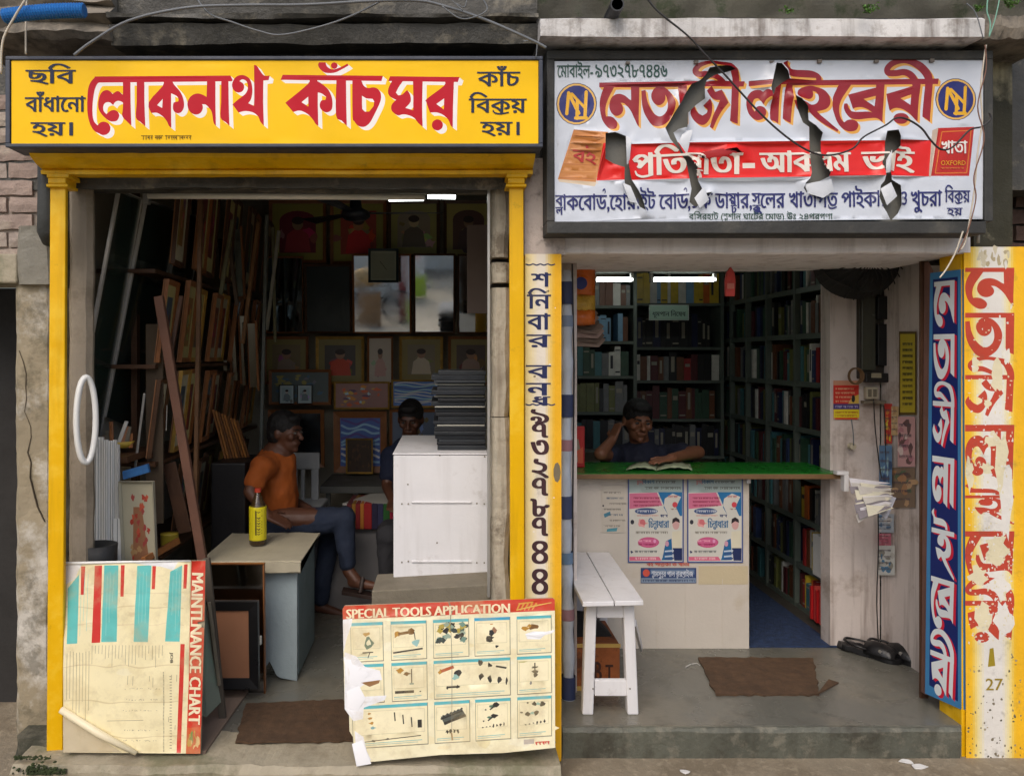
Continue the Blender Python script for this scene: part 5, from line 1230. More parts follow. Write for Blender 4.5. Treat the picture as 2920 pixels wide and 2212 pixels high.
c = MB(PB); c.box(xa - .3, xa, .95, .98, zf, zt_ - .03); c.build('back_panel', t)
# bottle
t = thing('soft_drink_bottle', 'plastic bottle with a yellow printed label on the work table', 'bottle', P(557, 1160, 3.95)); q = P(557, 1160, 3.95); q.z = zt_ + .004
c = MB(glass_mat('brown_drink_bottle', (70, 52, 30), .08, .75)); c.lathe(q, [(.0, 0), (.036, 0), (.043, .01), (.043, .18), (.036, .21), (.026, .235), (.02, .255), (.016, .262), (.016, .275)], 20); c.build('body', t, smooth=True)
c = MB(M('yellow_bottle_label', (214, 200, 30), rough=.4, var=.1)); c.lathe(q, [(.0445, .03), (.0447, .035), (.0447, .195), (.0445, .2)], 20); c.build('label', t, smooth=True)
pr = Print(); pr.scribble(0, 0, 9, 1.9, (96, 84, 20), 3, .22); pr.rect(-1.2, -2.6, 10.2, .8, (150, 140, 30))
cyl = lambda u, v: q + Vector((math.sin((v + .9) * .42 + .35) * .0452, -math.cos((v + .9) * .42 + .35) * .0452, .06 + u * .0125))
pr.build('label_print', t, cyl, PRINT, lift=.0004)
c = MB(M('bottle_cap', (180, 60, 40), rough=.4)); c.lathe(q + Vector((0, 0, .273)), [(.0, 0), (.017, 0), (.017, .02), (.0, .021)], 16); c.build('cap', t)
# mirror with etched motif and black frame with brown panel, standing on the floor by the table
def art_none(pr, x, y, w, h): pr.rect(x, y, x + w, y + h, (150, 104, 76))
t = frame('etched_mirror', 'framed mirror with a white etched flower, standing against the work table', 448, 1212, 575, 1500, 3.58, 3.5, BRW, kind='mirror', mat=mirror_mat('dusky_mirror', .12, (120, 116, 112)), cat='mirror', tilt=2)
pr = Print()
for a in (-75, -38, 0, 38, 75):
    a = math.radians(a); L = 19 if a == 0 else 16
    pr.poly([(538, 1272), (538 + math.sin(a - .22) * L * .6, 1272 - math.cos(a - .22) * L * .6), (538 + math.sin(a) * L, 1272 - math.cos(a) * L), (538 + math.sin(a + .22) * L * .6, 1272 - math.cos(a + .22) * L * .6)], (206, 206, 206))
pr.poly([(538, 1274), (542, 1279), (538, 1285), (534, 1279)], (206, 206, 206)); pr.line([(520, 1274, 2), (530, 1269, 2), (538, 1273, 2), (546, 1269, 2), (556, 1274, 2)], (206, 206, 206))
pr.build('etched_flower', t, lambda x, y: P(x, y, 3.558), PRINT)
frame('brown_panel_frame', 'black frame around a plain brown panel in front of the etched mirror', 430, 1292, 562, 1482, 3.5, 21, BLK, art_none, cat='frame', tilt=3, th=.03, gain=1.)
c = MB(M('small_clip', (190, 190, 180), rough=.5)); c.pbox(557, 564, 1375, 1393, 3.49, .02); tag(c.build('clip', bevel=.002), 'small pale clip on the edge of the black frame', 'clip')
plank('leaning_timber', 'dark timber leaning just right of the maintenance chart', ((446, 1205, 3.3), (482, 1560, 3.3)), .03, .02, M('dark_grey_timber', (80, 72, 62), rough=.8))
plank('leaning_timber', 'greyish strip leaning between the chart and the dark timber', ((452, 1300, 3.28), (474, 1480, 3.28)), .014, .012, GREYW)
c = MB(M('greenish_board', (128, 138, 124), rough=.6, var=.12, vs=5, dirt=(110, 150, 126), damt=.6, ds=5)); c.slab([P(434, 1545, 3.2), P(446, 1548, 3.2), P(481, 1512, 3.3), P(442, 1300, 3.3), P(430, 1300, 3.22)], (0, .012, 0)); tag(c.build('greenish_board'), 'pointed greenish board end leaning beside the maintenance chart', 'board')
c = MB(M('pinkish_floor_plank', (126, 108, 94), rough=.75, var=.12, vs=4, bump=.15)); z0 = zf + .012
def fl(px, py, z): D = (EYE - z) * F / (py - CY); return Vector((WX(px, D), D + CAMY, z))
c.slab([fl(430, 1622, z0), fl(444, 1622, z0), fl(541, 1484, z0), fl(470, 1484, z0), fl(430, 1500, z0)], (0, 0, -.011)); tag(c.build('floor_plank'), 'pinkish plank lying on the floor from the chart towards the table', 'plank')
# floor mat
def mat_obj(pts, z, name, label, mat, amp=.006, th=.008, nx=26, ny=12, seed=0):
    a, b, c_, d = [fl(x, y, z) for x, y in pts]; m = MB(mat); idx = []
    for j in range(ny + 1):
        for i in range(nx + 1):
            u, v = i / nx, j / ny; p = a.lerp(b, u).lerp(d.lerp(c_, u), v)
            e = noise.noise(Vector((u * 9 + seed, v * 7, 2.))); ed = noise.noise(Vector((u * 14, v * 14, 7. + seed)))
            if i in (0, nx): p.x += ed * .02
            if j in (0, ny): p.y += ed * .015
            p.z = z + th + max(0, e) * amp; idx.append(p)
    n = m.pts(idx)
    for j in range(ny):
        for i in range(nx): k = n + j * (nx + 1) + i; m.face([k, k + 1, k + nx + 2, k + nx + 1])
    rim = [n + i for i in range(nx + 1)] + [n + j * (nx + 1) + nx for j in range(1, ny + 1)] + [n + ny * (nx + 1) + i for i in range(nx - 1, -1, -1)] + [n + j * (nx + 1) for j in range(ny - 1, 0, -1)]
    low = m.pts([Vector((m.v[k].x, m.v[k].y, z + .001)) for k in rim])
    for k in range(len(rim)): m.face([rim[k], low + k, low + (k + 1) % len(rim), rim[(k + 1) % len(rim)]])
    return tag(m.build(name, smooth=False), label, 'mat')
mat_obj([(508, 1606), (800, 1602), (740, 1513), (532, 1522)], zf, 'doormat', 'worn brown mat on the floor of the framing shop', JUTE, seed=3)
# back of the shop: bench, platform, cloth, chair
c = MB(M('grey_low_partition', (118, 116, 116), rough=.8, var=.06)); c.box(WX(640, 4.75), WX(870, 4.75), 1.55, 1.63, zf, WZ(1140, 4.75)); tag(c.build('low_partition'), 'plain grey low partition behind the seated man\'s foot', 'partition')
t = thing('striped_cloth_stack', 'stack of striped red, orange, blue and green cloth on the low partition', 'cloth', P(798, 1144, 4.73))
for k, (a, b, cc) in enumerate([(749, 760, (90, 30, 34)), (760, 768, (140, 100, 30)), (768, 778, (120, 30, 30)), (778, 786, (176, 110, 40)), (786, 803, (150, 30, 30)), (803, 816, (40, 34, 60)), (816, 828, (50, 50, 80)), (828, 842, (40, 90, 40)), (842, 849, (160, 30, 60))]):
    c = MB(M('cloth_%d_%d_%d' % cc, cc, rough=.9, var=.1)); c.pbox(a, b, 1088, 1143, 4.70, .3); c.build('stripe', t, bevel=.004)
c = MB(M('worn_desk', (96, 96, 90), rough=.6)); t = thing('back_desk', 'dull grey desk below the leaning frames at the back', 'desk', P(770, 1140, 5.2))
c.box(WX(694, 5.2), WX(960, 5.2), 1.95, 2.5, WZ(1062, 5.2), WZ(1048, 5.2)); c.build('top', t)
for x in (704, 765, 930):
    c = MB(M('worn_desk', (96, 96, 90))); c.box(WX(x, 5.2), WX(x + 9, 5.2), 2.0, 2.03, zf, WZ(1062, 5.2)); c.build('leg', t)
c = MB(M('desk_paper', (170, 168, 160), rough=.8)); c.slab([P(740, 1087, 4.74), P(850, 1087, 4.7), P(905, 1064, 5.0), P(800, 1066, 5.0)], (0, 0, -.012)); tag(c.build('paper_sheet'), 'pale paper sheet lying above the striped cloth', 'paper')
t = thing('plastic_chair', 'white slatted plastic chair behind the man in orange', 'chair', P(660, 1290, 5.0)); WC_ = M('dim_white_plastic', (176, 178, 176), rough=.4)
DCh = 5.0
for a, b in ((632, 642), (650, 658), (672, 688)):
    c = MB(WC_); c.pbox(a, b, 1012, 1100, DCh, .02); c.build('back_slat', t, bevel=.004)
c = MB(WC_); c.pbox(626, 690, 978, 1014, DCh - .005, .03); c.build('top_rail', t, bevel=.008)
c = MB(WC_); c.pbox(626, 690, 1098, 1112, DCh - .3, .35); c.build('seat', t, bevel=.008)
for a, d in ((628, 0), (682, 0), (620, -.3), (690, -.3)):
    c = MB(WC_); c.pbox(a, a + 8, 1112, 1280, DCh + d, .02); c.build('leg', t)

# ------------------------------------------------------------------ the two charts
t = thing('maintenance_chart', 'cream maintenance chart turned on its side with teal and red bars', 'chart board', P(290, 1625, 3.0))
C3 = lambda x, y: (x * .2946, 1181.7 + y * .2946)
chart_q = lambda x, y: P(x, y, 3.10 - .10 * (y - 1212) / 413)
outline = [C3(*q) for q in ((492, 112), (1508, 97), (1500, 560), (1472, 1507), (466, 1500), (468, 900), (478, 300))]
c = MB(M('chart_board_back', (150, 140, 116), rough=.8)); c.slab([chart_q(x, y) + Vector((0, .002, 0)) for x, y in reversed(outline)], (0, .006, 0)); c.build('backing', t)
pr = Print(); pr.poly(outline, (238, 226, 182)); c3 = lambda *q: [C3(*p) for p in q]
r = random.Random(4)
for i in range(24):
    x, y = C3(r.uniform(480, 1350), r.uniform(150, 1480)); blob(pr, x, y, r.uniform(6, 22), r.uniform(3, 9), r.choice([(240, 230, 192), (234, 220, 172), (228, 214, 170)]), r)
for y, a in ((440, 1), (870, 1), (1130, 1), (1380, 1), (560, 0), (330, 0)):
    pr.line([C3(470 + k * 110, y + r.uniform(-14, 14)) + (r.uniform(1, 3.2),) for k in range(9)], (218, 202, 158) if a else (226, 210, 168))
pr.poly(c3((1405, 99), (1508, 97), (1500, 560), (1472, 1507), (1366, 1507), (1385, 1000)), (206, 52, 34))
TEALC = (98, 190, 184)
for q in (((580, 200), (585, 135), (572, 700), (495, 705), (500, 300)), ((768, 130), (872, 130), (858, 690), (745, 692)), ((1008, 135), (1112, 130), (1088, 690), (982, 690)), ((1252, 175), (1338, 130), (1320, 688), (1212, 688))):
    pr.poly(c3(*q), TEALC); a, b = q[0], q[2]
    for k in range(3): pr.line([C3(a[0] + 22 + k * 24, 170 + r.uniform(0, 60)) + (.8,), C3(a[0] + 10 + k * 24, 660 - r.uniform(0, 300)) + (.8,)], (150, 210, 200))
for q in (((598, 138), (628, 138), (618, 345), (596, 345)), ((698, 133), (752, 131), (738, 695), (676, 697)), ((890, 128), (918, 128), (908, 360), (884, 360)), ((1120, 136), (1146, 136), (1138, 305), (1114, 305)), ((1352, 125), (1378, 122), (1370, 300), (1346, 300)), ((1326, 705), (1358, 705), (1328, 1504), (1296, 1504))):
    pr.poly(c3(*q), (204, 50, 42))
pr.poly(c3((484, 112), (610, 112), (575, 175), (555, 230), (480, 272)), (232, 230, 230)); pr.poly(c3((960, 108), (1310, 104), (1275, 165), (1180, 140), (1060, 128)), (226, 226, 226))
GY = (150, 140, 118)
for k in range(22):
    x = 680 + k * 24.5; pr.line([C3(x, 715) + (.9,), C3(x - 3, 715 + r.uniform(50, 165)) + (.9,)], GY)
for k in range(8):
    x = 495 + k * 23; pr.line([C3(x, 740 + r.uniform(0, 40)) + (1.,), C3(x - 4, r.uniform(1080, 1290)) + (1.,)], GY)
for k in range(60):
    pr.rect(*(C3(1198 - (k > 30) * 0, 910 + k * 9.8) + C3(1207, 914 + k * 9.8 + r.uniform(0, 3))), GY)
for k in range(26): pr.rect(*(C3(1246, 940 + k * 21) + C3(1262, 946 + k * 21)), GY)
for k in range(90):
    x = r.uniform(900, 1170); y = r.choice((1030, 1110, 1190, 1335, 1410)) + r.uniform(-4, 4); pr.rect(*(C3(x, y) + C3(x + 6, y + 5)), (176, 164, 134))
pr.line([C3(790, 1268) + (.9,), C3(1055, 1262) + (.9,)], (140, 126, 104))
pr.text('JOB', C3(1252, 770)[0], C3(1252, 770)[1], 5.5, (70, 64, 56), rot=math.pi / 2, w=22, bold=10)
for k in range(8):
    x, y = C3(*[(940, 940), (978, 940), (1100, 940), (1125, 950), (1240, 1240), (1286, 1300), (1300, 930), (1262, 930)][k]); pr.line([(x, y, 1.2), (x - .6, y + r.uniform(8, 22), 1.2)], (170, 158, 130))
# printed title, then the torn notch over it
pr.text('MAINTLNANCE CHART', C3(1412, 180)[0], C3(1412, 180)[1], 23.5, (240, 226, 190), rot=math.pi / 2 + .024, w=327, bold=30)
pr.poly(c3((1375, 1320), (1478, 1310), (1470, 1505), (1366, 1505)), (206, 84, 40))
for k in range(16): blob(pr, *C3(r.uniform(1380, 1465), r.uniform(1330, 1495)), r.uniform(2, 6), r.uniform(4, 13), r.choice([(196, 150, 60), (206, 66, 34), (226, 190, 130), (120, 140, 70)]), r)
pr.poly(c3((464, 1235), (466, 1500), (900, 1500)), (196, 182, 152)); pr.cut = [c3((1450, 545), (1503, 535), (1501, 590), (1462, 575))]
def cdisp(x, y):
    return .004 + .004 * noise.noise(Vector((x * .02, y * .03, 3.)))
pr.build('printed_sheet', t, chart_q, CHARTM, disp=cdisp, grid=(150, 1220, 440, 1620, 14), lift=.0015)
c = MB(M('curled_paper', (230, 218, 184), rough=.5, var=.08)); c.tube([chart_q(*C3(462, 1175)) + Vector((0, -.016, 0)), chart_q(*C3(740, 1345)) + Vector((0, -.02, 0)), chart_q(*C3(1010, 1495)) + Vector((0, -.014, 0))], [.013, .015, .009], 12); c.build('curled_corner', t, smooth=True)
c = MB(WHITEPL); c.tube([chart_q(*C3(488, 116)) + Vector((0, -.004, 0)), chart_q(*C3(900, 106)) + Vector((0, -.004, 0)), chart_q(*C3(1400, 98)) + Vector((0, -.004, 0))], [.006, .005, .003], 10); c.build('rolled_edge', t, smooth=True)

t = thing('tools_chart', 'torn cream special tools chart with red title band leaning at the middle pillar', 'chart board', P(970, 1645, 2.95))
tl, tr, br, bl = P(740, 1308, 3.05), P(1198, 1291, 3.05), P(1199, 1617, 2.94), P(748, 1648, 2.94)
qm = qmap(tl, tr, br, bl); nn = (tr - tl).cross(bl - tl).normalized(); nn = -nn if nn.y > 0 else nn
TO = [(0.0, .02), (.01, 0), (.99, .0), (1, .01), (1, .99), (.75, 1), (.45, .985), (.12, 1.0), (.05, .985), (.045, .86), (.02, .80), (.02, .70), (.0, .66)]
c = MB(M('tools_chart_back', (170, 158, 130), rough=.8)); c.slab([qm(u, v) - nn * .001 for u, v in reversed(TO)], (0, .006, 0)); c.build('backing', t)
pr = Print(); U = lambda u, v: (u * 100, v * 75)
CRM2 = (240, 232, 196); pr.poly([U(*q) for q in TO], CRM2)
r = random.Random(11)
for i in range(30): blob(pr, r.uniform(3, 97), r.uniform(12, 72), r.uniform(2, 7), r.uniform(1, 3), r.choice([(242, 236, 206), (234, 222, 176), (238, 226, 184)]), r)
pr.poly([U(0, .02), U(.01, 0), U(.99, 0), U(1, .01), U(1, .085), U(0, .09)], (202, 62, 38))
def cell(u0, v0, u1, v1, hc=(92, 182, 196)):
    x0, y0 = U(u0, v0); x1, y1 = U(u1, v1)
    pr.rect(x0, y0, x1, y1, (132, 130, 112)); pr.rect(x0 + .25, y0 + .2, x1 - .35, y1 - .45, (240, 230, 190)); pr.rect(x0, y0, x1 - .3, y0 + 1.5, hc)
    pr.rect(x0 + 1, y0 + 2.6, x1 - 1.6, y1 - 6.2, (206, 198, 160)); pr.rect(x0 + 1.2, y0 + 2.8, x1 - 1.8, y1 - 6.4, (242, 232, 194))
    pr.line([(x0 + 1, y1 - 2.2, .35), (x1 - 3, y1 - 2.4, .35)], (140, 190, 186)); pr.line([(x0 + 1, y1 - 1.4, .3), (x1 - 5, y1 - 1.5, .3)], (170, 196, 180))
cols_ = [(.035, .19), (.225, .395), (.425, .595), (.62, .79), (.82, .985)]
rows_ = [(.115, .37), (.385, .635), (.65, .915)]
for j, (v0, v1) in enumerate(rows_):
    for i, (u0, u1) in enumerate(cols_):
        if j == 1 and i == 3: continue
        if j == 2 and i == 1: continue
        if j == 1 and i == 2: u1 = .79
        if j == 2 and i == 0: u1 = .395
        cell(u0, v0, u1, v1, (60, 160, 196) if (i, j) == (3, 0) else (92, 182, 190))
DK = (50, 48, 44); OR = (186, 138, 54); BN = (120, 84, 40); GRN = (86, 120, 104)
def it(u, v, ru, rv, c): blob(pr, u * 100, v * 75, ru, rv, c, r, 9)
def ln(u0, v0, u1, v1, w, c): pr.line([(u0 * 100, v0 * 75, w), (u1 * 100, v1 * 75, w)], c)
it(.11, .19, 1.6, 1.3, OR); it(.12, .25, 2.4, 3, GRN); it(.12, .25, 1.2, 1.8, CRM2); ln(.09, .31, .14, .31, .5, DK); ln(.125, .31, .115, .345, .4, DK)
it(.255, .2, 2, 2, OR); ln(.26, .2, .31, .19, 1.4, BN); it(.32, .185, 2.6, 1.6, BN); ln(.335, .19, .34, .24, .4, DK); it(.345, .26, 2.1, 1.8, (150, 190, 186)); ln(.235, .32, .375, .3, .8, DK)
for k in range(30): it(r.uniform(.445, .575), r.uniform(.15, .26), 1.6, 1.5, r.choice([(70, 96, 86), (110, 146, 132), DK, (180, 160, 70), (150, 170, 150), (60, 70, 66)]))
it(.69, .26, 2.6, 1.6, DK); it(.7, .22, 1.6, 2, (40, 40, 40)); it(.715, .2, 1.2, 1.6, (150, 110, 80)); it(.70, .16, 1, .5, OR); it(.725, .31, .8, .8, DK)
it(.86, .2, 2, 1.1, OR); it(.90, .19, 3, 1.9, BN); it(.88, .18, 1.3, 1.2, OR)
it(.265, .44, 2, 1.5, OR); it(.295, .46, 2, 1, BN); ln(.32, .43, .32, .52, .5, DK); ln(.31, .525, .33, .525, .8, (120, 150, 140)); ln(.24, .575, .33, .575, 1.3, DK); it(.36, .575, .4, .4, DK)
it(.46, .455, 1.6, 1.5, OR); ln(.46, .455, .52, .43, 1.5, (180, 90, 50)); it(.54, .47, 2.2, 2, DK); it(.53, .5, 1.8, 1.6, (150, 190, 180)); ln(.485, .56, .545, .56, .9, DK)
it(.49, .56, .8, .9, DK); it(.54, .56, .9, 1, DK)
for k, (u, v) in enumerate([(.645, .41), (.69, .43), (.65, .5), (.69, .52), (.735, .53), (.77, .54)]): it(u, v, 1.2 if k < 5 else .7, 2.0 if k > 1 else 1.4, DK)
ln(.72, .44, .77, .455, .9, DK)
it(.85, .42, 2.4, .6, (190, 180, 120)); ln(.905, .43, .905, .52, .6, DK); it(.905, .46, 2.2, .6, DK); it(.905, .49, 1.8, .8, DK); it(.905, .51, 1.3, 1.2, DK); it(.885, .56, .6, 1, (120, 120, 120))
for k in range(4): it(.115 + .005 * k, .70 + .03 * k, 1 + .2 * k, .7, OR if k < 3 else (130, 170, 170))
for k in range(3): ln(.235 + k * .04, .70 + k * .018, .238 + k * .04, .755 + k * .022, .6, DK)
pr.rect(*(U(.345, .755) + U(.365, .805)), DK); ln(.09, .875, .36, .855, .4, DK); it(.135, .872, 1.4, .6, DK); it(.2, .865, 1., .4, DK)
pr.poly([U(.455, .745), U(.555, .70), U(.575, .745), U(.475, .80)], (86, 92, 86)); ln(.455, .76, .56, .715, .8, DK); ln(.47, .79, .575, .745, 1.2, DK)
for k in range(6): it(.47 + k * .017, .742 - k * .008, .7, .7, (56, 60, 56))
for k in range(4): it(.485 + k * .017, .842, .8, 1.1, DK)
ln(.505, .85, .51, .9, .8, (176, 140, 90))
for (u, v) in ((.70, .70), (.69, .77)):
    it(u, v, 2.2, .8, (90, 120, 100)); it(u + .02, v - .01, 1.8, 1.1, DK); ln(u - .01, v + .02, u + .01, v, .7, DK); it(u - .03, v + .02, .5, .5, DK)
for k in range(7): it(.655 + k * .017, .83 - k * .002, .5, .4 if k < 3 else .9, DK)
for (u, v) in ((.90, .70), (.87, .76)): it(u, v, 1.3, 1.3, DK); it(u + .04, v, 1.5, 1.4, DK); it(u + .02, v, 1.2, .8, (150, 190, 170)); it(u - .03, v - .01, .7, .5, DK)
for k in range(6): it(.86 + k * .018, .83 - k * .003, .5, .4 if k < 3 else .9, DK)
pr.rect(*(U(.85, .925) + U(.9, .955)), (190, 180, 170)); pr.scribble(*U(.905, .965), 6, 1.6, (204, 70, 60), 4, .3)
WT = (240, 240, 242)   # torn paper showing white
for pts in ([(0, .09), (.045, .085), (.04, .13), (.02, .2), (.0, .3)], [(.005, .3), (.06, .33), (.1, .40), (.17, .43), (.18, .49), (.11, .5), (.075, .53), (.09, .59), (.2, .59), (.19, .62), (.09, .66), (.085, .73), (.04, .74), (.02, .70), (0, .66)],
            [(.045, .80), (.085, .84), (.1, .93), (.12, .99), (.05, .985)], [(.86, .235), (.90, .22), (.96, .225), (1.0, .215), (.99, .235), (.95, .25), (.93, .275), (.87, .27)]):
    pr.poly([U(*q) for q in pts], WT)
for u in (.075, .36): pass
pr.line([U(.5, .0) + (.5,), U(.515, .06) + (.7,), U(.508, .12) + (.3,), U(.512, .4) + (.25,), U(.506, .9) + (.2,)], (120, 116, 100))
pr.poly([U(.08, .50), U(.17, .49), U(.165, .51), U(.12, .53)], (150, 110, 70))
pr.text('SPECIAL TOOLS APPLICATION', 1.6, 6.4, 4.4, (244, 228, 190), w=77.5, bold=30)
for k in range(5): pr.line([U(.82 + k * .018, .075) + (.5,), U(.835 + k * .02, .03) + (.9,)], (214, 150, 60))
pr.line([U(.82, .072) + (.5,), U(.9, .05) + (.7,), U(.985, .03) + (.4,)], (220, 180, 90)); pr.line([U(.83, .03) + (.8,), U(.9, .022) + (.7,)], (220, 160, 70))
pr.build('printed_sheet', t, lambda x, y: qm(x / 100, y / 75), CHARTM, nrm=nn, disp=lambda x, y: .004 + .0045 * noise.noise(Vector((x * .06, y * .08, 6.))) + (.012 * max(0, 1 - x / 12) * abs(noise.noise(Vector((x * .3, y * .25, 2.)))) * (1 if y > 20 else 0)), grid=(1, 1, 99, 74, 3.), lift=.0015)
# torn flaps of white paper
for k, pts in enumerate([[(.0, .33), (.05, .36), (.12, .45), (.06, .52), (.015, .5)], [(.01, .55), (.07, .52), (.1, .60), (.06, .68), (.02, .66)], [(.03, .88), (.08, .86), (.12, 1.01), (.05, 1.02)], [(.86, .24), (.92, .225), (.97, .235), (.93, .265)]]):
    c = MB(M('torn_white_paper', (238, 238, 240), rough=.7, var=.03, bump=.05)); ctr = (sum(p[0] for p in pts) / len(pts), sum(p[1] for p in pts) / len(pts))
    n0 = c.pts([qm(u, v) + nn * .006 for u, v in pts] + [qm(*ctr) + nn * .012])
    for i in range(len(pts)): c.face([n0 + i, n0 + (i + 1) % len(pts), n0 + len(pts)])
    c.build('torn_flap', t, smooth=True)
# ------------------------------------------------------------------ BOOKSHOP
SHM = M('grey_green_shelf', (92, 102, 94), rough=.5, var=.12, vs=6)
PAGES = M('page_block', (196, 188, 166), rough=.8, var=.08, vs=60)
BCOL = {'red': (150, 44, 44), 'green': (48, 78, 60), 'blue': (50, 66, 104), 'teal': (66, 116, 122), 'yellow': (204, 176, 56), 'grey': (110, 112, 112), 'white': (206, 206, 198), 'brown': (104, 64, 40), 'maroon': (84, 36, 40), 'navy': (26, 34, 66), 'orange': (200, 104, 44), 'pink': (206, 120, 140), 'olive': (104, 108, 58), 'black': (30, 32, 34), 'sky': (120, 160, 190)}
_bk = {}
def book_mesh(col, var=0):
    """unit book: spine towards -X, width (thickness) along Y, upright"""
    if (col, var) in _bk: return _bk[col, var]
    b = MB(M('cover_' + col, BCOL[col], rough=.4, var=.15, vs=18))
    b.box(0, .04, -.5, .5, 0, 1); b.box(.04, 1, -.5, -.42, 0, 1); b.box(.04, 1, .42, .5, 0, 1)
    b.use(PAGES); b.box(.04, .96, -.42, .42, .02, .975)
    b.use(M('spine_label_' + ('dark' if col in ('white', 'yellow', 'sky', 'pink') else 'pale'), (50, 50, 60) if col in ('white', 'yellow', 'sky', 'pink') else (150, 146, 130), rough=.5))
    if var == 1: b.box(-.006, 0, -.36, .36, .62, .76)
    elif var == 2: b.box(-.006, 0, -.22, .22, .3, .85)
    elif var == 3: b.box(-.006, 0, -.4, .4, .84, .88); b.box(-.006, 0, -.4, .4, .1, .15)
    me = bpy.data.meshes.new('book'); me.from_pydata(b.v, [], b.f)
    for m in b.mats: me.materials.append(m)
    me.polygons.foreach_set('material_index', b.fm); _bk[col, var] = me; return me
nbook = [0]; BR_ = random.Random(55)
def put_book(loc, depth, th, h, col, label, group, rz=0., lean=0.):
    o = bpy.data.objects.new('book', book_mesh(col, BR_.choice((0, 0, 0, 0, 1, 2, 3)))); COL.objects.link(o); o.location = loc; o.scale = (depth, th, h)
    o.rotation_euler = (lean if rz == 0 else 0, -lean if rz else 0, rz); tag(o, label, 'book', group); nbook[0] += 1; return o
def rowlab(n): return (ORD + ['twenty-first', 'twenty-second', 'twenty-third', 'twenty-fourth', 'twenty-fifth'])[n] if n < 25 else 'last'
r = random.Random(77)
# right wall: shelves facing left
XS = 2.145
lev = [.97, .69, .407, .13, -.155, -.43, -.71, -.97, -1.25, -1.50]
uprights = [4.22, 4.67, 5.08, 5.42, 5.72, 5.98]
bs_ = thing('bookshelf', 'tall grey steel bookshelf along the right wall of the bookshop', 'bookshelf', (2.3, 1.9, zp))
for k, z in enumerate(lev):
    zz = EYE + z; c = MB(SHM); c.box(XS, 2.44, uprights[0] + CAMY, uprights[-1] + CAMY, zz - .018, zz)
    c.box(XS - .004, XS - .0005, uprights[0] + CAMY, uprights[-1] + CAMY, zz - .026, zz + .006); c.build('shelf_board', bs_)
for D in uprights:
    c = MB(SHM); c.box(XS - .008, XS + .028, D + CAMY - .012, D + CAMY + .012, zp, EYE + 1.2); c.build('upright', bs_)
LN = ['top', 'second', 'third', 'fourth', 'fifth', 'sixth', 'seventh', 'eighth', 'ninth', 'bottom']
pal_hi = ['green', 'navy', 'teal', 'grey', 'white', 'black', 'olive', 'blue', 'maroon', 'brown', 'green', 'black', 'navy']
pal_lo = ['red', 'red', 'orange', 'pink', 'maroon', 'yellow', 'white', 'red', 'brown', 'teal']
far = MB()
for k, z in enumerate(lev):
    zz = EYE + z + .001; head = (lev[k - 1] - z - .045) if k else .22
    for bay in range(5):
        y = uprights[bay] + CAMY + .016; ye = uprights[bay + 1] + CAMY - .016; n = 0
        pal = pal_lo if (k >= 8 and bay == 0) else pal_hi if k < 3 or bay else pal_hi + ['red', 'yellow', 'white', 'sky', 'olive', 'orange']
        while y < ye - .02:
            th = r.uniform(.018, .05); h = head * r.uniform(.74, .97)
            if y + th > ye: break
            if r.random() < .05: y += .05; continue
            col = r.choice(pal); dep = r.uniform(.15, .2); xo = r.uniform(.004, .03)
            if bay < 2 and not (k in (5, 6) and False):
                put_book((XS + xo, y + th / 2, zz), dep, th * .96, h, col, '%s book, %s from the %s upright on the %s shelf of the right wall' % (col, rowlab(n), ['front', 'second'][bay], LN[k]), 'books on the right wall shelves'); n += 1
            else:
                far.use(M('cover_' + col, BCOL[col], rough=.4, var=.15, vs=18)); far.box(XS + xo, XS + xo + dep, y, y + th * .94, zz, zz + h)
            y += th
o = far.build('packed_books', bs_); o['kind'] = 'stuff'
# special pieces at the low right front: white box file, red stack
c = MB(WHITEPL); c.box(XS - .03, XS + .12, 4.27 + CAMY, 4.39 + CAMY, EYE - 1.25 + .002, EYE - 1.25 + .235); tag(c.build('box_file', bevel=.003), 'white box file standing near the front of a low shelf by the doorway', 'box file')
for i in range(7):
    c = MB(M('red_workbook_%d' % (i % 3), [(206, 44, 44), (220, 90, 80), (190, 30, 40)][i % 3], rough=.4)); y = 4.235 + i * .021 + CAMY
    c.box(XS - .05 + .004 * (i % 3), XS + .15, y, y + .018, EYE - 1.50 + .002, EYE - 1.5 + .20 - .006 * (i % 4)); tag(c.build('workbook'), 'red workbook, %s from the front on the lowest shelf by the doorway' % ORD[i], 'book', 'red workbooks on the lowest shelf')
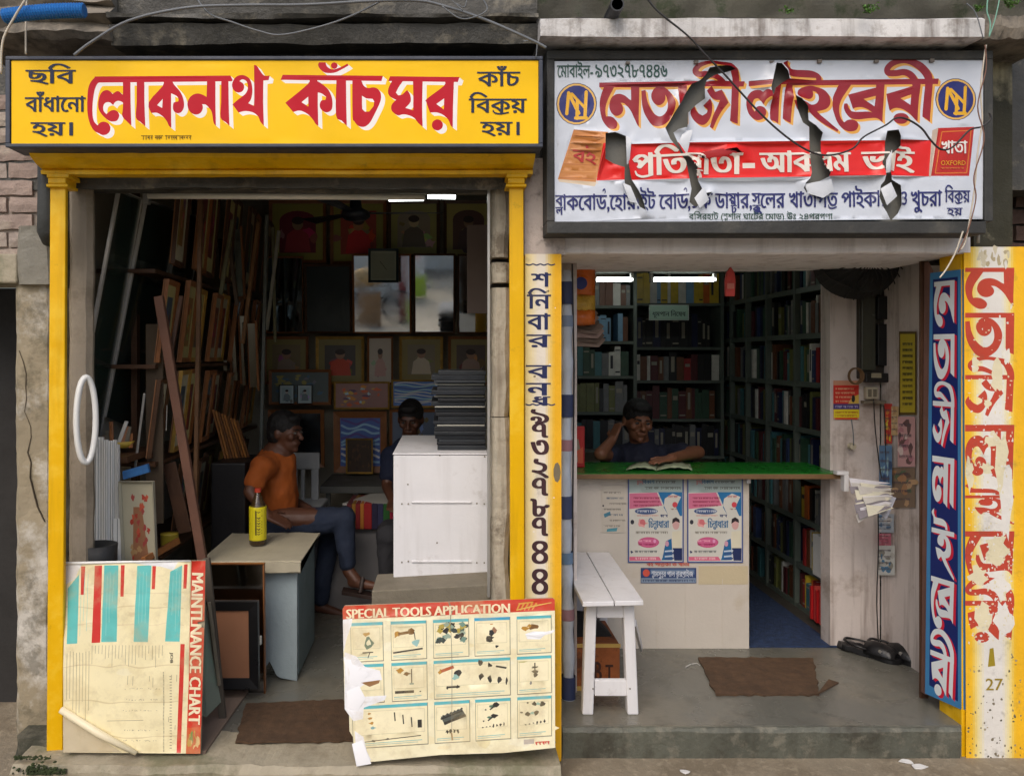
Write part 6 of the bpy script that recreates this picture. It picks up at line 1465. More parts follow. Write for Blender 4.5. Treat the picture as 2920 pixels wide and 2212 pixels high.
# back wall shelving
def hshelf(xa, xb, ys, D, label, ups, seed, pals, indiv=True, htop=70, grp=None):
    r = random.Random(seed); t = thing('bookshelf', label, 'bookshelf', P((xa + xb) / 2, ys[-1], D))
    x0, x1 = WX(xa, D), WX(xb, D)
    for y in ys:
        c = MB(SHM); z = WZ(y, D); c.box(x0, x1, D + CAMY, D + CAMY + .22, z - .02, z); c.build('shelf_board', t)
    for u in ups:
        c = MB(SHM); c.box(WX(u, D) - .012, WX(u, D) + .012, D + CAMY - .003, D + CAMY + .22, WZ(ys[-1], D), WZ(ys[0] - htop, D)); c.build('upright', t)
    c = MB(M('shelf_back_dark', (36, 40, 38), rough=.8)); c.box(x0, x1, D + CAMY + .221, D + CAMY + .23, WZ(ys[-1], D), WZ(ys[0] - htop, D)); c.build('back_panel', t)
    for j, y in enumerate(ys):
        z = WZ(y, D) + .001; hh = (htop if j == 0 else (y - ys[j - 1]) - 8) * D / F; x = x0 + .01; n = 0
        while x < x1 - .03:
            th = r.uniform(.022, .06); 
            if x + th > x1 - .005: break
            if any(abs(x + th / 2 - WX(u, D)) < th / 2 + .014 for u in ups): x += .02; continue
            if r.random() < .04: x += .05; continue
            col = r.choice(pals[j % len(pals)]); h = min(.26, hh) * r.uniform(.72, .96)
            o = put_book((x + th / 2, D + CAMY + .02, z), .17, th * .96, h, col, '%s book, %s from the left on the %s of %s' % (col, rowlab(n), LN[j] + ' shelf', grp), 'books on ' + grp, rz=math.pi / 2); n += 1
            x += th
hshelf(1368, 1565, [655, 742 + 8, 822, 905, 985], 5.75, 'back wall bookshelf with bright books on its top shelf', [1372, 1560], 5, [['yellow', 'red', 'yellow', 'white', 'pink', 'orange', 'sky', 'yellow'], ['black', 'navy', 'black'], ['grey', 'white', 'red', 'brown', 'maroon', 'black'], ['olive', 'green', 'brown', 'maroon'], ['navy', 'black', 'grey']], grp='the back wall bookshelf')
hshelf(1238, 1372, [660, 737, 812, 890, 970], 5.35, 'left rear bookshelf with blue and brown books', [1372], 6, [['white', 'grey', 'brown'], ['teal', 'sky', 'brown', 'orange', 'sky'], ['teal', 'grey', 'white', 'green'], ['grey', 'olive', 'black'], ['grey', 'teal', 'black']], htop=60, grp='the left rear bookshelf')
# printed notice
t = thing('hanging_notice', 'small pale green notice hanging under the back shelf', 'notice', P(1445, 692, 5.5)); c = MB(WHITEPL); c.pbox(1402, 1488, 659, 692, 5.5, .006); c.build('board', t)
pr = Print(); pr.rect(1403, 660, 1487, 691, (158, 190, 172)); pr.text('ধূমপান নিষেধ', 1409, 683, 9.5, (40, 60, 56), w=72, bold=10); pr.build('print', t, lambda x, y: P(x, y, 5.495), PRINT)
# tube lights
for (a, b, lab) in ((1284, 1366, 'lit fluorescent tube at the left of the bookshop ceiling'), (1408, 1545, 'longer lit fluorescent tube in the middle of the bookshop')):
    t = thing('tube_light', lab, 'light', P((a + b) / 2, 604, 4.9)); c = MB(TUBEON); c.tube([P(a + 5, 604, 4.9), P(b, 604, 4.9)], .014, 10); c.build('tube', t, smooth=True)
    c = MB(M('dull_batten', (90, 92, 88), rough=.5)); c.pbox(a - 6, b + 8, 583, 590, 4.93, .03); c.build('batten', t)
    for q in (a, b): c = MB(WHITEPL); c.pbox(q - 3, q + 3, 590, 609, 4.89, .03); c.build('end_holder', t)
c = MB(ALU); c.tube([P(1290, 565 + 7, 4.6), P(1560, 572, 4.6)], .008, 6); tag(c.build('ceiling_conduit'), 'thin conduit under the bookshop ceiling above the tubes', 'conduit')

# counter
t = thing('shop_counter', 'pale painted counter with a bright green top in the bookshop', 'counter', P(1430, 1400, 3.98)); ZC = 1.054
c = MB(COUNTERW); x0, x1 = WX(1232, 3.98), WX(1618, 3.98); c.box(x0, x1, .78, .80, zp, ZC - .035)
c.build('front_panel', t); c = MB(COUNTERW); c.box(x1 - .02, x1 - .002, .801, 1.1, zp, ZC - .035); c.build('end_panel', t)
GREEN = M('bright_green_laminate', (22, 112, 30), rough=.3, var=.05, vs=4)
WALNUT = M('counter_edge_wood', (120, 92, 60), rough=.5, var=.15, vs=8)
c = MB(GREEN); c.box(x0, WX(1822, 3.9), .702, 1.11, ZC - .004, ZC); c.build('green_top', t)
c = MB(WALNUT); c.box(x0, WX(1824, 3.9), .70, 1.11, ZC - .03, ZC - .0045); c.build('top_edge', t, bevel=.002)
c = MB(WHITEP); c.pbox(1614, 1622, 1022, 1044, 3.95, .02); c.build('latch_block', t, bevel=.002)
c = MB(WHITEP); c.pbox(1808, 1834, 1018, 1026, 3.86, .04); c.pbox(1824, 1834, 1026, 1062, 3.86, .04); c.build('hinge_bracket', t, bevel=.003)
c = MB(COUNTERW)
for x in (1300, 1418, 1480, 1560): c.pbox(x, x + 1.2, 1250, 1398, 3.978, .004)
c.build('panel_joint', t)
# papers on the counter front
GQ = 'matching posters taped on the counter front'
def poster(x0, lab):
    t = thing('poster', lab, 'poster', P(x0 + 62, 1215, 3.976), GQ); x1 = x0 + 121; y0, y1 = 1028, 1215; pr = Print(); W = 121; H = 187
    X = lambda u: x0 + W * u; Y = lambda v: y0 + H * v; r = random.Random(2)
    pr.rect(x0, y0, x1, y1, (74, 88, 140)); pr.rect(x0 + 3, y0 + 3, x1 - 3, y1 - 3, (206, 204, 194)); pr.rect(x0 + 3, y0 + 3, x1 - 3, Y(.19), (160, 176, 172))
    pr.poly([(X(.03), Y(.2)), (X(.52), Y(.19)), (X(.62), Y(.34)), (X(.3), Y(.36)), (X(.03), Y(.38))], (206, 112, 142))
    pr.poly([(X(.54), Y(.185)), (X(.97), Y(.185)), (X(.97), Y(.46)), (X(.93), Y(.46)), (X(.86), Y(.36)), (X(.95), Y(.24)), (X(.8), Y(.2)), (X(.66), Y(.26)), (X(.64), Y(.36)), (X(.72), Y(.45))], (30, 108, 160))
    pr.ell(X(.84), Y(.33), 5.5, 6, (206, 70, 80)); pr.ell(X(.33), Y(.405), 25, 7, (60, 84, 130)); pr.ell(X(.37), Y(.765), 23, 11.5, (196, 80, 124)); pr.ell(X(.37), Y(.765), 21, 9.5, (202, 96, 140))
    pr.poly([(X(.03), Y(.93)), (X(.56), Y(.93)), (X(.6), Y(.975)), (X(.03), Y(.975))], (212, 104, 132))
    pr.ell(X(.08), Y(.53), 4, 5, (50, 50, 60)); blob(pr, X(.26), Y(.545), 11, 10, (224, 160, 156), r); blob(pr, X(.27), Y(.54), 7, 7, (206, 110, 116), r)
    # boy in pale shirt and dark trousers with a pile of books
    pr.poly([(X(.62), Y(.94)), (X(.68), Y(.75)), (X(.78), Y(.72)), (X(.8), Y(.97)), (X(.6), Y(.97))], (28, 100, 150)); pr.poly([(X(.8), Y(.83)), (X(.97), Y(.83)), (X(.97), Y(.975)), (X(.83), Y(.975))], (30, 44, 90))
    pr.poly([(X(.79), Y(.64)), (X(.96), Y(.63)), (X(.95), Y(.83)), (X(.79), Y(.83))], (214, 208, 184)); pr.ell(X(.86), Y(.56), 7.5, 11, (204, 160, 156)); pr.poly([(X(.79), Y(.55)), (X(.8), Y(.495)), (X(.86), Y(.475)), (X(.92), Y(.50)), (X(.93), Y(.54)), (X(.86), Y(.52))], (44, 34, 40))
    for k in range(4): pr.poly([(X(.66), Y(.86 + k * .03)), (X(.82), Y(.85 + k * .03)), (X(.82), Y(.868 + k * .03)), (X(.66), Y(.878 + k * .03))], (190, 200, 214) if k % 2 == 0 else (56, 80, 130))
    pr.ell(X(.70), Y(.78), 4, 6, (200, 150, 170))
    pr.text('ষ্টুডেন্ট', X(.16), Y(.085), 7, (200, 120, 120), w=14, bold=20); pr.text('বিকাশ', X(.26), Y(.085), 7, (40, 90, 130), w=26, bold=20); pr.scribble(X(.5), Y(.085), 40, 6, (90, 90, 84), 4, .16); pr.scribble(X(.3), Y(.155), 74, 6, (100, 100, 92), 5, .16)
    for k in range(3): pr.scribble(X(.1), Y(.265 + k * .043), 56, 4, (150, 50, 80), 6 + k, .2)
    pr.scribble(X(.16), Y(.42), 40, 5, (200, 206, 214), 9, .2); pr.scribble(X(.16), Y(.463), 46, 2.5, (206, 140, 130), 12, .25); pr.scribble(X(.58), Y(.475), 16, 6, (50, 64, 110), 10, .22)
    pr.text('চিন্তাধারা', X(.37), Y(.595), 15, (60, 110, 150), w=44, bold=30); pr.scribble(X(.14), Y(.665), 66, 5, (110, 104, 90), 11, .16)
    pr.scribble(X(.18), Y(.76), 26, 4, (236, 170, 190), 13, .2); pr.scribble(X(.18), Y(.8), 36, 4, (150, 30, 80), 13, .2); pr.ell(X(.48), Y(.75), 3, 4, (222, 150, 190)); pr.scribble(X(.12), Y(.885), 50, 5, (90, 96, 100), 14, .18); blob(pr, X(.07), Y(.875), 2.6, 3, (50, 56, 90), r)
    pr.scribble(X(.13), Y(.965), 44, 5, (238, 200, 206), 15, .2); pr.scribble(X(.72), Y(.25), 18, 5, (190, 120, 120), 16, .2); pr.scribble(X(.76), Y(.39), 12, 3, (160, 120, 110), 17, .3)
    pr.build('printed_sheet', t, lambda x, y: P(x, y, 3.976), PRINT, disp=lambda x, y: .0015 + .001 * math.sin(x * .1) * math.sin(y * .06), grid=(x0, y0, x1, y1, 14), lift=.0008)
poster(1356, 'left poster with pink panel, ovals and a boy, on the counter front'); poster(1484, 'right one of the two matching posters, next to the counter corner')
t = thing('faded_leaflet', 'faded leaflet with small blue marks left of the posters', 'leaflet', P(1325, 1150, 3.976)); pr = Print()
pr.rect(1300, 1048, 1349, 1150, (196, 188, 174))
for k in range(7): pr.scribble(1304 + (k % 3) * 6, 1066 + k * 12, 34, 4, [(130, 124, 116), (90, 110, 130), (140, 134, 124)][k % 3], 30 + k, .2)
pr.poly([(1304, 1110), (1318, 1104), (1319, 1112), (1306, 1118)], (70, 130, 150)); pr.poly([(1312, 1142), (1334, 1139), (1332, 1147), (1310, 1148)], (80, 146, 160)); pr.ell(1303, 1092, 2, 2, (70, 70, 74))
pr.build('printed_sheet', t, lambda x, y: P(x, y, 3.977), PRINT, disp=lambda x, y: .001, lift=.0006)
t = thing('name_sticker', 'blue sticker with a red dot below the posters', 'sticker', P(1443, 1258, 3.976)); pr = Print()
pr.rect(1384, 1226, 1504, 1259, (44, 66, 112)); pr.rect(1385, 1248, 1503, 1258, (130, 146, 166)); pr.rect(1405, 1229, 1500, 1240, (96, 118, 150)); pr.ell(1396, 1237, 7.5, 8, (204, 84, 66))
pr.text('শ্যামসুন্দর পাল এন্টারপ্রাইজ', 1407, 1245, 12, (206, 212, 220), w=90, bold=14); pr.scribble(1388, 1256, 110, 5, (50, 66, 104), 4, .2); pr.text('বই পত্রিকা ও খাতা', 1397, 1222, 7.5, (196, 84, 66), w=92, bold=24)
pr.build('printed_sheet', t, lambda x, y: P(x, y, 3.977), PRINT, disp=lambda x, y: .001, lift=.0006)
c = MB(M('tape_stain', (196, 182, 150), rough=.5, var=.05)); c.pbox(1509, 1616, 1222, 1262, 3.9785, .001); tag(c.build('paper_remnant'), 'yellowed paper remnant right of the blue sticker', 'paper')

# goods hanging at the left
t = thing('snack_packet_strip', 'orange snack packets hanging at the left of the bookshop opening', 'packets', P(1254, 690, 3.75))
ORG = M('orange_foil', (206, 104, 30), rough=.3, var=.25, vs=9, bump=.3, bs=30); YLW = M('yellow_foil', (206, 164, 60), rough=.3, var=.3, vs=12, bump=.3)
for k, (y0, y1, m) in enumerate([(562, 650, ORG), (640, 682, YLW), (672, 700, ORG)]):
    c = MB(m); a, b = P(1226, y1, 3.75 - .02 * k), P(1283, y0, 3.75 - .02 * k); n = c.pts([Vector((a.x + (b.x - a.x) * i / 6, a.y - .03 * math.sin(math.pi * i / 6) * math.sin(math.pi * j / 6) + .004 * math.sin(i * 2.3 + j), a.z + (b.z - a.z) * j / 6)) for j in range(7) for i in range(7)])
    for j in range(6):
        for i in range(6): q = n + j * 7 + i; c.face([q, q + 1, q + 8, q + 7])
    o = c.build('packet', t, smooth=True); md = o.modifiers.new('thick', 'SOLIDIFY'); md.thickness = .01; md.offset = 1
c = MB(M('foil_blue_mark', (50, 60, 130), rough=.4)); c.lathe(P(1255, 612, 3.70), [(.0, -.004), (.03, -.003), (.03, .003), (.0, .004)], 16, 'Y'); c.build('round_mark', t)
c = MB(M('foil_yellow_mark', (196, 176, 50), rough=.4)); c.pbox(1238, 1262, 566, 580, 3.715, .004); c.build('top_mark', t)
c = MB(WALNUT); c.pbox(1274, 1282, 560, 748, 3.80, .02); tag(c.build('shelf_post'), 'thin wooden post behind the orange packets', 'post')
t = thing('paper_bundle', 'bundle of crumpled pale papers under the orange packets', 'papers', P(1272, 750, 3.8)); r = random.Random(3)
for i in range(7):
    c = MB(M('crumpled_paper_%d' % (i % 3), [(150, 130, 116), (120, 104, 90), (176, 150, 138)][i % 3], rough=.8, var=.2, vs=9, bump=.4)); y = 748 - i * 9.5; x0 = 1234 + r.uniform(-2, 6); x1 = 1310 - i * 3 + r.uniform(-8, 4)
    c.slab([P(x0, y, 3.78 + r.uniform(0, .03)), P(x1 - 14, y + 2, 3.74), P(x1, y - 14, 3.78), P(x1 - 6, y - 20, 3.8), P(x0, y - 15, 3.8)], (0, .1, .012)); c.build('sheet', t, bevel=.003)
t = thing('red_packet', 'red printed packet standing at the left end of the counter', 'packet', P(1246, 1003, 4.1)); pr = Print()
c = MB(M('red_carton', (170, 26, 26), rough=.4)); z_ = ZC + .001; a = P(1231, 1003, 4.1); c.box(WX(1228, 4.1), WX(1263, 4.1), .90, .93, z_, z_ + .22); c.build('carton', t, bevel=.003)
pr.poly([(1, 1), (9, 1), (9, 9), (1, 9)], (190, 34, 30)); pr.poly([(1, 4), (6, 3), (8, 7), (5, 9), (1, 8)], (150, 130, 110)); pr.poly([(5, 6), (9, 5), (9, 9), (6, 9)], (206, 90, 60)); pr.build('print', t, lambda u, v: Vector((WX(1228 + 3.5 * u, 4.1), .899, z_ + .22 - .022 * v)), PRINT)
# red hanging ornament
t = thing('hanging_ornament', 'small red cloth ornament hanging under the bookshop lintel', 'ornament', P(1578, 640, 3.6)); c = MB(M('red_ornament', (196, 66, 60), rough=.5, var=.3, vs=14)); c.slab([P(1568, 640, 3.6), P(1588, 640, 3.6), P(1590, 606, 3.6), P(1587, 588, 3.6), P(1579, 576, 3.6), P(1571, 588, 3.6), P(1567, 606, 3.6)], (0, .02, 0)); c.build('body', t, bevel=.004)
c = MB(WIREG); c.tube([P(1579, 578, 3.61), P(1577, 566, 3.62), P(1578, 552, 3.6)], .002, 5); c.build('string', t)
c = MB(M('ornament_print', (220, 130, 116), rough=.5)); c.pbox(1571, 1586, 612, 624, 3.598, .002); c.build('patch', t)
# bulb holder
t = thing('bulb_holder', 'white bulb holder under the right part of the lintel', 'lamp holder', P(1918, 562, 3.55)); c = MB(WHITEPL); q = P(1918, 562, 3.5); c.lathe(q, [(.0, 0), (.018, 0), (.019, .045), (.024, .05), (.024, .06), (.0, .06)], 16); c.build('holder', t, smooth=False)
# wall fan and meter board on the side wall
t = thing('wall_fan', 'large dark fan and draped black plastic under the right part of the lintel', 'fan', P(1870, 640, 3.75)); FD = M('black_dusty_plastic', (30, 30, 30), rough=.7, var=.3, vs=9, bump=.3)
c = MB(FD); ctr = P(1868, 560, 3.72); n = c.pts([ctr + Vector((math.cos(a) * .22 * s, -.02 + .1 * s * s, -abs(math.sin(a)) * .19 * s)) for s in (0.01, .4, .75, 1.) for a in [math.pi * i / 16 for i in range(17)]])
for j in range(3):
    for i in range(16): q = n + j * 17 + i; c.face([q, q + 1, q + 18, q + 17])
c.build('drape', t)
for a in range(0, 180, 12):
    aa = math.radians(a); c = MB(FD) if a == 0 else c; c.tube([ctr + Vector((0, -.06, -.01)), ctr + Vector((math.cos(aa) * .12, -.05, -math.sin(aa) * .1)), ctr + Vector((math.cos(aa) * .225, .06, -math.sin(aa) * .195))], .003, 5)
c.build('cage_wire', t); c = MB(FD); c.lathe(ctr + Vector((.03, .02, -.1)), [(.0, -.03), (.05, -.03), (.06, .0), (.05, .12), (.0, .12)], 18, 'Y'); c.build('motor', t, smooth=True)
c = MB(FD); c.tube([ctr + Vector((-.22, .06, 0)), ctr + Vector((-.16, .02, -.09)), ctr + Vector((-.05, .0, -.15))], .008, 6); c.build('hanging_edge', t)
t = thing('meter_board', 'dark wooden electric meter board on the bookshop side wall', 'meter board', P(1895, 820, 3.95)); MBm = M('dark_meter_board', (52, 48, 42), rough=.6, var=.2, vs=9)
c = MB(MBm); c.pbox(1856, 1925, 625, 818, 3.97, .03); c.build('board', t, bevel=.004)
c = MB(M('meter_glass', (70, 72, 64), rough=.2)); c.pbox(1862, 1892, 640, 800, 3.955, .015); c.build('meter_case', t, bevel=.004); c = MB(M('meter_black', (24, 26, 28), rough=.4)); c.pbox(1897, 1921, 640, 690, 3.94, .03); c.pbox(1897, 1921, 700, 790, 3.945, .025); c.build('switch', t, bevel=.003)
c = MB(M('black_clip', (26, 24, 24), rough=.5)); c.pbox(1870, 1932, 806, 826, 3.93, .04); c.build('base_box', t, bevel=.006); c = MB(M('meter_label', (150, 142, 120), rough=.6)); c.pbox(1883, 1904, 806, 816, 3.925, .004); c.build('label', t)
t = thing('wire_coil', 'brown coil of wire beside the meter board', 'wire coil', P(1846, 830, 3.95)); c = MB(M('coil_brown', (110, 84, 56), rough=.7)); q = P(1846, 812, 3.94)
for k in range(3): c.tube([q + Vector((.032 * math.cos(a) * (1 + .08 * k), -.01 * k, .04 * math.sin(a))) for a in [2 * math.pi * i / 20 for i in range(21)]], .004, 5, False)
c.build('coil', t)
# switch boxes, posters and papers on the porch walls
t = thing('switch_box', 'pale switch box below the meter board', 'switch', P(1890, 870, 3.97)); c = MB(M('ivory_switch', (176, 168, 148), rough=.5)); c.pbox(1872, 1898, 836, 862, 3.96, .03); c.build('box', t, bevel=.003); c = MB(M('ivory_switch_dark', (110, 104, 90), rough=.5)); c.pbox(1876, 1883, 841, 857, 3.956, .005); c.pbox(1887, 1894, 841, 857, 3.956, .005); c.build('rocker', t); c = MB(GREYW); c.pbox(1866, 1920, 866, 872, 3.95, .03); c.build('ledge', t)
t = thing('tuition_poster', 'small red, purple and yellow poster on the wall beside the doorway', 'poster', P(1827, 905, 3.99)); pr = Print()
pr.rect(1800, 822, 1855, 906, (206, 150, 120)); pr.rect(1800, 832, 1855, 872, (206, 50, 38)); pr.poly([(1832, 872), (1840, 858), (1855, 852), (1855, 872)], (216, 180, 80)); pr.ell(1843, 861, 4, 8, (40, 36, 40)); pr.rect(1800, 872, 1856, 884, (76, 62, 120)); pr.rect(1801, 884, 1856, 902, (226, 206, 40)); pr.rect(1804, 902, 1852, 906, (210, 70, 40))
for k in range(4): pr.scribble(1804, 842 + k * 9, 40 - 6 * (k > 1), 4, (236, 190, 150), 60 + k, .18)
pr.scribble(1804, 881, 48, 5, (180, 170, 210), 66, .2); pr.scribble(1804, 893, 46, 4, (190, 120, 40), 67, .2); pr.scribble(1804, 900, 46, 4, (190, 120, 40), 68, .2)
pr.build('printed_sheet', t, lambda x, y: P(x, y, 3.993), PRINT, disp=lambda x, y: .001, lift=.0006)
def on_side(px, py, X=2.284):   # point of the side wall (plane x = X) seen at picture px,py
    D = X * F / (px - CX); return P(px, py, D)
def side_sheet(name, label, x0, y0, x1, y1, art, cat, dy=0., off=.004):
    t = thing(name, label, cat, on_side((x0 + x1) / 2, y1)); pr = Print(); art(pr)
    a, b = on_side(x0, y0, 2.284 - off), on_side(x1, y0, 2.284 - off); c_, d = on_side(x1, y1, 2.284 - off), on_side(x0, y1, 2.284 - off)
    q = qmap(a, b, c_, d); pr.build('printed_sheet', t, lambda u, v: q(u / 10, v / 10), PRINT, nrm=Vector((-1, 0, 0)), disp=lambda u, v: .002 + .0015 * math.sin(u * .9), grid=(0, 0, 10, 10, 2.5), lift=.0008); return t
def art_list(pr):
    pr.rect(0, 0, 10, 10, (96, 78, 30)); pr.rect(.8, .3, 9.2, 9.7, (196, 178, 50))
    for k in range(11): pr.scribble(2.2, 1.7 + k * .72, 5.6, .34, (80, 76, 44), 70 + k, .3)
side_sheet('price_list', 'tall yellow framed list on the side wall under the lintel', 1943, 716, 1981, 896, art_list, 'list')
def art_cols(cs, seed, n=14):
    def f(pr):
        r = random.Random(seed); pr.rect(0, 0, 10, 10, cs[0])
        for i in range(n): blob(pr, r.uniform(1, 9), r.uniform(1, 9), r.uniform(.6, 2.4), r.uniform(.5, 1.6), r.choice(cs[1:]), r, 8)
        for k in range(4): pr.scribble(1, 2 + k * 2.1, 7, .6, (90, 80, 90), seed + k, .2)
    return f
SIDE = [(1911, 872, 1928, 958, [(206, 60, 50), (220, 140, 60), (226, 206, 60), (190, 50, 50)], 'small red and yellow notice high on the side wall'),
        (1926, 878, 1942, 940, [(206, 176, 130), (190, 150, 110), (220, 196, 160)], 'cream slip beside the red notice on the side wall'),
        (1940, 900, 1978, 1008, [(206, 160, 160), (190, 130, 140), (226, 206, 200), (110, 80, 80)], 'pink magazine sheet on the side wall'),
        (1900, 962, 1928, 1052, [(90, 130, 170), (60, 100, 150), (150, 190, 200), (40, 70, 110)], 'blue notice left of the pink magazine sheet'),
        (1926, 1010, 1978, 1096, [(130, 110, 90), (176, 130, 90), (110, 84, 70), (196, 160, 120), (90, 110, 80)], 'brownish photo collage sheet low on the side wall'),
        (1896, 1110, 1932, 1150, [(176, 190, 204), (90, 130, 170), (210, 210, 210)], 'blue and white notice under the paper bundle'),
        (1898, 1152, 1926, 1186, [(196, 110, 130), (206, 150, 160), (180, 90, 110)], 'pink notice below the blue one on the side wall'),
        (1896, 1178, 1934, 1242, [(206, 210, 206), (70, 130, 170), (150, 150, 140), (190, 190, 184)], 'lowest white notice with a blue head on the side wall')]
for k, (a, b, c_, d, cs, lab) in enumerate(SIDE): side_sheet('wall_notice', lab, a, b, c_, d, art_cols(cs, 80 + k), 'notice', off=.004 + .003 * (k % 4))
t = thing('paper_bundle', 'sheaf of loose papers hung on the wall right of the counter', 'papers', P(1880, 1080, 3.7)); r = random.Random(14)
for i in range(16):
    c = MB(M('loose_paper_%d' % (i % 4), [(206, 204, 210), (190, 186, 180), (214, 210, 190), (130, 124, 130)][i % 4], rough=.7, var=.1, vs=8)); x, y = 1921 + r.uniform(-5, 3), 1034 + i * 3.6 + r.uniform(-3, 3); L = r.uniform(62, 96); a = math.radians(164 - i * 1.6 + r.uniform(-7, 7)); dx, dy = math.cos(a), math.sin(a) * .65; w_ = r.uniform(10, 18)
    D = 3.72 - .006 * i; c.slab([P(x - w_ * dy, y + w_ * dx * -.6, D), P(x + L * dx, y + L * dy - w_, D - .03), P(x + L * dx + 5, y + L * dy + w_ * .4, D - .04), P(x + w_ * .5, y + w_ * .7, D)], (0, .0015, .001)); c.build('sheet', t)
c = MB(M('loose_paper_low', (186, 190, 204), rough=.7)); c.slab([P(1895, 1100, 3.7), P(1914, 1122, 3.68), P(1922, 1108, 3.68), P(1936, 1075, 3.7), P(1916, 1068, 3.7)], (0, .003, 0)); c.build('sheet', t)
# wires on the wall
for k, (pts, lab) in enumerate([([(1839, 905), (1843, 935), (1844, 962)], 'thin wire hanging under the tuition poster'), ([(1887, 862), (1891, 930), (1899, 1000), (1904, 1032)], 'dark cable running down the side wall corner'), ([(1909, 875), (1912, 930), (1915, 1030)], 'second thin cable left of the wall notices'), ([(1897, 1100), (1897, 1200), (1894, 1300), (1898, 1400)], 'dark crack-like cable down to the floor behind the sandals')]):
    cable(pts, .003, WIREB if k else WIREG, lab, D=3.93)
c = MB(M('ivory_plug', (180, 172, 150), rough=.5)); c.lathe(P(1842, 964, 3.95), [(.0, -.01), (.016, -.008), (.018, .02), (.0, .03)], 12, 'Y'); tag(c.build('plug'), 'ivory plug at the end of the thin wire', 'plug')

# bench
t = thing('wooden_bench', 'white painted narrow wooden bench left of the bookshop counter', 'bench', P(1320, 1545, 3.24)); zb = zp + .505
def fz(px, py, z): return fl(px, py, z)
a, b, c_, d = fz(1259, 1300, zb), fz(1390, 1297, zb), fz(1316, 1192, zb), fz(1204, 1192, zb)
ma = a.lerp(b, .52); mc = d.lerp(c_, .56)
for q in ([a, ma - Vector((.002, 0, 0)), mc - Vector((.002, 0, 0)), d], [ma + Vector((.002, 0, 0)), b, c_, mc + Vector((.002, 0, 0))]):
    c = MB(WHITEP); c.slab(q, (0, 0, -.02)); c.build('seat_plank', t, bevel=.003)
DBN = 3.24
def leg(xt, xb, D, yt=1308, yb=1545, w=24, name='leg'):
    c = MB(WHITEP); zt2 = zb - .02; c.hexa([Vector((WX(xb - w / 2, D), D + CAMY, zp)), Vector((WX(xb + w / 2, D), D + CAMY, zp)), Vector((WX(xt + w / 2, D), D + CAMY, zt2)), Vector((WX(xt - w / 2, D), D + CAMY, zt2)), Vector((WX(xb - w / 2, D), D + CAMY + .045, zp)), Vector((WX(xb + w / 2, D), D + CAMY + .045, zp)), Vector((WX(xt + w / 2, D), D + CAMY + .045, zt2)), Vector((WX(xt - w / 2, D), D + CAMY + .045, zt2))]); c.build(name, t, bevel=.006)
leg(1278, 1270, DBN); leg(1358, 1368, DBN)
leg(1254, 1246, 3.85, w=18); leg(1310, 1322, 3.85, w=18) if False else leg(1300, 1306, 3.85, w=18)
c = MB(WHITEP); c.pbox(1290, 1347, 1308, 1334, DBN + .01, .02); c.build('end_rail', t, bevel=.002)
c = MB(WHITEP); c.pbox(1285, 1354, 1469, 1503, DBN + .005, .025); c.build('stretcher', t, bevel=.003)
for x in (1281, 1361):
    c = MB(GREYW); c.lathe(P(x, 1487, DBN - .001), [(.0035, -.001), (.0035, .003), (0, .003)], 8, 'Y'); c.build('nail', t)
c = MB(WHITEP); c.beam(P(1371, 1345, DBN + .05) , P(1385, 1400, DBN + .5), .012, .03); c.build('side_brace', t)
# carton under the bench, with a dark bag on it
t = thing('carton', 'worn orange brown carton under the bench', 'carton', fl(1300, 1520, zp)); CB = M('orange_carton', (150, 84, 40), rough=.8, var=.25, vs=9, bump=.3, dirt=(60, 34, 20), damt=.8, ds=9, thr=.5)
c = MB(CB); c.box(WX(1236, 3.5), WX(1337, 3.5), .28, .60, zp, WZ(1388, 3.5)); c.build('box', t, bevel=.004); c = MB(M('carton_tape', (196, 160, 84), rough=.5)); c.box(WX(1236, 3.5), WX(1338, 3.5), .277, .2795, WZ(1394, 3.5), WZ(1386, 3.5)); c.box(WX(1236, 3.5), WX(1337, 3.5), .277, .2795, zp, zp + .02); c.build('tape_strip', t)
pr = Print(); pr.text('B', 1282, 1470, 40, (66, 34, 20), w=18, bold=20); pr.text('T', 1308, 1476, 40, (60, 30, 18), w=16, bold=20); pr.rect(1279, 1470, 1280, 1471, (66, 34, 20)); pr.build('stamp', t, lambda x, y: P(x, y, 3.478), PRINT)
c = MB(M('dark_cloth_bag', (38, 36, 34), rough=.9, var=.3, vs=9, bump=.5)); c.slab([P(1240, 1389, 3.55), P(1338, 1389, 3.55), P(1322, 1372, 3.6), P(1286, 1335, 3.65), P(1240, 1330, 3.65)], (0, .1, 0)); tag(c.build('dark_bag', bevel=.01), 'dark bag lying on the carton under the bench', 'bag')
# doormat on the platform
mat_obj([(1546, 1503), (1770, 1503), (1757, 1424), (1508, 1422)], zp, 'doormat', 'brown jute doormat on the bookshop platform', JUTE, amp=.008, seed=8)
c = MB(JUTE); c.slab([fl(1765, 1498, zp + .02), fl(1812, 1473, zp + .012), fl(1790, 1466, zp + .03)], (0, 0, -.006)); tag(c.build('mat_corner'), 'curled right corner of the bookshop doormat', 'mat')
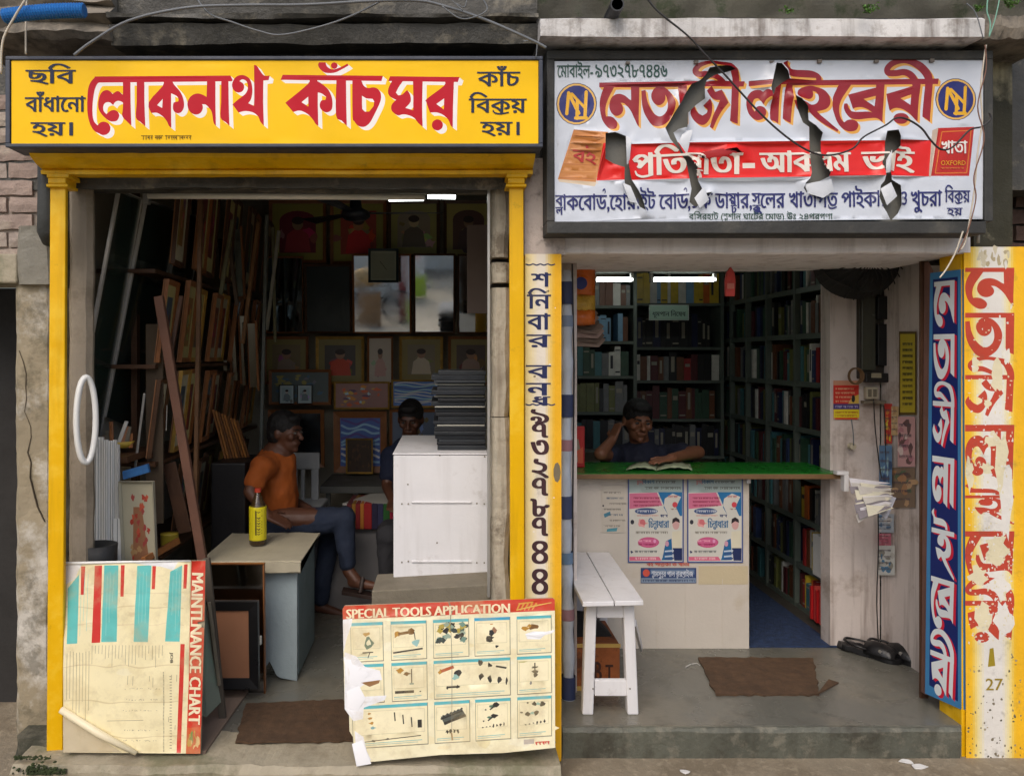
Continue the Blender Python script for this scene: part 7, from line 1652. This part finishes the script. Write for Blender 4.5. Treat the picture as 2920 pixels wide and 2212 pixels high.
# sandals
def sandal(px, py, rot, label):
    z = zp; q = fl(px, py, z); t = thing('sandal', label, 'sandal', q, 'pair of black sandals'); RT = Matrix.Rotation(rot, 3, 'Z'); BK = M('black_rubber', (22, 22, 24), rough=.35, var=.15, vs=20)
    out = [(.0, -.045), (.06, -.042), (.13, -.036), (.19, -.048), (.235, -.044), (.262, -.02), (.265, .01), (.245, .04), (.2, .052), (.13, .042), (.06, .04), (.01, .036), (-.012, 0)]
    o2 = [(x, y) for x, y, *_ in catmull([(a, b) for a, b in out], 3, True)]; c = MB(BK); n = len(o2)
    rings = [c.pts([q + RT @ Vector((x - .12, y, zz + (.01 if x < .08 else 0))) for x, y in o2]) for zz in (0.0, .026)]
    for i in range(n): c.face([rings[0] + i, rings[0] + (i + 1) % n, rings[1] + (i + 1) % n, rings[1] + i])
    c.face([rings[1] + i for i in range(n)]); c.face([rings[0] + i for i in reversed(range(n))]); c.build('sole', t, bevel=.003)
    c = MB(BK); rows = []
    for xx, hh, ww in ((-.02, .05, .044), (.02, .062, .048), (.06, .058, .052), (.10, .044, .05), (.125, .03, .042)): rows.append(c.pts([q + RT @ Vector((xx, ww * math.cos(a), .02 + hh * math.sin(a))) for a in [math.pi * i / 14 for i in range(15)]]))
    for r1, r2 in zip(rows, rows[1:]):
        for i in range(14): c.face([r1 + i, r1 + i + 1, r2 + i + 1, r2 + i])
    o = c.build('upper', t, smooth=True); md = o.modifiers.new('thick', 'SOLIDIFY'); md.thickness = .005
    for s in (-1, 1):
        c = MB(BK); c.tube([q + RT @ Vector((.0, s * .05, .045)), q + RT @ Vector((-.07, s * .048, .05)), q + RT @ Vector((-.118, s * .02, .055)), q + RT @ Vector((-.122, 0, .056))], .006, 6); c.build('heel_strap', t, smooth=True)
    c = MB(ALU); c.lathe(q + RT @ Vector((.06, -.045, .05)), [(0, -.004), (.008, -.004), (.008, .004), (0, .004)], 10, 'Y'); c.build('buckle', t)
sandal(1880, 1416, math.radians(-48), 'left black sandal on the platform by the side wall'); sandal(1930, 1420, math.radians(-60), 'right black sandal of the pair, nearer the blue board')
c = MB(M('black_rubber', (22, 22, 24))); c.slab([fl(1812, 1401, zp), fl(1842, 1401, zp), fl(1838, 1396, zp + .03), fl(1828, 1395, zp + .035)], (0, .1, 0)); tag(c.build('sandal_heel', bevel=.004), 'heel of another dark sandal at the doorway wall', 'sandal')
c = MB(M('white_string', (206, 204, 198), rough=.8)); c.tube([fl(1480, 1441, zp + .003), fl(1492, 1434, zp + .003), fl(1505, 1432, zp + .003), fl(1512, 1437, zp + .003)], .002, 5); tag(c.build('string_bit'), 'white bit of string at the left corner of the doormat', 'string')

# open newspaper on the counter
c = MB(M('newspaper', (150, 160, 130), rough=.8, var=.25, vs=26)); z = ZC + .001
def cz(px, D, h=0.): return Vector((WX(px, D), D + CAMY, z + h))
for q in ([cz(1352, 3.98), cz(1418, 3.97), cz(1420, 4.18), cz(1368, 4.2)], [cz(1419, 3.97), cz(1496, 3.98), cz(1490, 4.2), cz(1421, 4.18)]):
    n = c.pts([q[0].lerp(q[1], i / 8).lerp(q[3].lerp(q[2], i / 8), j / 3) + Vector((0, 0, .006 + .014 * math.sin(math.pi * i / 8) + .003 * math.sin(i * 3 + j))) for j in range(4) for i in range(9)])
    for j in range(3):
        for i in range(8): k = n + j * 9 + i; c.face([k, k + 1, k + 10, k + 9])
o = c.build('newspaper', smooth=True); tag(o, 'open newspaper under the reader\'s hand on the green counter', 'newspaper'); md = o.modifiers.new('thick', 'SOLIDIFY'); md.thickness = .003

# ------------------------------------------------------------------ PEOPLE
SKIN = M('brown_skin', (128, 84, 60), rough=.5, var=.08, vs=9, bump=.05); SKIN2 = M('dark_brown_skin', (92, 58, 42), rough=.5, var=.08, vs=9, bump=.05)
HAIR = M('black_hair', (16, 14, 14), rough=.55, var=.3, vs=60, bump=.6, bs=160)
def capsule(mb, a, b, ra, rb, n=12):
    a = Vector(a); b = Vector(b); d = (b - a); L = d.length; d = d.normalized() if L > 1e-6 else Vector((0, 0, 1)); pts = []; rs = []
    for k in range(5): t = math.pi / 2 * (1 - k / 4); pts.append(a - d * ra * math.sin(t)); rs.append(max(.0008, ra * math.cos(t)))
    for k in range(1, 5): t = math.pi / 2 * k / 4; pts.append(b + d * rb * math.sin(t)); rs.append(max(.0008, rb * math.cos(t)))
    pts.insert(5, b); rs.insert(5, rb)
    mb.tube(pts, rs, n)
def ellip(mb, c, r, n=18, rot=None):
    c = Vector(c); k = 12; base = []
    for i in range(k + 1):
        t = math.pi * i / k; base.append([Vector((r[0] * math.sin(t) * math.cos(2 * math.pi * j / n), r[1] * math.sin(t) * math.sin(2 * math.pi * j / n), -r[2] * math.cos(t))) for j in range(n)])
    rings = [mb.pts([c + (rot @ v if rot else v) for v in ring]) for ring in base]
    for a, b in zip(rings, rings[1:]):
        for j in range(n): mb.face([a + j, a + (j + 1) % n, b + (j + 1) % n, b + j])
def fuse(mb, name, parent, vox=.007, smooth=6):
    o = mb.build(name, parent, smooth=True)
    md = o.modifiers.new('remesh', 'REMESH'); md.mode = 'VOXEL'; md.voxel_size = vox; md.use_smooth_shade = True
    m2 = o.modifiers.new('smooth', 'SMOOTH'); m2.iterations = smooth; m2.factor = .5
    if name in ('shirt', 'trousers', 'hair'):
        tx = bpy.data.textures.new('folds', 'CLOUDS'); tx.noise_scale = .02 if name == 'hair' else .09
        m3 = o.modifiers.new('folds', 'DISPLACE'); m3.texture = tx; m3.strength = .008 if name == 'hair' else .022; m3.mid_level = .5; m3.texture_coords = 'LOCAL'
    return o
def head_on(body, hair_mb, c, yaw, pitch=0., s=1., roll=0.):
    """adds a head with nose, brow, lips, ears and chin into the body mesh; the face looks along -Y turned by yaw"""
    Rm = Matrix.Rotation(yaw, 3, 'Z') @ Matrix.Rotation(pitch, 3, 'X') @ Matrix.Rotation(roll, 3, 'Y'); c = Vector(c); T = lambda x, y, z: c + Rm @ (Vector((x, y, z)) * s)
    ellip(body, T(0, .01, .02), (.074 * s, .092 * s, .098 * s), rot=Rm); ellip(body, T(0, -.028, -.052), (.052 * s, .052 * s, .055 * s), rot=Rm)
    capsule(body, T(0, -.088, .012), T(0, -.108, -.018), .0085 * s, .014 * s); capsule(body, T(-.012, -.098, -.02), T(.012, -.098, -.02), .009 * s, .009 * s)
    capsule(body, T(-.034, -.074, .03), T(.034, -.074, .03), .013 * s, .013 * s); capsule(body, T(-.02, -.082, -.046), T(.02, -.082, -.046), .0085 * s, .0085 * s); capsule(body, T(-.016, -.078, -.056), T(.016, -.078, -.056), .009 * s, .009 * s)
    ellip(body, T(0, -.066, -.085), (.02 * s, .018 * s, .018 * s))
    for e in (-1, 1):
        ellip(body, T(e * .077, .012, .0), (.01 * s, .02 * s, .03 * s), rot=Rm); ellip(body, T(e * .042, -.06, -.01), (.022 * s, .022 * s, .024 * s))
    ellip(hair_mb, T(0, .022, .045), (.083 * s, .1 * s, .092 * s), rot=Rm); ellip(hair_mb, T(0, .045, -.0), (.076 * s, .076 * s, .085 * s), rot=Rm); ellip(hair_mb, T(.0, -.05, .092), (.058 * s, .036 * s, .028 * s), rot=Rm)
    return T
def eyes(T, parent, s=1.):
    w = MB(M('eye_white', (84, 74, 66), rough=.3, bump=0)); p = MB(M('eye_dark', (20, 14, 12), rough=.2, bump=0))
    for e in (-1, 1): ellip(w, T(e * .031, -.079, .012), (.013 * s, .006 * s, .0075 * s), 12); ellip(p, T(e * .031, -.084, .012), (.006 * s, .003 * s, .006 * s), 10)
    w.build('eye_white', parent, smooth=True); p.build('pupil', parent, smooth=True)
    b = MB(HAIR)
    for e in (-1, 1): capsule(b, T(e * .016, -.09, .03), T(e * .046, -.078, .033), .0045 * s, .003 * s, 8)
    b.build('eyebrow', parent, smooth=True)
def hand(body, w, d, n_, curl=.5, s=1., side=1):
    """palm from wrist w along d, back of the hand along n_; five fingers of unequal length, bent"""
    w = Vector(w); d = Vector(d).normalized(); n_ = Vector(n_); n_ = (n_ - d * n_.dot(d)).normalized(); x = d.cross(n_) * side
    for k in range(4): capsule(body, w + x * (-.024 + .016 * k) * s, w + d * .075 * s + x * (-.029 + .019 * k) * s, .014 * s, .0115 * s, 8)
    for k, L in enumerate((.064, .074, .068, .052)):
        p = w + d * .08 * s + x * (-.03 + .02 * k) * s; dd = d.copy()
        for j in range(3):
            q = p + dd * L * s * (.46, .3, .24)[j]; capsule(body, p, q, (.0092 - .0008 * j) * s, (.0088 - .001 * j) * s, 8); p = q
            dd = (dd * math.cos(curl * .7) - n_ * math.sin(curl * .7)).normalized()
    p = w + d * .02 * s - x * .03 * s; q = p + (d * .6 - x * .8).normalized() * .04 * s; capsule(body, p, q, .012 * s, .0105 * s, 8); capsule(body, q, q + (d * .9 - x * .35 - n_ * .3 * curl).normalized() * .034 * s, .0105 * s, .0085 * s, 8)

# 1: man in orange shirt seated sideways, looking right
t = thing('person', 'seated man in an orange shirt and dark jeans, turned to the right, one leg crossed', 'person', P(640, 1300, 4.5)); D0 = 4.5
b = MB(SKIN2); h = MB(HAIR); hd = P(618, 936, D0)
T = head_on(b, h, hd, math.radians(68), .06, 1.02)
neck = P(600, 985, D0 + .02); hip = P(596, 1122, D0 + .05); sh_l = P(566, 1010, D0 - .16); sh_r = P(606, 1000, D0 + .2)
capsule(b, hd + Vector((-.02, 0, -.05)), neck, .052, .056); capsule(b, neck, hip, .1, .1)
el = P(540, 1062, D0 - .26); wr = P(578, 1112, D0 - .3)
capsule(b, sh_l, el, .048, .038); capsule(b, el, wr, .037, .026); hand(b, wr, (.8, .0, -.35), (0.1, -.4, .8), .5)
el2 = P(620, 1075, D0 + .22); wr2 = P(668, 1100, D0 + .1); capsule(b, sh_r, el2, .046, .038); capsule(b, el2, wr2, .036, .026); hand(b, wr2, (.9, -.1, -.2), (0, 0, 1), .5, side=-1)
kn = P(742, 1118, D0 - .05); an = P(752, 1232, D0 - .05); capsule(b, P(600, 1122, D0 - .05), kn, .075, .055); capsule(b, kn, an, .05, .036)
capsule(b, an, an + Vector((.05, -.03, -.05)), .036, .036); capsule(b, an + Vector((.03, -.02, -.06)), an + Vector((.17, -.06, -.075)), .034, .024)
kn2 = P(715, 1130, D0 + .22); an2 = P(690, 1310, D0 + .2); capsule(b, P(604, 1124, D0 + .14), kn2, .075, .055); capsule(b, kn2, an2, .05, .036); capsule(b, an2, an2 + Vector((.16, -.04, -.04)), .034, .024)
fuse(b, 'body', t); fuse(h, 'hair', t, .006); eyes(T, t)
s = MB(M('orange_shirt', (160, 80, 22), rough=.85, var=.12, vs=7, bump=.2, bs=18)); capsule(s, neck + Vector((-.01, 0, -.05)), P(596, 1060, D0 + .02), .125, .13); capsule(s, P(596, 1060, D0 + .02), hip + Vector((0, 0, -.0)), .13, .125); capsule(s, neck + Vector((0, .02, -.05)), sh_l, .08, .07); capsule(s, neck + Vector((0, .0, -.05)), sh_r, .08, .07)
capsule(s, sh_l, sh_l.lerp(el, .55), .066, .064); capsule(s, sh_r, sh_r.lerp(el2, .55), .064, .062); fuse(s, 'shirt', t, .009, 4)
j = MB(M('dark_blue_jeans', (36, 46, 66), rough=.85, var=.15, vs=9, bump=.2)); capsule(j, hip + Vector((-.0, -.06, -.03)), kn, .105, .07); capsule(j, kn, kn.lerp(an, .86), .066, .052); capsule(j, hip + Vector((0, .1, -.03)), kn2, .105, .07); capsule(j, kn2, kn2.lerp(an2, .9), .066, .052); capsule(j, hip + Vector((0, -.08, -.03)), hip + Vector((0, .1, -.03)), .115, .115); fuse(j, 'trousers', t, .009, 4)
f = MB(M('brown_sandal_leather', (50, 34, 28), rough=.6)); ft = an + Vector((.03, -.02, -.1)); f.slab([ft + Vector(v) for v in ((-.06, -.045, 0), (.17, -.1, -.02), (.185, -.06, -.02), (.17, -.01, -.02), (-.06, .04, 0))], (0, 0, -.022)); f.tube([ft + Vector((.05, -.075, -.0)), ft + Vector((.06, -.045, .075)), ft + Vector((.07, .0, -.0))], .012, 8); f.build('sandal', t, bevel=.006)
c = MB(M('dim_stool', (60, 54, 50), rough=.7)); q = hip; c.box(q.x - .17, q.x + .17, q.y - .17, q.y + .17, q.z - .2, q.z - .155)
for dx in (-.14, .12):
    for dy in (-.14, .12): c.box(q.x + dx, q.x + dx + .03, q.y + dy, q.y + dy + .03, zf, q.z - .2)
tag(c.build('stool'), 'dim wooden stool under the man in the orange shirt', 'stool')
# 2: man in dark blue behind the white cabinet
t = thing('person', 'man in a dark blue shirt sitting behind the white cabinet', 'person', P(886, 1290, 4.9)); b = MB(SKIN2); h = MB(HAIR); D0 = 4.9; hd = P(887, 908, D0)
T = head_on(b, h, hd, math.radians(-8), .25, 1.0); nk = P(885, 960, D0 + .03); hp = P(880, 1130, D0 + .1)
capsule(b, hd + Vector((0, .02, -.05)), nk, .052, .056); capsule(b, nk + Vector((0, 0, -.08)), hp, .12, .12)
sl, sr = P(846, 985, D0 + .03), P(930, 985, D0 + .03); e1, e2 = P(836, 1050, D0 - .03), P(945, 1050, D0 - .03)
for a, e, w_ in ((sl, e1, P(850, 1085, D0 - .26)), (sr, e2, P(925, 1085, D0 - .26))): capsule(b, a, e, .046, .038); capsule(b, e, w_, .036, .026); hand(b, w_, (0, -1, -.1), (0, 0, 1), .4, side=1 if a is sl else -1)
for s_ in (-1, 1): k_ = hp + Vector((s_ * .1, -.42, .02)); capsule(b, hp + Vector((s_ * .09, 0, 0)), k_, .08, .055); capsule(b, k_, Vector((k_.x, k_.y + .03, zf + .09)), .05, .036); capsule(b, Vector((k_.x, k_.y + .03, zf + .04)), Vector((k_.x, k_.y - .14, zf + .035)), .036, .026)
fuse(b, 'body', t); fuse(h, 'hair', t, .006); eyes(T, t)
s = MB(M('navy_shirt', (26, 34, 58), rough=.85, var=.12, vs=7, bump=.2)); capsule(s, nk + Vector((0, 0, -.07)), hp, .135, .14); capsule(s, nk + Vector((0, .0, -.06)), sl, .075, .07); capsule(s, nk + Vector((0, .0, -.06)), sr, .075, .07); capsule(s, sl, sl.lerp(e1, .6), .066, .062); capsule(s, sr, sr.lerp(e2, .6), .066, .062); fuse(s, 'shirt', t, .009, 4)
j = MB(M('grey_trousers', (50, 50, 54), rough=.85))
for s_ in (-1, 1): k_ = hp + Vector((s_ * .1, -.42, .02)); capsule(j, hp + Vector((s_ * .08, 0, 0)), k_, .11, .07); capsule(j, k_, Vector((k_.x, k_.y + .03, zf + .16)), .066, .055)
fuse(j, 'trousers', t, .01, 4)
# 3: reader behind the green counter
t = thing('person', 'young man in a dark T-shirt behind the green counter, hand to his ear, reading', 'person', P(1385, 1300, 4.6)); b = MB(SKIN); h = MB(HAIR); D0 = 4.55; hd = P(1378, 912, D0)
T = head_on(b, h, hd, math.radians(4), .14, 1.05, .06); nk = P(1384, 966, D0 + .05); hp = P(1392, 1180, D0 + .16)
capsule(b, hd + Vector((0, .02, -.05)), nk, .054, .06); capsule(b, nk + Vector((0, 0, -.09)), hp, .125, .125)
sl, sr = P(1330, 985, D0 + .04), P(1448, 985, D0 + .04)
e1 = Vector((P(1296, 0, D0 - .2).x, D0 - .22 + CAMY, ZC + .045)); w1 = P(1322, 950, D0 - .14)
capsule(b, sl, e1, .05, .04); capsule(b, e1, w1, .038, .027); hand(b, w1, (.42, .3, .85), (-1, -.5, .3), 1.2, .92)
e2 = Vector((P(1500, 0, D0 - .1).x, D0 - .16 + CAMY, ZC + .045)); w2 = Vector((P(1452, 0, 4.12).x, 4.14 + CAMY, ZC + .045)); capsule(b, sr, e2, .05, .04); capsule(b, e2, w2, .038, .027); hand(b, w2, (-.8, -.5, -.06), (0, 0, 1), .35, side=-1)
for s_ in (-1, 1): k_ = hp + Vector((s_ * .1, -.25, -.3)); capsule(b, hp + Vector((s_ * .09, 0, 0)), k_, .08, .055); capsule(b, k_, Vector((k_.x, k_.y + .1, zp + .09)), .05, .036); capsule(b, Vector((k_.x, k_.y + .1, zp + .04)), Vector((k_.x, k_.y - .08, zp + .035)), .036, .026)
fuse(b, 'body', t, .006); fuse(h, 'hair', t, .006); eyes(T, t)
s = MB(M('dark_tshirt', (30, 34, 52), rough=.85, var=.12, vs=7, bump=.2)); capsule(s, nk + Vector((0, .01, -.08)), hp, .14, .14); capsule(s, nk + Vector((0, .01, -.065)), sl, .078, .072); capsule(s, nk + Vector((0, .01, -.065)), sr, .078, .072); capsule(s, sl, sl.lerp(e1, .5), .07, .066); capsule(s, sr, sr.lerp(e2, .5), .07, .066); fuse(s, 'shirt', t, .009, 4)
j = MB(M('grey_trousers', (50, 50, 54)))
for s_ in (-1, 1): k_ = hp + Vector((s_ * .1, -.25, -.3)); capsule(j, hp + Vector((s_ * .08, 0, 0)), k_, .11, .07); capsule(j, k_, Vector((k_.x, k_.y + .1, zp + .16)), .066, .055)
fuse(j, 'trousers', t, .01, 4)

# ------------------------------------------------------------------ THE STREET OPPOSITE (seen in the shop mirrors)
g = MB(M('asphalt_lane', (158, 148, 128), rough=.8, var=.15, vs=4, bump=.3)); g.box(-12, 12, -8.4, -4.0, .001, .006); tag(g.build('road'), kind='structure')
g = MB(M('kerb_pale', (200, 196, 184), rough=.7)); g.box(-12, 12, -8.55, -8.42, 0, .12); tag(g.build('kerb'), kind='structure')
t = thing('opposite_wall', 'pale plastered wall across the street, seen only in the mirrors', 'wall', (0, -11, 0)); g = MB(M('pale_opposite_wall', (206, 200, 186), rough=.9, var=.15, vs=1, dirt=(110, 100, 84), damt=.6, ds=1)); g.box(-9, 9, -11.3, -11, 0, 3.2); g.build('wall', t)
g = MB(M('red_post_paint', (140, 60, 56), rough=.6)); g.box(-.95, -.80, -7.6, -7.45, .0, 2.2); tag(g.build('gate_post'), 'dull red post across the street, seen in the mirror', 'post')
t = thing('bicycle', 'black bicycle parked across the street, seen in the mirrors', 'bicycle', (-1.9, -7.4, 0)); BF = M('bicycle_black', (26, 26, 28), rough=.35); yb = -7.4; xb0 = -2.0
for x in (xb0, xb0 + 1.06):
    w_ = MB(BF); w_.tube([Vector((x + .33 * math.cos(a), yb, .345 + .33 * math.sin(a))) for a in [2 * math.pi * i / 28 for i in range(29)]], .027, 8, False); ow = w_.build('wheel', t, smooth=True)
    w_ = MB(ALU)
    for i in range(14): a = math.pi * 2 * i / 14; w_.tube([Vector((x, yb, .345)), Vector((x + .32 * math.cos(a), yb, .345 + .32 * math.sin(a)))], .0018, 4)
    w_.build('spokes', ow)
fr_ = MB(BF); A_, B_, C_, D_, E_ = Vector((xb0, yb, .345)), Vector((xb0 + .42, yb, .30)), Vector((xb0 + .30, yb, .78)), Vector((xb0 + .86, yb, .80)), Vector((xb0 + 1.06, yb, .345))
for p, q in ((A_, B_), (A_, C_), (B_, C_), (C_, D_), (B_, D_ - Vector((-.02, 0, .1))), (D_, E_)): fr_.tube([p, q], .015, 8)
fr_.build('frame', t); fr_ = MB(BF); fr_.tube([D_, D_ + Vector((-.03, 0, .18))], .012, 8); fr_.tube([D_ + Vector((-.12, -.25, .22)), D_ + Vector((-.03, -.1, .19)), D_ + Vector((-.03, .1, .19)), D_ + Vector((-.12, .25, .22))], .012, 8); fr_.build('handlebar', t); fr_ = MB(BF); ellip(fr_, C_ + Vector((-.02, 0, .14)), (.13, .08, .035)); fr_.tube([C_, C_ + Vector((-.01, 0, .13))], .013, 8); fr_.build('saddle', t, smooth=True)
g = MB(M('jute_sack', (176, 146, 100), rough=.95, var=.2, vs=12, bump=.8)); ellip(g, (-1.62, -7.3, .98), (.3, .2, .2)); ellip(g, (-1.40, -7.28, 1.0), (.2, .17, .17)); ellip(g, (-1.78, -7.3, .93), (.17, .18, .16)); tag(g.build('jute_sack', smooth=True), 'full jute sack tied on the bicycle across the street', 'sack')
t = thing('display_stand', 'white and lime green stand across the street, seen in the mirror', 'stand', (-.5, -7.3, 0)); g = MB(WHITEPL); g.box(-.72, -.42, -7.4, -7.3, .5, 1.2); g.build('upper_panel', t); g = MB(M('lime_panel', (170, 196, 60), rough=.5)); g.box(-.76, -.38, -7.41, -7.29, .05, .5); g.build('lower_panel', t); g = MB(M('red_badge', (206, 50, 50), rough=.5)); g.box(-.62, -.52, -7.297, -7.288, .85, .97); g.build('badge', t)

g = MB(M('brown_carton_far', (150, 118, 84), rough=.9)); g.box(-1.75, -1.3, -7.25, -7.0, .0, .7); tag(g.build('carton', bevel=.01), 'tall brown carton beside the bicycle across the street', 'carton')
g = MB(M('white_cloth_far', (206, 206, 210), rough=.8)); g.box(-2.6, -1.95, -7.9, -7.75, .1, 1.3); tag(g.build('white_panel', bevel=.01), 'plain white panel behind the bicycle across the street', 'screen')  # plain white panel added for the mirror view
